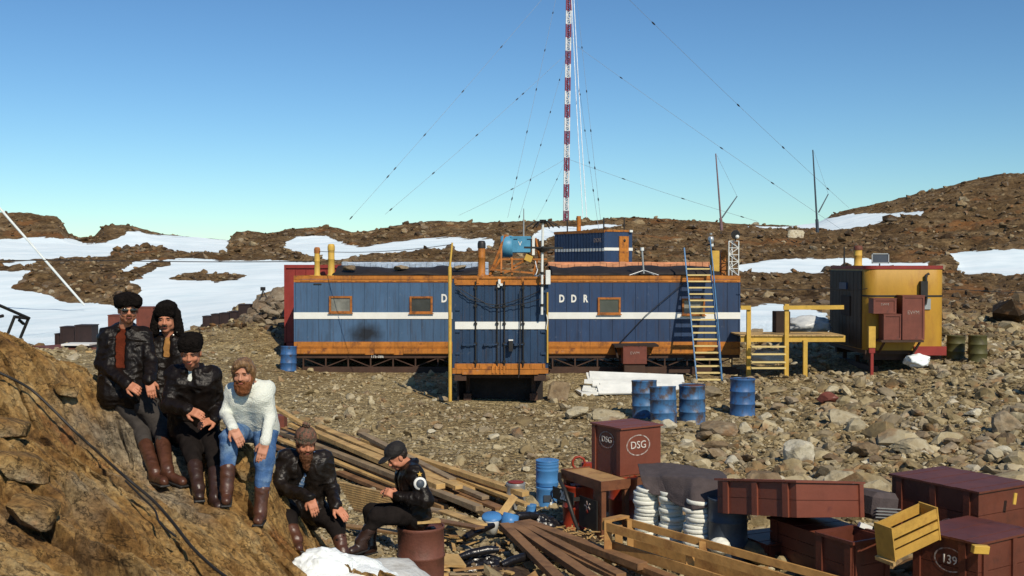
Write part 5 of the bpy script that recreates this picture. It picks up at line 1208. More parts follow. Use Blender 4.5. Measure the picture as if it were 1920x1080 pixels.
# cables on the rock
def on_rock(pts, lift=.015):
    out = []
    for (px, py, D) in pts:
        # walk along the ray until the outcrop is met
        best = None
        for k in range(160):
            d = 4.5+k*.04; p = W(px, py, d)
            if p.x < .4 and float(rock_base(np.array([p.x]), np.array([p.y]))[0]) + .03 > p.z: best = p; break
        p = best or W(px, py, D); p = Vector((p.x, p.y, max(p.z, oz(p.x, p.y))+lift)); out.append(p)
    return out
def smooth_path(P, n=5):
    out = []
    for i in range(len(P)-1):
        p0 = P[max(i-1, 0)]; p1 = P[i]; p2 = P[i+1]; p3 = P[min(i+2, len(P)-1)]
        for k in range(n):
            t = k/n; out.append(.5*((2*p1)+(p2-p0)*t+(2*p0-5*p1+4*p2-p3)*t*t+(3*p1-p0-3*p2+p3)*t**3))
    return out+[P[-1]]
def cab(pts, r, label):
    P = smooth_path(on_rock(pts)); g = G(); g.tube(P, r, 6); tag(g.build('cable', M_dkm), label, 'cable')
cab([(-30, 690, 8), (20, 712, 8), (60, 735, 8), (100, 772, 8), (140, 812, 8), (180, 848, 8), (220, 885, 8), (255, 915, 8), (290, 945, 8), (325, 985, 7.5), (360, 1030, 7.2), (400, 1068, 7), (430, 1090, 6.8)], .012, 'black cable running down across the whole rock outcrop')
cab([(235, 905, 8), (265, 935, 8), (290, 960, 8), (300, 985, 7.5), (330, 1010, 7.5)], .008, 'thinner short black cable lying beside the long one on the rock')
M_rk2 = rock_mat('dark_ochre_block', [(.25, (.12, .065, .028)), (.5, (.27, .17, .075)), (.75, (.42, .31, .17))], .6, False)
for (px, py, D, w, d, h, sd_, lab, rz) in [(0, 825, 7.2, .34, .3, .17, 0, 'reddish rock block at the left edge, uppermost', .3), (35, 905, 7.0, .36, .3, .17, 1, 'grey brown rock block below the reddish one at the left edge', .5), (55, 968, 6.7, .3, .3, .16, 3, 'small brown rock block lower left on the outcrop', .2), (120, 735, 8.9, .2, .18, .12, 4, 'small loose yellowish stone on the upper slope of the outcrop', 1), (455, 895, 9.2, .22, .2, .14, 5, 'stone wedged between the boots of the man in white', 0)]:
    P0 = on_rock([(px, py, D)], 0)[0]; V, F = slab_shape(4, 400+sd_); P = (V-V.min(0))/(V.max(0)-V.min(0)); P[:, :2] -= .5; P = P*np.array([w, d, h])
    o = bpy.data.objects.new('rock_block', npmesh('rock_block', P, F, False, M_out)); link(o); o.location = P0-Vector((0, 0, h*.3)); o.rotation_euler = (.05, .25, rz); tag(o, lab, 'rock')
# ---- long planks
M_pl = [M('weathered_plank_'+n, c, .75, var=.3, scale=3, bump=.35, bscale=14, stretch=(1, 1, 1), col2=c2, amt=.42, sc2=4) for n, c, c2 in (('tan', (.33, .19, .075), (.18, .095, .038)), ('yellow', (.48, .31, .12), (.33, .19, .07)), ('brown', (.22, .115, .05), (.13, .065, .03)), ('grey', (.26, .19, .11), (.16, .10, .06)))]
def plank(a, b, w, h, m, label, group, up=(0, 0, 1)):
    g = G(); g.bar(a, b, w, h, up); return tag(g.build('plank', m, None, bevel=.003), label, 'plank', group)
rg = random.Random(12)
gp = 'long planks stacked on the gravel'
A0, B0 = W(622, 868, 20.0), W(938, 965, 15.6)
A0.z = tz(A0.x, A0.y); B0.z = tz(B0.x, B0.y)
dd = (B0-A0).normalized(); nn_ = Vector((dd.y, -dd.x, 0)); nn_.normalize()      # towards the camera and left
if nn_.y > 0: nn_ = -nn_
for k in range(40):
    lay = k // 10; j = k % 10; off = (j-4.5)*.17 + rg.uniform(-.02, .02) + lay*.06; z = .05+lay*.085+rg.uniform(0, .03)
    if abs(j-4.5) > 4.6-lay*1.0: continue
    s0 = rg.uniform(-1.6, 1.2); s1 = rg.uniform(-1.6, .35); ang = rg.gauss(0, .045)
    a = A0 + dd*s0 + nn_*(off+ang*2); b = B0 + dd*s1 + nn_*(off-ang*2); a = Vector((a.x, a.y, tz(A0.x, A0.y)+z+.16)); b = Vector((b.x, b.y, tz(B0.x, B0.y)+z))
    plank(a, b, rg.uniform(.10, .16), rg.uniform(.035, .08), M_pl[rg.choice((0, 0, 1, 1, 2, 3))], 'long rough sawn plank in the stack on the gravel behind the seated men', gp)
a = W(512, 762, 20.5); b = W(640, 838, 19.0); plank(a, b, .10, .05, M_pl[1], 'single pale plank sticking up left from the stack beside the man in white', None)
a = W(545, 795, 20.0); b = W(700, 862, 18.5); plank(a, b, .12, .05, M_pl[1], 'pale plank rising above the stack behind the knitted hat', None)
g = G(); c = W(525, 800, 21); g.box(c, (.22, .3, .45)); tag(g.build('red_brown_box', M_mar2, None), 'small red brown box standing behind the man in white', 'box')
# second bundle of thin lath nearer the men
gl = 'bundle of thin laths'
for k in range(11):
    a = W(636+k*3, 905+k*5.0, 14.6-.05*k); b = W(762+k*3, 935+k*5.0, 13.2-.05*k); plank(a, b, .05, .03, M_pl[rg.choice((0, 1, 1))], 'thin lath in the bundle between the two seated men', gl)
for k, (x0, y0, x1, y1, D0, D1) in enumerate([(640, 985, 760, 1000, 14.2, 13.2), (830, 958, 905, 985, 14.5, 13.6), (812, 975, 900, 990, 14.0, 13.2), (760, 945, 870, 968, 15, 14.2)]):
    plank(W(x0, y0, D0), W(x1, y1, D1), .14, .03, M_pl[k % 4], ('short plank low behind the seated men', 'short plank lying just left of the blue lid', 'short plank right behind the rusty drum', 'short plank showing over the laths')[k], None)
# scrap wood in the bottom middle
for k in range(46):
    px = rg.uniform(800, 1000); py = rg.uniform(975, 1085); D = min(14.5, 3.62*FPX/(py-497)) if py < 1075 else 12.2
    D = np.interp(py, [975, 1085], [14.6, 12.0]); p = W(px, py, D); z = tz(p.x, p.y)+rg.uniform(.02, .10); L = rg.uniform(.10, .45); a = rg.uniform(0, 3.1); d = Vector((math.cos(a), math.sin(a), rg.uniform(-.2, .2)))*L/2
    c = Vector((p.x, p.y, z)); g = G(); g.bar(c-d, c+d, rg.uniform(.04, .12), .022, (rg.uniform(-.3, .3), rg.uniform(-.3, .3), 1)); tag(g.build('wood_scrap', M_pl[rg.choice((0, 1, 1, 3))]), 'splintered scrap of wood in the litter by the rusty drum', 'wood', 'scraps of wood in the litter')
g = G(); c = W(845, 1040, 12.6); c.z = tz(c.x, c.y)+.12; g.box(c, (.28, .3, .03), (.2, .15, .4)); tag(g.build('square_board', M_pl[1]), 'square of yellow board in the litter right of the rusty drum', 'board')
# dark planks
gd = 'dark heavy planks in the foreground'
for k, (x0, y0, x1, y1, D0, D1, w, h) in enumerate([(945, 985, 1062, 1100, 13.9, 11.6, .13, .07), (962, 985, 1110, 1085, 14.0, 11.9, .14, .07), (972, 982, 1165, 1082, 14.1, 11.9, .13, .08), (985, 980, 1205, 1062, 14.2, 12.3, .15, .08), (1000, 985, 1260, 1085, 14.2, 12.0, .12, .06), (1060, 1010, 1330, 1120, 13.7, 11.5, .12, .06), (1015, 1015, 1180, 1095, 13.4, 11.7, .10, .05)]):
    plank(W(x0, y0, D0), W(x1, y1, D1), w, h, M_pl[2], 'dark brown heavy plank slanting down right through the foreground', gd)
# black sheets and hoses
M_blk = M('black_plastic', (.010, .009, .010), .28, var=.3, bump=.5, bscale=14, spec=.5)
M_brnp = M('dark_brown_sheeting', (.040, .024, .014), .55, var=.4, scale=5, bump=.7, bscale=10, col2=(.10, .07, .04), amt=.42, sc2=5)
def cloth_heap(name, px, py, D, w, d, h, mat, label, seed, cat='sheeting', rz=0.):
    n = 60; u, v = np.meshgrid(np.linspace(-1, 1, n), np.linspace(-1, 1, n)); r = np.clip(1-(np.abs(u)**2.5+np.abs(v)**2.5)**.5, -.3, 1)
    z = h*(.8*np.clip(r, 0, 1)**.6 + .35*np.clip(r+.2, 0, 1)*(1-2*np.abs(fbm(u*2.2+seed, v*2.2, seed=seed, oct=4)))); x = u*w/2*(1+.12*vnoise(v*3, u*2, seed=seed)); y = v*d/2*(1+.12*vnoise(u*3, v*2, seed=seed+1))
    c = W(px, py, D); zb = tz(c.x, c.y)-.02; cr, sr = math.cos(rz), math.sin(rz); ii = (np.arange(n-1)[:, None]*n+np.arange(n-1)[None]).ravel()
    V = np.stack([c.x+x*cr-y*sr, c.y+x*sr+y*cr, zb+z], -1).reshape(-1, 3); o = npobj(name, V, np.stack([ii, ii+1, ii+n+1, ii+n], 1), mat, True); s = o.modifiers.new('s', 'SOLIDIFY'); s.thickness = .012; return tag(o, label, cat)
cloth_heap('black_sheeting', 1000, 975, 14.9, .95, .5, .22, M_blk, 'glossy black sheeting heaped below the blue canisters', 3)
cloth_heap('black_sheeting', 905, 1045, 12.9, .7, .4, .16, M_blk, 'crumpled black plastic in the litter right of the rusty drum', 6, rz=.2)
cloth_heap('brown_sheeting', 950, 1050, 12.6, .85, .6, .12, M_brnp, 'dark brown sheeting spread over the litter below the blue bucket', 9, rz=-.2)
cloth_heap('brown_sheeting', 1060, 1000, 14.3, .9, .7, .10, M_brnp, 'brown sheeting on the ground below the red drum', 12)
for i, (x0, y0, x1, y1, D0, D1, lab) in enumerate([(862, 1045, 935, 1030, 12.8, 12.9, 'black hose end poking out left in the litter'), (870, 1010, 925, 985, 13.6, 14.0, 'black pipe lying behind the white bucket'), (955, 972, 1008, 968, 14.6, 14.8, 'glossy black bottle shaped roll beside the blue bucket'), (940, 1060, 1010, 1040, 12.6, 12.9, 'curved dark hide like flap in the litter')]):
    g = G(); a, b = W(x0, y0, D0), W(x1, y1, D1); g.tube([a, a.lerp(b, .3)+Vector((0, 0, .02)), a.lerp(b, .7)+Vector((0, 0, .02)), b], [.04, .05, .055, .035], 12); tag(g.build('black_pipe', M_blk), lab, 'pipe')
# ---- canisters
def can(label, px, y0, y1, D, r, mat, bands=(.12, .3, .8), name='canister', cat='canister', dome=True, tilt=(0, 0)):
    a = W(px, y1, D); b = W(px, y0, D); h = b.z-a.z; t = thing(name, label, cat, a, (tilt[0], tilt[1], 0)); pr = [(0, 0), (r*.98, 0), (r, .01)]
    for f in bands: z = h*f; pr += [(r, z-.012), (r*1.04, z), (r, z+.012)]
    pr += [(r, h-.02), (r*1.03, h-.012), (r*1.03, h-.002), (r*.97, h)]
    g = G(); g.lathe(pr, n=28); g.build('body', mat, t); g = G(); g.lathe([(r*.97, h-.004), (r*.93, h-.012), (r*.4, h-.008), (0, h-.008)], n=28); g.build('lid', M_steel if mat is M_ltb2 else mat, t); return t, h
M_ltb2 = M('bright_blue_paint', (.065, .22, .48), .4, var=.15, scale=4, bump=.05, col2=(.04, .12, .25), amt=.28, sc2=6)
can('bright blue canister on top of another, left of the brown wooden stand', 1026, 862, 910, 16.4, .170, M_ltb2, (.15, .62, .76, .88))
t, h = can('lower bright blue canister under the other one, with a square plate', 1025, 912, 962, 16.35, .155, M_ltb2, (.08, .95))
g = G(); g.b2(-.05, .07, -.165, -.15, h*.5, h*.75); g.build('plate', M_grb, t)
g = G(); g.box((.06, -.15, h*.45), (.03, .03, .12)); g.build('clip', M_whm, t)
t, h = can('grey metal canister with a red rim to the left of the blue ones', 967, 905, 965, 16.2, .140, M_steel, (.06, .55, .95))
g = G(); g.lathe([(.10, h), (.125, h+.015), (.10, h+.02), (0, h+.02)], n=20); g.build('red_cap', M_red, t)
g = G(); g.box(W(985, 969, 15.9), (.42, .3, .035)); tag(g.build('red_board', M_red), 'small red board lying below the grey canister', 'board')
can('small blue tin below the grey canister', 996, 946, 962, 15.7, .075, M_ltb2, (.1, .9))
t = thing('white_bucket', 'white bucket with a tilted blue lid in the litter', 'bucket', W(922, 1000, 14.3)); g = G(); c = W(922, 1000, 14.3); g.lathe([(0, 0), (.075, 0), (.10, .17)], c, 20); g.build('body', M_wh, t, world=True)
g = G(); g.lathe([(0, .0), (.13, 0), (.135, .02), (.12, .045), (0, .05)], (0, 0, 0), 22); g.xf(Matrix.Translation(W(922, 972, 14.35)) @ Matrix.Rotation(.25, 4, 'X')); g.build('lid', M_ltb2, t, world=True)
t = thing('blue_bucket', 'crushed blue bucket beside the white one', 'bucket', W(951, 995, 14.3)); g = G(); c = W(951, 995, 14.3); g.lathe([(0, 0), (.10, 0), (.10, .05), (.115, .11), (.105, .22), (.098, .215), (.09, .02), (0, .02)], (0, 0, 0), 14); g.xf(Matrix.Translation(c) @ Matrix.Rotation(-.3, 4, 'X') @ Matrix.Rotation(.25, 4, 'Y')); g.build('body', M_ltb2, t, world=True)
g = G(); g.bar(W(940, 965, 14.7), W(965, 930, 14.9), .10, .03, (0, -1, .3)); tag(g.build('short_board', M_pl[1]), 'short upright board leaning beside the blue bucket', 'board')
# ---- brown wooden stand with the red drum
M_stb = M('brown_stained_wood', (.16, .060, .026), .6, var=.3, scale=4, bump=.3, bscale=18, col2=(.09, .032, .016), amt=.4, sc2=5)
M_sttop = M('worn_wood_top', (.42, .24, .09), .65, var=.25, scale=3, bump=.3, bscale=18, col2=(.22, .09, .035), amt=.4, sc2=4)
sc_ = W(1128, 905, 14.2); st = thing('wooden_stand', 'brown open sided wooden crate stand around a red drum', 'stand', (sc_.x, sc_.y, tz(sc_.x, sc_.y)), (0, 0, R(28)))
ztop = W(1128, 905, 14.2).z - st.location.z; zt = ztop
# local: near corner at origin, x right away .55, y left away .95
g = G(); g.b2(0, .42, 0, .98, zt-.03, zt); g.build('top_board', M_sttop, st)
g = G(); g.b2(-.02, .0, -.02, 1.0, zt-.11, zt+.015); g.b2(0, .44, -.02, .0, zt-.11, zt+.015); g.b2(.0, .44, .98, 1.0, zt-.11, zt+.015); g.build('rim_board', M_stb, st)
for (x, y, w, d) in ((0, 0, .07, .17), (.36, 0, .07, .07), (0, .9, .07, .07), (.36, .9, .07, .07)):
    g = G(); g.b2(x, x+w, y, y+d, -.05, zt-.03); g.build('leg', M_stb, st)
g = G(); g.b2(-.025, -.005, .08, .52, .10, .50); pn = g.build('black_panel', M_dkm, st)
g = G(); 
for k in range(5): a = 2*math.pi*k/5; g.box((-.03, .30+.05*math.cos(a), .40+.04*math.sin(a)), (.008, .05, .02), (a, 0, 0))
g.build('star_mark', M_letd, pn); g = G(); g.lathe([(0, 0), (.03, 0), (.03, .006), (0, .006)], n=12); g.xf(Matrix.Translation((-.026, .31, .33)) @ Matrix.Rotation(R(-90), 4, 'Y')); g.build('red_dot', M_red, pn)
g = G(); g.tube([(-.04, 1.0, zt-.05), (-.13, .85, zt-.10), (-.16, .66, zt-.2), (-.16, .55, zt-.36), (-.13, .48, zt-.55), (-.08, .45, zt-.7)], .028, 8); g.build('black_hoop', M_dkm, st)
text_obj('202', .17, M_let, st, (-.130, .74, zt-.30), (R(90), 0, R(-90)), sx=.75, bold=.004)
g = G(); g.b2(-.125, -.108, .5, 1.05, zt-.38, zt-.22); g.b2(-.108, 0, 1.0, 1.03, zt-.33, zt-.28); g.b2(-.108, 0, .5, .53, zt-.33, zt-.28); g.build('number_board', M_dkm, st)
M_rdr = M('bright_red_drum_paint', (.30, .034, .012), .42, var=.15, bump=.08, scale=3, col2=(.25, .03, .015), amt=.3, sc2=5)
c = W(1084, 975, 14.95); drum('bright red drum under the left side of the brown wooden stand', 1084, 975, 14.95, .21, .60, M_rdr, zbase=tz(c.x, c.y)-.01, ribs=1)
c = W(1172, 976, 15.1); drum('second red drum mostly hidden behind the brown wooden stand', 1168, 970, 15.4, .20, .60, M_rdr, zbase=tz(c.x, c.y)-.01, ribs=1)
g = G(); p = W(1085, 868, 15.6); g.tube([p+Vector((.09*math.cos(a*.7), 0, .09*math.sin(a*.7))) for a in range(10)], .018, 8); g.box(p+Vector((.12, .1, -.06)), (.14, .12, .1)); tag(g.build('red_valve', M_rdr), 'small red valve with handle behind the wooden stand', 'valve')
# ---- crates
def crate(label, near, alpha, a, b, H, mat, tilt=(0, 0), boards=3, battL=(.08, .5, .92), battR=(.06, .94), lid=True, openTop=False, txt=None, txtR=None, group=None, ring=False):
    """near corner at local origin: x runs right and away (length a), y left and away (length b)"""
    t = thing('wooden_crate', label, 'crate', near, (tilt[0], tilt[1], alpha), group); th = .022
    g = G(); bh = H/boards; gp_ = .006
    for k in range(boards):
        z0, z1 = k*bh+gp_/2, (k+1)*bh-gp_/2
        g.b2(0, a, 0, th, z0, z1); g.b2(0, a, b-th, b, z0, z1); g.b2(0, th, th, b-th, z0, z1); g.b2(a-th, a, th, b-th, z0, z1)
    g.b2(th, a-th, th, b-th, .0, th); 
    if not openTop: g.b2(th, a-th, th, b-th, .02, H-.03)
    g.build('side_boards', mat, t)
    for f in battL:
        g = G(); y = b*f; g.b2(-.024, .0, y-.04, y+.04, .0, H-.005); g.build('batten', mat, t)
    for f in battR:
        g = G(); x = a*f; g.b2(x-.035, x+.035, -.024, .0, .0, H-.005); g.build('batten', mat, t)
    if lid:
        g = G(); n = max(2, round(b/.16)); 
        for k in range(n): g.b2(-.03, a+.03, -.03+(b+.06)*k/n+.002, -.03+(b+.06)*(k+1)/n-.002, H, H+.022+.003*(k % 2))
        g.build('lid', mat, t)
    if openTop:
        g = G(); g.b2(-.03, a+.03, -.03, .0, H-.012, H+.02); g.b2(-.03, .0, 0, b, H-.012, H+.02); g.b2(a, a+.03, 0, b, H-.012, H+.02); g.b2(0, a, b, b+.03, H-.012, H+.02); g.build('rim', mat, t)
    def ringmesh(cx, cz, rx, rz_, side):
        g = G(); n = 28
        for k in range(n):
            a0, a1 = 2*math.pi*k/n, 2*math.pi*(k+1)/n; q = []
            for aa, rr in ((a0, 1), (a1, 1), (a1, .9), (a0, .9)): q.append((cx+rx*rr*math.cos(aa), cz+rz_*rr*math.sin(aa)))
            if side == 'L': vs = [(-.005, u, v) for u, v in q]; g.add(vs, [(0, 1, 2, 3)])
            else: vs = [(u, -.005, v) for u, v in q]; g.add(vs, [(0, 1, 2, 3)])
        g.build('stencil_ring', M_letd, t)
    if txt:
        s, f, fz, sz = txt; text_obj(s, sz, M_let2, t, (-.006, b*f, H*fz), (R(90), 0, R(-90)), name='stencil')
        if ring: ringmesh(b*f, H*fz, sz*1.45, sz*1.0, 'L')
    if txtR:
        s, f, fz, sz = txtR; text_obj(s, sz, M_let2, t, (a*f, -.006, H*fz), (R(90), 0, 0), name='stencil')
        if ring: ringmesh(a*f, H*fz, sz*1.45, sz*1.0, 'R')
    return t
M_let2 = M('stencil_white', (.60, .55, .48), .7, var=.3, scale=20, bump=0, col2=(.3, .16, .12), amt=.3, sc2=24)
M_crt = M('red_brown_crate_paint', (.175, .050, .028), .5, var=.16, scale=3, bump=.12, bscale=25, col2=(.09, .026, .018), amt=.33, sc2=3)
nc_ = W(1165, 893, 15.4); supz = nc_.z
crate('closed red brown crate with stencilled white marks standing highest, behind the wooden stand', (nc_.x, nc_.y, nc_.z), R(33), .72, .66, .655, M_crt, boards=1, battL=(.06, .94), battR=(), txt=('DSG', .5, .72, .12), txtR=('DSG', .42, .63, .15), ring=True)
# its support
zt0 = tz(nc_.x+.1, nc_.y+.5)-.03
crate('dark crate underneath the highest red brown crate', (nc_.x+.01, nc_.y+.02, zt0), R(33), .70, .64, nc_.z-.026-zt0, M_stb, boards=3, battL=(.1, .9), battR=(.1, .9))
# canvas sheet over white rolls
M_roll = M('off_white_roll', (.76, .76, .66), .7, var=.15, scale=5, bump=.5, bscale=12, col2=(.45, .45, .38), amt=.35, sc2=8)
def rolls(px, pyt, pyb, D, r, label, seed):
    a = W(px, pyb, D); b = W(px, pyt, D); zb = min(a.z, tz(a.x, D)); zb = tz(a.x, D)-.02; h = b.z-zb; t = thing('coil_stack', label, 'coils', (a.x, D, zb)); n = max(4, round(h/.05)); rr = random.Random(seed)
    for k in range(n):
        g = G(); dh = h/n; R0 = r*rr.uniform(.93, 1.03); z0 = k*dh; ox, oy = rr.uniform(-.008, .008), rr.uniform(-.008, .008)
        g.lathe([(R0*.45, z0+.002), (R0*.965, z0+.002), (R0, z0+dh*.3), (R0, z0+dh*.7), (R0*.965, z0+dh*.99), (R0*.4, z0+dh*.99)], (ox, oy, 0), 24); g.xf(Matrix.Translation((0, 0, 0)) @ Matrix.Rotation(rr.uniform(-.05, .05), 4, 'X') @ Matrix.Rotation(rr.uniform(-.05, .05), 4, 'Y')); g.build('coil', M_roll, t)
    return b.z
rolls(1212, 913, 1000, 14.04, .166, 'stack of off white coils nearest the wooden stand', 1)
rolls(1257, 920, 1010, 13.84, .158, 'middle stack of off white coils under the canvas', 2)
rolls(1309, 935, 1020, 13.42, .178, 'stack of off white coils at the right under the canvas', 3)
lump('cloth_roll', 1350, 1024, 12.9, .26, .26, .20, M_roll, 'small off white roll on the ground beside the dark grey drum', 'roll', 7, amp=.08)
c = W(1362, 1035, 13.1); drum('dark grey blue drum beside the coils, left of the long maroon crate', 1364, 1030, 13.2, .235, .82, M_grb, zbase=tz(c.x, c.y)-.01)
n = 70; u, v = np.meshgrid(np.linspace(0, 1, n), np.linspace(0, 1, n))
rows_ = [[(1196, 872, 15.1), (1245, 870, 15.1), (1300, 876, 14.9), (1350, 884, 14.7)], [(1198, 880, 14.5), (1240, 880, 14.4), (1300, 884, 14.1), (1362, 892, 13.9)], [(1200, 893, 14.0), (1240, 897, 13.85), (1300, 897, 13.5), (1364, 903, 13.35)], [(1206, 909, 13.9), (1250, 921, 13.72), (1296, 930, 13.33), (1358, 920, 13.22)], [(1212, 919, 13.86), (1252, 934, 13.66), (1300, 961, 13.22), (1356, 936, 13.16)]]
CP = np.array([[list(W(q[0], q[1], q[2]+.06)) for q in r_] for r_ in rows_])
def lerp_(A, t, ax):
    m = A.shape[ax]-1; x = np.clip(t*m, 0, m-1e-6); i0 = x.astype(int); f = x-i0; return i0, f
P = np.zeros((n, n, 3)); i0, f0 = lerp_(CP, v, 0); j0, g0 = lerp_(CP, u, 1); g1 = g0*g0*(3-2*g0)*.5+g0*.5
for di in (0, 1):
    for dj in (0, 1): P += (np.where(di, f0, 1-f0)*np.where(dj, g1, 1-g1))[..., None]*CP[i0+di, j0+dj]
P[..., 2] += .03*fbm(u*4, v*4, seed=5, oct=4) + .02*np.sin(u*17+v*3)*v; P[..., 1] -= .03*np.abs(np.sin(u*9.2+1))*v
ii = (np.arange(n-1)[:, None]*n+np.arange(n-1)[None]).ravel(); o = npobj('canvas_sheet', P.reshape(-1, 3), np.stack([ii, ii+1, ii+n+1, ii+n], 1), M_canv, True); s = o.modifiers.new('s', 'SOLIDIFY'); s.thickness = .02; tag(o, 'dark grey canvas sheet draped over the stacks of white coils', 'canvas')
# long tilted crate
nc1 = W(1494, 971, 12.0)
crate('long maroon closed crate, tipped slightly, resting on darker crates in the middle right', nc1, R(34), 1.12, 1.2, .38, M_crt, tilt=(R(-8), R(7)), boards=2, battL=(.12, .5, .88), battR=(.97,), lid=True)
zg = tz(3.6, 12.6)-.03
n2 = W(1548, 985, 12.25)
crate('dark maroon crate supporting the long tipped crate', (n2.x, n2.y, zg), R(24), .62, 1.0, n2.z-.14-zg, M_crt, boards=4, battL=(.12, .88), battR=(.1, .9))
n3 = W(1440, 1000, 12.9)
crate('low maroon crate at the left end under the long tipped crate', (n3.x, n3.y, zg), R(24), .5, .62, n3.z-.15-zg, M_mar, boards=3, battL=(.1, .9), battR=(.1, .9))
n4 = W(1608, 1010, 11.3); zg4 = tz(n4.x, n4.y)-.03
crate('open dark maroon crate at the bottom, left of the slatted yellow crate', (n4.x-.05, n4.y, zg4), R(30), .55, .5, n4.z-zg4-.05, M_mar, boards=3, lid=False, openTop=True, battL=(.1, .9), battR=(.1, .9))
# right hand crates
n5 = W(1835, 925, 12.3); zg5 = tz(n5.x, n5.y)-.03
crate('long maroon crate at the right with white stencil rings on both faces', (n5.x, n5.y, zg5), R(31), .95, 1.20, n5.z-zg5, M_mar, boards=4, battL=(.12, .5, .9), battR=(.94,), txt=('139', .30, .56, .10), txtR=('148', .45, .36, .10), ring=True)
g = G(); g.box((.0, 0, 0), (.05, .012, .13)); o = g.build('yellow_strap', M_yel, None); p = W(1903, 935, 12.42); o.location = p; o.rotation_euler = (0, .2, R(31)); tag(o, 'small yellow strap on the end of the right hand maroon crate', 'strap')
g = G(); g.bar(W(1845, 918, 12.2), W(1925, 905, 12.75), .03, .02); 
n6 = W(1834, 1022, 10.85); zg6 = tz(n6.x, n6.y)-.03
crate('maroon crate in the bottom right corner with stencilled 139 in a ring', (n6.x, n6.y, zg6), R(33), .95, .76, n6.z-zg6, M_mar, boards=3, battL=(.22, .92), battR=(.1, .62), txt=('139', .42, .74, .125), ring=True)
g = G(); g.box((0, 0, 0), (.17, .06, .08)); o = g.build('yellow_block', M_yel, None, bevel=.005); o.location = W(1838, 1030, 10.72); o.rotation_euler = (.1, .1, .2); tag(o, 'yellow wooden block on the corner of the bottom right crate', 'block')
# slatted yellow crate, tilted
t = thing('slatted_crate', 'small yellow slatted crate tipped up on the maroon crates', 'crate', W(1702, 997, 11.1), (R(4), R(-13), R(27)))
t.scale = (.86, .86, .86)
M_ycr = M('yellow_crate_wood', (.50, .29, .055), .65, var=.2, scale=4, bump=.25, bscale=18, col2=(.36, .19, .04), amt=.38, sc2=5)
for z0, z1 in ((-.19, -.075), (-.045, .04), (.075, .20)):
    for y in (-.13, .12): g = G(); g.b2(-.36, .36, y, y+.014, z0, z1); g.build('slat', M_ycr, t)
for x in (-.38, .36): g = G(); g.b2(x, x+.02, -.135, .138, -.20, .215); g.build('end_board', M_ycr, t)
g = G(); g.b2(-.35, .35, -.112, .118, -.2, -.188); g.build('base_board', M_ycr, t)
g = G(); g.b2(-.42, -.382, -.14, .14, -.245, -.20); g.build('foot_batten', M_wood, t)
# grey container lid and white piece between crates
g = G(); g.box((0, 0, 0), (.42, .42, .32)); o = g.build('grey_case', M_canv, None, bevel=.06); o.location = W(1640, 945, 12.9); o.rotation_euler = (.0, .15, .5); tag(o, 'dark grey rounded case between the long crate and the right hand crates', 'case')
for q in range(4): 
    g = G(); g.box((0, -.215, -.12+q*.035), (.40, .01, .012)); g.build('rib', M_steel, o)
g = G(); g.box(W(1622, 987, 11.9), (.14, .06, .05), (0, .35, .1)); tag(g.build('white_bar', M_wh), 'small white bar sticking out below the long maroon crate', 'bar')
g = G(); g.bar(W(1560, 905, 12.9), W(1608, 913, 12.7), .2, .015); tag(g.build('white_sheet', M_wh), 'white panel edge showing behind the long maroon crate', 'panel')
# light wood frame crate
fr = thing('long_pallet', 'long open frame of pale yellow timber slanting across the bottom', 'frame', W(1150, 1000, 12.8))
def fb(x0, y0, D0, x1, y1, D1, w, h, name, up=(0, 0, 1), m=None): g = G(); g.bar(W(x0, y0, D0), W(x1, y1, D1), w, h, up); g.build(name, m or M_wood2, fr, world=True)
M_wood2 = M('yellow_timber', (.44, .24, .075), .7, var=.25, scale=3, bump=.25, bscale=16, col2=(.28, .13, .04), amt=.42, sc2=4)
fb(1130, 985, 12.9, 1520, 1100, 10.9, .03, .10, 'front_rail'); fb(1175, 978, 13.25, 1600, 1096, 11.3, .03, .085, 'rear_rail'); fb(1148, 1024, 12.9, 1480, 1130, 11.0, .03, .12, 'lower_rail'); fb(1180, 1018, 13.25, 1540, 1120, 11.3, .03, .12, 'lower_rail')
fb(1138, 975, 12.9, 1172, 968, 13.3, .12, .03, 'end_rail')
for px, py, D in ((1140, 975, 12.86), (1160, 985, 13.1), (1183, 975, 13.2), (1294, 1025, 12.05), (1318, 1015, 12.5), (1432, 1063, 11.4)):
    a = W(px, py, D); fb_ = G(); zg_ = tz(a.x, a.y); fb_.b2(a.x-.045, a.x+.045, a.y-.02, a.y+.02, zg_-.03, a.z); fb_.build('post', M_wood2, fr, world=True)
# litter of shavings
g = G(); rr = random.Random(3)
for k in range(80):
    px = rr.uniform(1040, 1150); py = rr.uniform(975, 1015); D = np.interp(py, [975, 1015], [14.6, 13.5]); p = W(px, py, D); z = tz(p.x, p.y)+rr.uniform(.06, .12); a = rr.uniform(0, 3.1); d = Vector((math.cos(a), math.sin(a), rr.uniform(-.3, .3)))*rr.uniform(.02, .07); c = Vector((p.x, p.y, z)); g.bar(c-d, c+d, .02, .01)
o = g.build('wood_shavings', M_pl[1]); tag(o, 'curled wood shavings scattered on the brown sheeting', None, None, 'stuff')
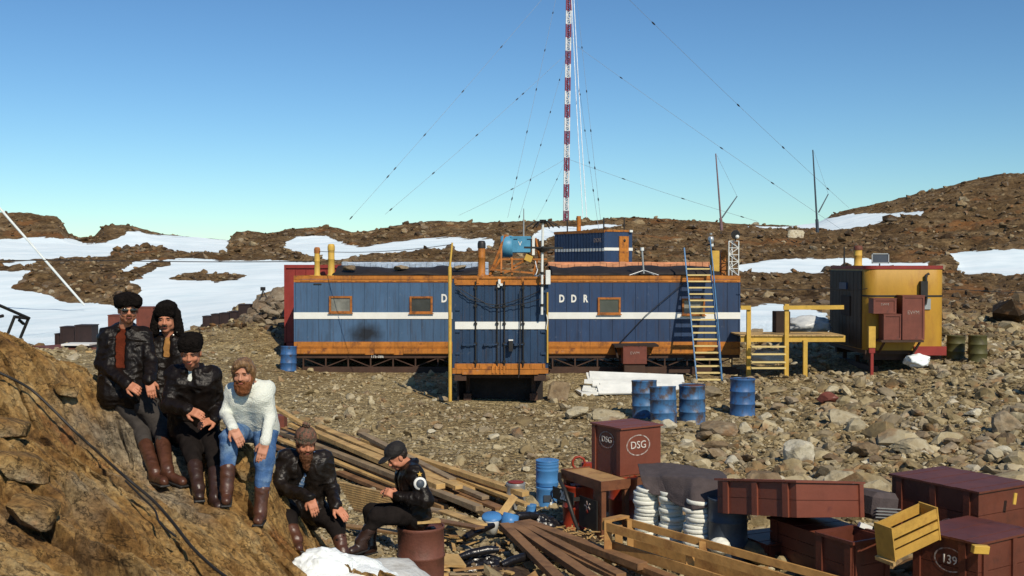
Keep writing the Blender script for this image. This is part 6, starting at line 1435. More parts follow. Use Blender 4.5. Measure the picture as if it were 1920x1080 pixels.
# ------------------------------------------------------------------ implicit surfaces for the figures
class SDF:
    def __init__(s, h=.008): s.h = h; s.p = []
    def rc(s, a, b, ra, rb=None, k=.02, op='u'): s.p.append(('rc', np.array(a, float), np.array(b, float), ra, ra if rb is None else rb, k, op)); return s
    def el(s, c, r, Rm=None, k=.02, op='u'): s.p.append(('el', np.array(c, float), np.array(r, float), np.eye(3) if Rm is None else np.array(Rm, float), None, k, op)); return s
    def bx(s, c, r, Rm=None, k=.01, op='u', rr=.01): s.p.append(('bx', np.array(c, float), np.array(r, float), np.eye(3) if Rm is None else np.array(Rm, float), rr, k, op)); return s
    def plane(s, pt, n, k=.0): n = np.array(n, float); s.p.append(('pl', np.array(pt, float), n/np.linalg.norm(n), None, None, k, 'i')); return s
    def mesh(s):
        h = s.h; lo = np.full(3, 1e9); hi = -lo
        def ext(p):
            if p[0] == 'rc': r = max(p[3], p[4]); return np.minimum(p[1], p[2])-r, np.maximum(p[1], p[2])+r
            e = np.abs(p[3]) @ p[2] + (p[4] or 0); return p[1]-e, p[1]+e
        for p in s.p:
            if p[6] == 'u': a, b = ext(p); lo = np.minimum(lo, a); hi = np.maximum(hi, b)
        lo -= 4*h; hi += 4*h; n = np.ceil((hi-lo)/h).astype(int)+1
        F = np.full(n, .2, np.float32); ax = [lo[i]+h*np.arange(n[i]) for i in range(3)]
        for p in s.p:
            k = p[5]
            if p[0] == 'pl':
                d = ((p[1][0]-ax[0])*p[2][0])[:, None, None] + ((p[1][1]-ax[1])*p[2][1])[None, :, None] + ((p[1][2]-ax[2])*p[2][2])[None, None, :]
                F = np.maximum(F, d.astype(np.float32)); continue
            a, b = ext(p); m = k+3*h+.02
            i0 = np.clip(np.floor((a-m-lo)/h).astype(int), 0, n); i1 = np.clip(np.ceil((b+m-lo)/h).astype(int)+1, 0, n)
            if (i1 <= i0).any(): continue
            sl_ = tuple(slice(i0[i], i1[i]) for i in range(3))
            X, Y, Z = np.meshgrid(*[ax[i][sl_[i]] for i in range(3)], indexing='ij', sparse=True)
            if p[0] == 'rc':
                ba = p[2]-p[1]; L2 = max(ba@ba, 1e-12); x, y, z = X-p[1][0], Y-p[1][1], Z-p[1][2]
                t = np.clip((x*ba[0]+y*ba[1]+z*ba[2])/L2, 0, 1)
                d = np.sqrt((x-t*ba[0])**2+(y-t*ba[1])**2+(z-t*ba[2])**2) - (p[3]+(p[4]-p[3])*t)
            else:
                x, y, z = X-p[1][0], Y-p[1][1], Z-p[1][2]; Q = p[3].T
                l = [Q[i, 0]*x+Q[i, 1]*y+Q[i, 2]*z for i in range(3)]
                if p[0] == 'el':
                    r = p[2]; k0 = np.sqrt(sum((l[i]/r[i])**2 for i in range(3))); k1 = np.sqrt(sum((l[i]/r[i]**2)**2 for i in range(3))) + 1e-9
                    d = k0*(k0-1)/k1
                else:
                    q = [np.abs(l[i])-p[2][i]+p[4] for i in range(3)]
                    d = np.sqrt(sum(np.maximum(v, 0)**2 for v in q)) + np.minimum(np.maximum(np.maximum(q[0], q[1]), q[2]), 0) - p[4]
            d = d.astype(np.float32); f = F[sl_]
            if p[6] == 'u':
                hh = np.clip(.5+.5*(f-d)/max(k, 1e-5), 0, 1); F[sl_] = f*(1-hh)+d*hh - k*hh*(1-hh)
            else:
                hh = np.clip(.5-.5*(f+d)/max(k, 1e-5), 0, 1); F[sl_] = f*(1-hh)-d*hh + k*hh*(1-hh)
        return surface_nets(F, lo, h)
def surface_nets(F, lo, h):
    n = F.shape; S = F < 0
    c = np.zeros(tuple(x-1 for x in n), np.int8)
    for dx in (0, 1):
        for dy in (0, 1):
            for dz in (0, 1): c += S[dx:n[0]-1+dx, dy:n[1]-1+dy, dz:n[2]-1+dz]
    act = np.argwhere((c > 0) & (c < 8)); idx = np.full(c.shape, -1, np.int32); idx[tuple(act.T)] = np.arange(len(act))
    acc = np.zeros((len(act), 3)); cnt = np.zeros(len(act))
    corners = [(x, y, z) for x in (0, 1) for y in (0, 1) for z in (0, 1)]
    for a in range(8):
        for ax in range(3):
            if corners[a][ax]: continue
            p0 = np.array(corners[a]); p1 = p0.copy(); p1[ax] = 1
            f0 = F[tuple((act+p0).T)]; f1 = F[tuple((act+p1).T)]; m = (f0 < 0) != (f1 < 0)
            t = np.where(m, f0/np.where(m, f0-f1, 1), 0); q = p0[None]+(p1-p0)[None]*t[:, None]
            acc += q*m[:, None]; cnt += m
    V = lo + h*(act + acc/np.maximum(cnt, 1)[:, None]); Fs = []
    for ax in range(3):
        b, d = [(1, 2), (2, 0), (0, 1)][ax]
        s0 = [slice(0, n[i]) for i in range(3)]; s1 = list(s0); s0[ax] = slice(0, n[ax]-1); s1[ax] = slice(1, n[ax])
        A, B = S[tuple(s0)], S[tuple(s1)]; e = np.argwhere(A != B); ok = (e[:, b] > 0) & (e[:, d] > 0) & (e[:, b] < n[b]-1) & (e[:, d] < n[d]-1); e = e[ok]
        eb = np.zeros(3, int); eb[b] = 1; ed = np.zeros(3, int); ed[d] = 1
        q = np.stack([idx[tuple((e-eb-ed).T)], idx[tuple((e-ed).T)], idx[tuple(e.T)], idx[tuple((e-eb).T)]], 1)
        fl = S[tuple(s0)][tuple(e.T)]; q[~fl] = q[~fl][:, ::-1]; Fs.append(q)
    return V, np.concatenate(Fs)
def vnormals(V, F):
    a = V[F[:, 2]]-V[F[:, 0]]; b = V[F[:, 3]]-V[F[:, 1]]; n = np.cross(a, b); N = np.zeros_like(V)
    for k in range(4): np.add.at(N, F[:, k], n)
    return N/(np.linalg.norm(N, axis=1)[:, None]+1e-9)
def wrinkle(V, F, amp=.006, sc=9., seed=1, stretch=(1, 1, 1)):
    N = vnormals(V, F); x, y, z = V[:, 0]*sc*stretch[0], V[:, 1]*sc*stretch[1], V[:, 2]*sc*stretch[2]
    w = vnoise(x*.6, y*.6, z*.6, seed); a = 1-2*np.abs(vnoise(x+w, y+w, z*1.4-w, seed+1)); b = vnoise(x*2.3, y*2.3, z*2.3, seed+2)
    return V + N*(amp*(a*.8+b*.35))[:, None]
def unit(v): v = np.array(v, float); return v/np.linalg.norm(v)
def basis(f, up=(0, 0, 1)):
    """columns: right of the figure's picture side (x), forward (y), up (z)"""
    f = unit(f); x = np.cross(f, up); x = unit(x); z = np.cross(x, f); return np.stack([x, f, z], 1)
M_skin = M('sunburnt_skin', (.50, .205, .115), .55, var=.15, scale=18, bump=.1, bscale=120, spec=.3)
M_skin2 = M('pale_skin', (.50, .23, .14), .55, var=.12, scale=18, bump=.1, bscale=120, spec=.3)
M_lea = M('black_leather', (.0085, .0058, .0045), .42, var=.4, scale=9, bump=.6, bscale=20, spec=.20)
M_lea2 = M('worn_brown_black_leather', (.011, .0075, .0055), .42, var=.5, scale=9, bump=.7, bscale=16, spec=.3)
M_fur = M('black_fur', (.010, .008, .007), .95, var=.5, scale=30, bump=1.0, bscale=90, spec=.05)
M_boot = M('brown_leather_boot', (.085, .033, .018), .40, var=.3, scale=8, bump=.3, bscale=20, spec=.5, col2=(.035, .015, .010), amt=.4, sc2=7)
M_bootd = M('dark_leather_boot', (.035, .017, .012), .38, var=.3, scale=8, bump=.3, bscale=20, spec=.5)
M_tro = M('grey_cloth_trousers', (.050, .044, .040), .9, var=.2, scale=12, bump=.4, bscale=30, spec=.1)
M_trob = M('black_cloth_trousers', (.013, .010, .009), .9, var=.3, scale=12, bump=.3, bscale=30, spec=.1)
M_jean = M('faded_denim', (.055, .12, .26), .85, var=.25, scale=10, bump=.4, bscale=60, col2=(.20, .30, .42), amt=.42, sc2=7, sharp=.15, spec=.1)
M_rsw = M('rust_red_knitwear', (.105, .022, .010), .95, var=.2, scale=12, bump=.5, bscale=80, spec=.05)
M_tan = M('tan_shirt_cloth', (.32, .16, .05), .9, var=.2, scale=12, bump=.4, bscale=50, spec=.1)
M_knit = M('white_knitwear', (.70, .72, .64), .95, var=.07, scale=10, bump=.6, bscale=90, spec=.05)
M_hairb = M('blond_brown_hair', (.17, .09, .035), .42, var=.5, scale=30, bump=.9, bscale=60, stretch=(1.6, 1.6, .3), spec=.45, col2=(.34, .20, .10), amt=.42, sc2=26)
M_beard = M('ginger_beard', (.17, .058, .018), .6, var=.35, scale=40, bump=.9, bscale=90, stretch=(1, 1, .35), spec=.3)
M_beardd = M('brown_beard', (.10, .038, .014), .6, var=.35, scale=40, bump=.9, bscale=90, stretch=(1, 1, .3), spec=.3)
M_hairk = M('dark_brown_hair', (.022, .012, .007), .5, var=.3, scale=30, bump=.7, bscale=80, spec=.4)
M_bean = M('patterned_knit_hat', (.085, .075, .055), .95, var=.35, scale=26, bump=.8, bscale=90, col2=(.20, .10, .07), amt=.5, sc2=30, sharp=.06, spec=.05)
M_cap = M('black_cloth_cap', (.012, .010, .009), .75, var=.3, bump=.4, bscale=40)
M_chk = M('blue_check_cloth', (.10, .19, .34), .9, var=.2, scale=10, bump=.3, col2=(.45, .50, .55), amt=.45, sc2=28, sharp=.04)
M_green = M('dark_green_cloth', (.022, .026, .014), .9, var=.2, bump=.3)
M_eye = M('eye_dark', (.012, .008, .006), .25, bump=0, var=0)
M_lip = M('lip_red_brown', (.25, .065, .045), .5, bump=0, var=.1)
M_len = M('dark_lens', (.008, .007, .006), .08, bump=0, var=0, spec=.9)
M_gold = M('thin_metal', (.5, .42, .28), .3, .8, bump=0)
M_but = M('bright_button', (.75, .72, .62), .25, .6, bump=0)

def solve(par, px, py, L, near=True):
    P = np.array([par[0], par[1], par[2]]); d = arr(ray(px, py)); C = np.array([0, 0, CAMZ])
    a = d@d; b = 2*d@(C-P); c = (C-P)@(C-P)-L*L; D = b*b-4*a*c
    if D < 0: return C + d*(-b/(2*a))
    s = math.sqrt(D); return C + d*((-b-s)/(2*a) if near else (-b+s)/(2*a))
def hand(sd, wr, tgt, back, side, curl=.5, k=.008, s=1.0, spread=.10):
    """wr wrist, tgt point the fingers aim at, back = outward normal of the hand's back, side = +1 thumb on the x side"""
    y = unit(np.array(tgt)-np.array(wr)); z = np.array(back, float); z = unit(z-(z@y)*y); x = np.cross(y, z)*side
    Q = np.stack([x, y, z], 1); T = lambda a, b, c: np.array(wr)+Q@(np.array([a, b, c])*s)
    sd.rc(T(0, -.02, 0), T(0, .02, 0), .027*s, .029*s, k=.015)
    sd.bx(T(.0, .058, 0), np.array([.041, .045, .0145])*s, Q, k=.012, rr=.012*s)
    for i, (fx, ln) in enumerate(((.030, .072), (.010, .082), (-.011, .076), (-.031, .058))):
        c = curl*(1+.12*i); p = T(fx, .096, 0); ang = 0; r = .0098*s; dirx = fx*spread*8
        for j, fr in enumerate((.42, .33, .25)):
            ang += c*(.6 if j == 0 else .8)
            q = p + Q@(np.array([dirx*.06, math.cos(ang), -math.sin(ang)])*ln*fr*s)
            sd.rc(p, q, r, r*.9, k=.004); p = q; r *= .92
    p0 = T(.032, .018, -.004); p1 = T(.058, .052, -.016); p2 = T(.060, .082, -.026*(1+curl)); sd.rc(p0, p1, .016*s, .0125*s, k=.01); sd.rc(p1, p2, .0115*s, .009*s, k=.004)
def head_body(sd, hc, Q, nb):
    T = lambda a, b, c: hc+Q@np.array([a, b, c])
    sd.el(T(0, -.012, .038), (.077, .096, .086), Q, k=.01)
    sd.el(T(0, .022, -.030), (.062, .070, .082), Q, k=.03)
    sd.el(T(0, .052, -.098), (.030, .026, .022), Q, k=.025)
    for s_ in (-1, 1):
        sd.el(T(.052*s_, .015, -.062), (.020, .040, .032), Q, k=.02)
        sd.el(T(.040*s_, .066, -.034), (.024, .018, .020), Q, k=.018)
        sd.el(T(.031*s_, .098, .004), (.019, .018, .011), Q, k=.010, op='s')
        sd.el(T(.031*s_, .076, .003), (.0145, .0125, .0115), Q, k=.003)
        sd.el(T(.080*s_, -.004, -.010), (.010, .020, .032), Q, k=.006)
        sd.el(T(.011*s_, .099, -.034), (.010, .011, .009), Q, k=.006)
    sd.el(T(0, .084, .023), (.050, .012, .010), Q, k=.012)
    sd.rc(T(0, .088, .010), T(0, .106, -.030), .009, .0125, k=.008)
    sd.el(T(0, .088, -.060), (.024, .011, .006), Q, k=.006); sd.el(T(0, .086, -.073), (.021, .011, .0065), Q, k=.006)
    sd.el(T(0, .100, -.0665), (.024, .008, .0022), Q, k=.003, op='s')
    sd.rc(hc+Q@np.array([0, -.02, -.06]), nb, .058, .062, k=.03)
def face_parts(o, hc, Q, look=0., brow=M_hairk, eyes=True, squint=.6):
    def E(name, c, r, m, n=10, rot=0.):
        g = G(); V, F = ico(2); Rz = np.array(Matrix.Rotation(rot, 3, 'Y')); P = (V*np.array(r))@Rz.T; P = P+np.array(c); P = hc+P@Q.T
        return npobj(name, P, F, m, True, parent=o)
    for s_ in (-1, 1):
        if eyes: E('eye', (.031*s_, .0865, .002), (.0105, .0035, .0065*squint), M_eye)
        E('eyebrow', (.032*s_, .0935, .022), (.021, .005, .0045), brow, rot=.15*s_)
    E('lips', (0, .0965, -.0675), (.021, .0045, .0075), M_lip)
    return E
def sub(o, name, sd, mat, amp=0., sc=9., seed=1, smooth=True, fuzz=0.):
    V, F = sd.mesh()
    if amp: V = wrinkle(V, F, amp, sc, seed)
    if fuzz:
        N = vnormals(V, F); V = V+N*(fuzz*vnoise(V[:, 0]*60, V[:, 1]*60, V[:, 2]*60, seed))[:, None]
    return npobj(name, V, F, mat, smooth, parent=o)
def person(label, J, fwd, hf, skin=M_skin, cut=None):
    """J: joints in world space"""
    sd = SDF(.0058)
    hc = J['head']; Q = basis(hf); head_body(sd, hc, Q, J['neck'])
    pel, nb = J['pelvis'], J['neck']; Bq = basis(fwd)
    for s_, S in ((-1, 'R'), (1, 'L')):
        sd.rc(J['hip'+S], J['sho'+S]*.55+nb*.45+np.array([0, 0, -.09]), .105, .10, k=.04)
        sd.rc(J['sho'+S], J['elb'+S], .050, .040, k=.03); sd.rc(J['elb'+S], J['wri'+S], .039, .026, k=.015)
        sd.rc(J['hip'+S], J['kne'+S], .072, .047, k=.04); sd.rc(J['kne'+S], J['ank'+S], .046, .030, k=.02)
        sd.rc(J['ank'+S]+np.array([0, 0, -.03]), J['toe'+S]-unit(J['toe'+S]-J['ank'+S])*.02, .026, .018, k=.02)
        hd = J['hand'+S]; hand(sd, J['wri'+S], hd[0], hd[1], hd[2], hd[3])
    sd.rc(J['shoR'], J['shoL'], .055, .055, k=.05)
    V, F = sd.mesh(); base = arr(J['pelvis']); base[2] = min(J['ankR'][2], J['ankL'][2])
    o = npobj('person', V-base, F, skin, True); o.location = base; tag(o, label, 'man')
    return o, hc, Q, Bq
def torso_sdf(J, h=.009, fat=.0, hem=.0, sleeves=True, neckcut=True, arm=(.066, .058, .050)):
    sd = SDF(h); nb = J['neck']
    for S in 'RL':
        hp = J['hip'+S] + (nb-J['pelvis'])*hem
        top = J['sho'+S]*.55+nb*.45+np.array([0, 0, -.085]); sd.rc(hp, top, .127+fat, .120+fat, k=.05)
        if sleeves:
            sd.rc(J['sho'+S], J['elb'+S], arm[0]+.002+fat, arm[1]+fat, k=.03); e = J['wri'+S]; sd.rc(J['elb'+S], J['elb'+S]+(e-J['elb'+S])*.96, arm[1]+fat, arm[2], k=.02)
            sd.rc(J['elb'+S]+(e-J['elb'+S])*.9, e-(e-J['elb'+S])*.03, arm[2]+.003, arm[2]+.001, k=.005)
    sd.rc(J['shoR'], J['shoL'], .068+fat, .068+fat, k=.05); m_ = (J['shoR']+J['shoL'])/2; sd.rc(m_, nb+np.array([0, 0, .0]), .075, .068, k=.05)
    for S in 'RL': sd.rc(nb+np.array([0, 0, -.01]), J['sho'+S], .062, .055, k=.04)
    return sd
def collar(sd, J, Bq, r=.078, open_=.6, z=.035, th=.016, lapel=True):
    nb = J['neck']; pts = []
    for k in range(15):
        a = math.pi*2*(.25+ (open_/2)/ (2*math.pi)*1.0) + (2*math.pi-open_)*k/14
        # angle measured so that the gap faces forward
        a = math.pi/2 + open_/2 + (2*math.pi-open_)*k/14
        pts.append(nb+Bq@np.array([math.cos(a)*r, math.sin(a)*r*.9+.0, z - .03*math.sin(a)]))
    for a, b in zip(pts, pts[1:]): sd.rc(a, b, th, th, k=.008)
    if lapel:
        for e, s_ in ((pts[0], -1), (pts[-1], 1)):
            sd.rc(e, e+Bq@np.array([s_*.030, .025, -.085]), th, .010, k=.008)
def trousers(J, h=.009, r=(.108, .078, .054), down=1.0):
    sd = SDF(h); sd.rc(J['hipR'], J['hipL'], .106, .106, k=.04); sd.rc(J['pelvis'], J['pelvis']+(J['neck']-J['pelvis'])*.12, .108, .10, k=.05)
    for S in 'RL':
        sd.rc(J['hip'+S], J['kne'+S], r[0], r[1], k=.03); sd.rc(J['kne'+S], J['kne'+S]+(J['ank'+S]-J['kne'+S])*down, r[1], r[2], k=.03)
    return sd
def boot(J, S, up=.72, h=.008, r=(.0625, .049)):
    sd = SDF(h); k, a, t = J['kne'+S], J['ank'+S], J['toe'+S]; d = (t-a); d2 = unit(np.array([d[0], d[1], 0]) + 1e-6)
    sd.rc(k+(a-k)*(1-up), a, r[0], r[1], k=.01); heel = a+np.array([0, 0, -.05])-d2*.035; sd.rc(a, heel, r[1], .040, k=.03)
    sd.rc(heel+d2*.02, t, .042, .034, k=.03); sd.rc(heel, t+d2*.012+np.array([0, 0, -.008]), .040, .036, k=.01); zs = min(heel[2]-.034, t[2]-.036)
    n = np.cross(np.cross(t-heel, (0, 0, 1.)), t-heel); n = unit(n)
    if n[2] < 0: n = -n
    sd.plane(t-n*.030, -n) if False else None
    sd.plane(k+(a-k)*(1-up)+unit(a-k)*-.005, unit(a-k)) if False else None
    return sd
def boots(o, J, mat, up=.72):
    for S in 'RL':
        b = sub(o, 'boot', boot(J, S, up), mat, .004, 14, 3)
        a, t = J['ank'+S], J['toe'+S]; d2 = unit(np.array([(t-a)[0], (t-a)[1], 0])+1e-6); sd = SDF(.008); heel = a+np.array([0, 0, -.05])-d2*.035
        sd.bx((heel+t)/2+np.array([0, 0, -.038])+d2*.008, (.046, np.linalg.norm(t-heel)/2+.042, .010), basis(t-heel), rr=.008); sub(b, 'sole', sd, M_dkm)
def disc(o, name, c, n, r, mat, th=.006):
    g = G(); g.lathe([(.0, th), (r*.8, th), (r, 0)], n=14); q = Vector(n).to_track_quat('Z', 'Y'); g.xf(Matrix.Translation(Vector(c)) @ q.to_matrix().to_4x4()); return g.build(name, mat, o, world=True)
def surf_pt(V, c, d):
    """the point of the vertex cloud V furthest along d close to the line c + t d"""
    d = unit(d); r = V-c; t = r@d; off = np.linalg.norm(r-t[:, None]*d, axis=1); m = off < .02
    return c+d*(t[m].max() if m.any() else .13)
def mkJ(scale=1.0, **k):
    """k: joint = (px, py, D) for seeds or (px, py, 'n'|'f') solved from the parent"""
    J = {}; Ls = dict(neck=('pelvis', .50), head=('neck', .17), kneR=('hipR', .43), kneL=('hipL', .43), ankR=('kneR', .42), ankL=('kneL', .42), elbR=('shoR', .29), elbL=('shoL', .29), wriR=('elbR', .26), wriL=('elbL', .26), toeR=('ankR', .17), toeL=('ankL', .17))
    for nme in ('pelvis', 'hipR', 'hipL', 'neck', 'head', 'shoR', 'shoL', 'elbR', 'elbL', 'wriR', 'wriL', 'kneR', 'kneL', 'ankR', 'ankL', 'toeR', 'toeL'):
        v = k[nme]
        if isinstance(v[2], str): J[nme] = solve(J[Ls[nme][0]], v[0], v[1], Ls[nme][1]*scale, v[2] == 'n')
        else: J[nme] = arr(W(*v))
    return J
def fur_hat(o, hc, Q, wx=.125, wy=.135, wz=.062, zc=.095, dome=.09, flaps=None, mat=M_fur, seed=2):
    T = lambda a, b, c: hc+Q@np.array([a, b, c]); sd = SDF(.007)
    sd.bx(T(0, -.008, zc-.004), (wx, wy, wz), Q, rr=.042); sd.el(T(0, -.01, zc+.01), (wx*.88, wy*.88, dome), Q, k=.03); sd.el(T(0, -.035, zc-.045), (wx*.93, wy*.86, .05), Q, k=.03); sd.bx(T(0, .11, .0), (.062, .06, .030), Q, k=.015, op='s')
    if flaps:
        for s_ in (-1, 1): sd.rc(T(.088*s_, -.02, zc-.03), T(.112*s_, -.01, -flaps), .040, .048, k=.03)
        sd.rc(T(0, -.09, zc-.03), T(0, -.09, -.05), .06, .06, k=.04)
    h = sub(o, 'fur_hat', sd, mat, .004, 20, seed, fuzz=.0035); return h

# ---- man in sunglasses
J = mkJ(pelvis=(229, 722, 9.98), hipR=(212, 728, 9.97), hipL=(248, 728, 9.97), neck=(234, 618, 10.05), head=(240, 580, 9.98), shoR=(201, 630, 10.03), shoL=(269, 630, 10.08),
        elbR=(192, 682, 9.98), elbL=(284, 682, 9.96), wriR=(240, 721, 9.74), wriL=(280, 714, 9.74), kneR=(262, 803, 'n'), kneL=(300, 800, 'n'), ankR=(291, 886, 9.42), ankL=(314, 880, 9.38), toeR=(307, 902, 9.22), toeL=(341, 902, 9.25))
J['handR'] = (arr(W(264, 734, 9.66)), (.1, -1, .5), 1, .75); J['handL'] = (arr(W(286, 748, 9.68)), (.2, -1, .3), -1, .45)
o, hc, Q, Bq = person('man at far left in fur hat and dark sunglasses, leather jacket open over rust sweater', J, (.25, -1, 0), (.42, -.9, -.06))
E = face_parts(o, hc, Q, eyes=False)
g = G(); T = lambda a, b, c: Vector(hc+Q@np.array([a, b, c]))
sd = SDF(.005)
for s_ in (-1, 1): sd.el(hc+Q@np.array([.034*s_, .104, .000]), (.030, .009, .021), Q, k=.003)
sg = sub(o, 'sunglasses', sd, M_len)
g.tube([T(-.064, .098, .012), T(-.02, .112, .014), T(.02, .112, .014), T(.064, .098, .012)], .0028, 6); g.tube([T(-.066, .096, .010), T(-.086, .0, .008)], .0026, 6); g.tube([T(.066, .096, .010), T(.086, .0, .008)], .0026, 6); g.build('frame', M_gold, sg, world=True)
E('moustache', (0, .102, -.050), (.030, .009, .008), M_beardd); E('chin_beard', (0, .074, -.108), (.026, .022, .022), M_beardd)
fur_hat(o, hc, Q, .116, .126, .052, .078, .070)
sd = torso_sdf(J, fat=.004, hem=-.12)
ax_ = unit(J['neck']-J['pelvis']); mid = (J['neck']+J['pelvis'])/2; Bt = np.stack([Bq[:, 0], unit(np.cross(ax_, Bq[:, 0])), ax_], 1)
# open front
sd.bx(mid+Bt@np.array([.022, .17, .11]), (.040, .12, .21), Bt, k=.02, op='s', rr=.01)
collar(sd, J, Bq, .086, 1.4, .02, .020); sub(o, 'leather_jacket', sd, M_lea, .011, 13, 11)
sd = SDF(.009)
for S in 'RL': sd.rc(J['hip'+S], J['sho'+S]*.5+J['neck']*.5+np.array([0, 0, -.09]), .118, .112, k=.05)
sd.rc(J['neck']+np.array([0, 0, -.06]), J['neck']+np.array([.0, 0, .025]), .085, .066, k=.03); sub(o, 'sweater', sd, M_rsw, .004, 14, 5)
sub(o, 'trousers', trousers(J, down=.45), M_tro, .009, 9, 6); boots(o, J, M_boot, .60)
# ---- man behind with moustache
J = mkJ(pelvis=(318, 745, 10.35), hipR=(303, 750, 10.35), hipL=(334, 750, 10.35), neck=(317, 634, 10.42), head=(312, 599, 10.36), shoR=(283, 648, 10.42), shoL=(350, 646, 10.42),
        elbR=(278, 705, 'f'), elbL=(362, 705, 'f'), wriR=(284, 758, 'n'), wriL=(352, 760, 'n'), kneR=(313, 825, 'n'), kneL=(336, 825, 'n'), ankR=(322, 878, 9.85), ankL=(345, 880, 9.9), toeR=(326, 893, 9.7), toeL=(352, 896, 9.75))
J['handR'] = (arr(W(290, 772, 10.2)), (0, -1, .3), 1, .6); J['handL'] = (arr(W(348, 775, 10.2)), (0, -1, .3), -1, .6)
o, hc, Q, Bq = person('smiling man with moustache in fur hat with earflaps down, standing behind two others', J, (.05, -1, 0), (.12, -1, -.05))
E = face_parts(o, hc, Q, squint=.5); E('moustache', (0, .103, -.051), (.034, .010, .008), M_hairk)
fur_hat(o, hc, Q, .088, .106, .070, .092, .085, flaps=.115, seed=7)
sd = torso_sdf(J, fat=.006, hem=-.15); ax_ = unit(J['neck']-J['pelvis']); mid = (J['neck']+J['pelvis'])/2; Bt = np.stack([Bq[:, 0], unit(np.cross(ax_, Bq[:, 0])), ax_], 1)
sd.bx(mid+Bt@np.array([-.0, .16, .23]), (.030, .10, .13), Bt, k=.02, op='s'); collar(sd, J, Bq, .092, 1.3, .015, .024)
jk = sub(o, 'leather_jacket', sd, M_lea, .010, 13, 21)
for a, b in ((325, 628), (332, 622), (318, 672), (291, 668)): 
    c = solve(J['neck'], a, b, .14, True); disc(jk, 'snap_button', c, (0, -1, .2), .009, M_but)
sd = SDF(.009)
for S in 'RL': sd.rc(J['hip'+S], J['sho'+S]*.5+J['neck']*.5+np.array([0, 0, -.09]), .116, .112, k=.05)
sd.rc(J['neck']+np.array([0, 0, -.06]), J['neck']+np.array([.0, 0, .015]), .085, .064, k=.03); sub(o, 'shirt', sd, M_tan, .004, 14, 5)
sub(o, 'trousers', trousers(J, down=.5), M_trob, .008, 9, 6); boots(o, J, M_bootd, .7)
# ---- third man looking down
J = mkJ(pelvis=(362, 792, 9.80), hipR=(344, 795, 9.78), hipL=(384, 797, 9.78), neck=(360, 694, 9.62), head=(358, 661, 9.52), shoR=(327, 703, 9.66), shoL=(396, 704, 9.66),
        elbR=(317, 760, 'n'), elbL=(409, 758, 'f'), wriR=(352, 769, 'n'), wriL=(401, 788, 'n'), kneR=(361, 846, 'n'), kneL=(404, 852, 'n'), ankR=(372, 914, 9.15), ankL=(404, 934, 9.1), toeR=(374, 930, 9.0), toeL=(410, 948, 8.96))
J['handR'] = (arr(W(378, 778, J['wriR'][1]-.05)), (.1, -.8, .7), 1, .35); J['handL'] = (arr(W(384, 792, J['wriL'][1]-.08)), (-.3, -.8, .3), -1, .5)
o, hc, Q, Bq = person('clean shaven man in black fur hat looking down, dark leather jacket closed, hands together', J, (.02, -1, 0), (.10, -1, -.30), skin=M_skin)
face_parts(o, hc, Q, squint=.35)
fur_hat(o, hc, Q, .094, .110, .068, .090, .08, seed=9)
sd = torso_sdf(J, fat=.008, hem=-.10); ax_ = unit(J['neck']-J['pelvis']); mid = (J['neck']+J['pelvis'])/2; Bt = np.stack([Bq[:, 0], unit(np.cross(ax_, Bq[:, 0])), ax_], 1)
sd.bx(mid+Bt@np.array([.0, .15, .28]), (.014, .10, .055), Bt, k=.02, op='s'); collar(sd, J, Bq, .088, 1.2, .02, .020)
jk = sub(o, 'leather_jacket', sd, M_lea, .011, 13, 31)
for a, b in ((364, 702), (396, 772), (367, 724), (316, 770)): disc(jk, 'snap_button', solve((J['neck']+J['pelvis'])/2+np.array([0, 0, .05]), a, b, .20, True), (0, -1, .2), .008, M_but)
sd = SDF(.009); sd.rc(J['neck']+np.array([0, 0, -.12]), J['neck']+np.array([.0, -.01, .0]), .085, .060, k=.03); sub(o, 'undershirt', sd, M_knit, .002, 14, 5)
sub(o, 'trousers', trousers(J, down=.45), M_trob, .008, 9, 6); boots(o, J, M_bootd, .60)
# ---- man in white sweater
J = mkJ(pelvis=(476, 804, 9.60), hipR=(457, 806, 9.55), hipL=(498, 806, 9.55), neck=(468, 722, 9.30), head=(457, 700, 9.20), shoR=(437, 733, 9.36), shoL=(500, 729, 9.36),
        elbR=(423, 776, 9.30), elbL=(506, 784, 9.32), wriR=(437, 803, 9.02), wriL=(497, 830, 9.12), kneR=(430, 822, 'n'), kneL=(496, 862, 'n'), ankR=(425, 918, 'n'), ankL=(488, 958, 'f'), toeR=(424, 938, 8.92), toeL=(484, 975, 8.95))
J['handR'] = (arr(W(450, 826, 8.98)), (.2, -.8, .7), 1, .35); J['handL'] = (arr(W(489, 858, J['wriL'][1]-.04)), (.2, -.9, .6), 1, .3)
o, hc, Q, Bq = person('bareheaded smiling man with ginger beard in white sweater and blue jeans', J, (-.05, -1, 0), (-.05, -1, -.12), skin=M_skin2)
E = face_parts(o, hc, Q, squint=.3, brow=M_beard)
T = lambda a, b, c: hc+Q@np.array([a, b, c])
sd = SDF(.006); sd.el(T(0, -.016, .044), (.086, .102, .088), Q); sd.rc(T(-.055, .055, .085), T(-.062, .068, .050), .030, .020, k=.03); sd.rc(T(.0, .065, .095), T(-.045, .080, .058), .028, .016, k=.03); sd.rc(T(.04, .045, .09), T(.074, .045, .03), .030, .018, k=.03)
for s_ in (-1, 1): sd.rc(T(.078*s_, -.005, .03), T(.080*s_, -.005, -.045), .026, .020, k=.03)
sd.el(T(0, .108, -.012), (.058, .060, .080), Q, k=.010, op='s'); sd.el(T(-.020, .105, .035), (.036, .05, .045), Q, k=.01, op='s'); sd.rc(T(-.018, .070, .104), T(.036, .092, .070), .020, .015, k=.015); sd.rc(T(.036, .092, .070), T(.066, .070, .026), .015, .012, k=.015); sub(o, 'hair', sd, M_hairb, .004, 22, 4, fuzz=.003)
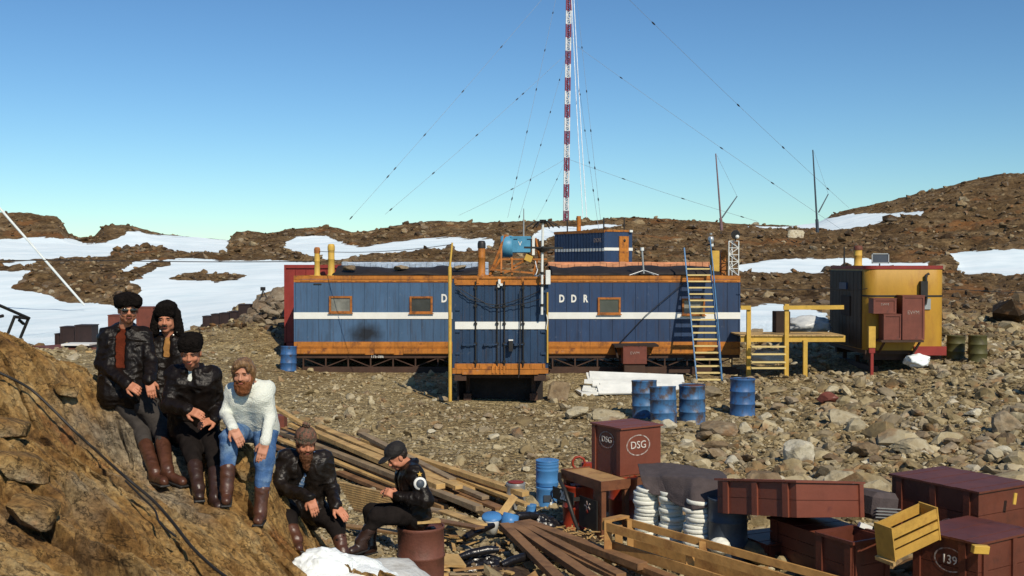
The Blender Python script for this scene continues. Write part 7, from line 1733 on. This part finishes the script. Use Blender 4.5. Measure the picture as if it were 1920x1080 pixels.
sd = SDF(.006); sd.el(T(0, .040, -.095), (.076, .058, .062), Q); sd.el(T(0, .050, -.145), (.054, .044, .040), Q, k=.03)
for s_ in (-1, 1): sd.rc(T(.066*s_, .02, -.06), T(.072*s_, .0, -.01), .016, .010, k=.02)
sd.rc(T(-.03, .092, -.052), T(.03, .092, -.052), .009, k=.01); sd.el(T(0, .108, -.067), (.022, .012, .006), Q, k=.004, op='s'); sub(o, 'beard', sd, M_beard, .004, 26, 5, fuzz=.003)
sd = torso_sdf(J, fat=-.006, hem=.02, arm=(.056, .052, .042)); sd.bx(J['neck']+np.array([-.0, -.03, .07]), (.06, .07, .05), k=.02, op='s')
sw = sub(o, 'white_sweater', sd, M_knit, .005, 11, 41)
for i, S in enumerate('RL'):
    sd = SDF(.006); w_, e = J['wri'+S], J['elb'+S]; u = unit(w_-e); sd.rc(w_-u*.035, w_-u*.005, .040, .039, k=.0); sub(sw, 'dark_cuff', sd, M_jean)
sub(o, 'jeans', trousers(J, r=(.106, .078, .056), down=.62), M_jean, .008, 10, 6); boots(o, J, M_boot, .42)
# ---- man in knitted hat
J = mkJ(pelvis=(556, 945, 10.22), hipR=(540, 948, 10.17), hipL=(580, 950, 10.17), neck=(572, 853, 9.98), head=(573, 830, 9.88), shoR=(537, 860, 10.0), shoL=(606, 862, 10.02),
        elbR=(524, 912, 9.86), elbL=(622, 918, 'f'), wriR=(582, 934, 9.64), wriL=(630, 950, 'n'), kneR=(540, 975, 'n'), kneL=(630, 985, 'n'), ankR=(556, 1012, 9.62), ankL=(643, 1035, 9.72), toeR=(560, 1026, 9.46), toeL=(648, 1050, 9.58))
J['handR'] = (arr(W(591, 962, 9.60)), (.2, -1, .3), 1, .4); J['handL'] = (arr(W(645, 966, J['wriL'][1]-.06)), (.3, -.7, .8), 1, .25)
o, hc, Q, Bq = person('seated man with long brown beard and knitted hat with pompom, leather coat open', J, (.18, -1, 0), (.40, -.88, -.28), skin=M_skin)
E = face_parts(o, hc, Q, squint=.35, brow=M_beardd); T = lambda a, b, c: hc+Q@np.array([a, b, c])
sd = SDF(.006); sd.el(T(0, -.012, .062), (.095, .110, .088), Q); sd.plane(T(0, 0, .022), Q[:, 2]); sd.rc(T(-.0, .0, .022), T(0, -.0, .022), .01)
for k in range(16):
    a = 2*math.pi*k/16; b = 2*math.pi*(k+1)/16; sd.rc(T(.084*math.cos(a), -.012+.100*math.sin(a), .034), T(.084*math.cos(b), -.012+.100*math.sin(b), .034), .016, k=.008)
ht = sub(o, 'knitted_hat', sd, M_bean, .002, 30, 4, fuzz=.002)
sd = SDF(.006)
for k in range(14): 
    a = k*2.4; sd.rc(T(0, -.01, .145), T(.035*math.cos(a), -.01+.035*math.sin(a), .165+.012*(k % 3)), .011, .006, k=.006)
sub(ht, 'pompom', sd, M_bean, .0, fuzz=.004)
sd = SDF(.006); sd.el(T(0, .048, -.105), (.062, .048, .060), Q); sd.rc(T(0, .060, -.12), T(0, .085, -.215), .048, .026, k=.03)
for s_ in (-1, 1): sd.rc(T(.066*s_, .02, -.06), T(.074*s_, .0, .0), .018, .012, k=.02)
sd.rc(T(-.032, .092, -.052), T(.032, .092, -.052), .010, k=.012); sub(o, 'beard', sd, M_beardd, .006, 26, 5, fuzz=.003)
sd = torso_sdf(J, fat=.010, hem=-.22); ax_ = unit(J['neck']-J['pelvis']); mid = (J['neck']+J['pelvis'])/2; Bt = np.stack([Bq[:, 0], unit(np.cross(ax_, Bq[:, 0])), ax_], 1)
sd.bx(mid+Bt@np.array([.01, .17, .12]), (.030, .11, .20), Bt, k=.02, op='s'); collar(sd, J, Bq, .090, 1.4, .01, .020)
for S in 'RL': sd.rc(J['hip'+S], J['hip'+S]+(J['kne'+S]-J['hip'+S])*.35, .13, .12, k=.04)
sub(o, 'leather_coat', sd, M_lea2, .011, 13, 51)
sd = SDF(.009)
for S in 'RL': sd.rc(J['hip'+S], J['sho'+S]*.4+J['neck']*.6+np.array([0, 0, -.09]), .108, .108, k=.05)
sub(o, 'shirt', sd, M_trob, .003, 14, 5)
sd = SDF(.007); nb = J['neck']; P1 = mid+Bt@np.array([-.030, .128, .16]); P2 = mid+Bt@np.array([.016, .136, -.02]); sd.rc(nb+Bq@np.array([-.075, .02, .02]), P1, .022, .026, k=.01); sd.rc(P1, P2, .026, .022, k=.01); sub(o, 'check_scarf', sd, M_chk, .003, 20, 4)
sub(o, 'trousers', trousers(J, down=.6), M_trob, .009, 9, 6); boots(o, J, M_boot, .52)
# ---- man on the barrel
J = mkJ(pelvis=(783, 958, 10.75), hipR=(782, 962, 10.86), hipL=(781, 964, 10.64), neck=(767, 873, 10.72), head=(744, 856, 10.66), shoR=(762, 884, 10.88), shoL=(776, 888, 10.52),
        elbR=(752, 936, 'f'), elbL=(799, 938, 'n'), wriR=(736, 926, 10.66), wriL=(744, 930, 10.44), kneR=(697, 960, 'f'), kneL=(708, 968, 'n'), ankR=(694, 1020, 10.75), ankL=(676, 1016, 10.35), toeR=(676, 1034, 10.66), toeL=(660, 1032, 10.26))
J['handR'] = (arr(W(716, 914, 10.56)), (-.2, .6, .8), 1, .7); J['handL'] = (arr(W(718, 918, 10.46)), (.1, -.8, .5), 1, .75)
o, hc, Q, Bq = person('man in black cap seated sideways on a rusty drum, looking down at his hands', J, (-1, -.25, 0), (-.80, -.45, -.55), skin=M_skin)
E = face_parts(o, hc, Q, squint=.3); T = lambda a, b, c: hc+Q@np.array([a, b, c])
sd = SDF(.006); sd.el(T(0, -.012, .062), (.096, .112, .085), Q); sd.el(T(0, .105, .050), (.072, .088, .012), Q, k=.015); sd.plane(T(0, 0, .030), Q[:, 2]); sub(o, 'cap', sd, M_cap, .003, 18, 4)
sd = SDF(.006); sd.el(T(0, -.035, .02), (.086, .085, .085), Q); sub(o, 'hair', sd, M_hairk, .003, 22, 4, fuzz=.003)
sd = torso_sdf(J, fat=.010, hem=-.06); ax_ = unit(J['neck']-J['pelvis']); mid = (J['neck']+J['pelvis'])/2; Bt = np.stack([Bq[:, 0], unit(np.cross(ax_, Bq[:, 0])), ax_], 1)
sd.bx(mid+Bt@np.array([.0, .17, .10]), (.040, .11, .20), Bt, k=.02, op='s'); collar(sd, J, Bq, .086, 1.2, .015, .020)
jk = sub(o, 'leather_jacket', sd, M_lea, .010, 13, 61)
sd = SDF(.009)
for S in 'RL': sd.rc(J['hip'+S], J['sho'+S]*.4+J['neck']*.6+np.array([0, 0, -.09]), .112, .108, k=.05)
sub(o, 'shirt', sd, M_green, .003, 14, 5)
sub(o, 'trousers', trousers(J, down=.6), M_trob, .009, 9, 6); boots(o, J, M_bootd, .5)
pc = arr(W(788, 907, 10.385)); g = G(); c = Vector(pc)
Mx = Matrix.Translation(c) @ Vector((.25, -1, .15)).to_track_quat('Z', 'Y').to_matrix().to_4x4()
g.lathe([(.0, .004), (.058, .004), (.062, -.02)], n=24); g.xf(Mx); pa = g.build('arm_patch', M_wh, jk, world=True)
g = G(); g.lathe([(.0, .007), (.040, .007), (.041, .003)], n=24); g.xf(Mx); g.build('patch_centre', M_grb, pa, world=True)
g = G(); c2 = Vector(arr(W(787, 889, 10.405))); vs = []
for k in range(10): r_ = .026 if k % 2 == 0 else .011; a = math.pi/2+k*math.pi/5; vs.append((r_*math.cos(a), r_*math.sin(a), .004))
vs2 = [(x, y, -.02) for x, y, z in vs]; g.add(vs+vs2, [tuple(range(10)), tuple(reversed(range(10, 20)))]+[(k, k+10, (k+1) % 10+10, (k+1) % 10) for k in range(10)]); g.xf(Matrix.Translation(c2) @ Vector((.25, -1, .25)).to_track_quat('Z', 'Y').to_matrix().to_4x4()); g.build('star_badge', M_yel, jk, world=True)
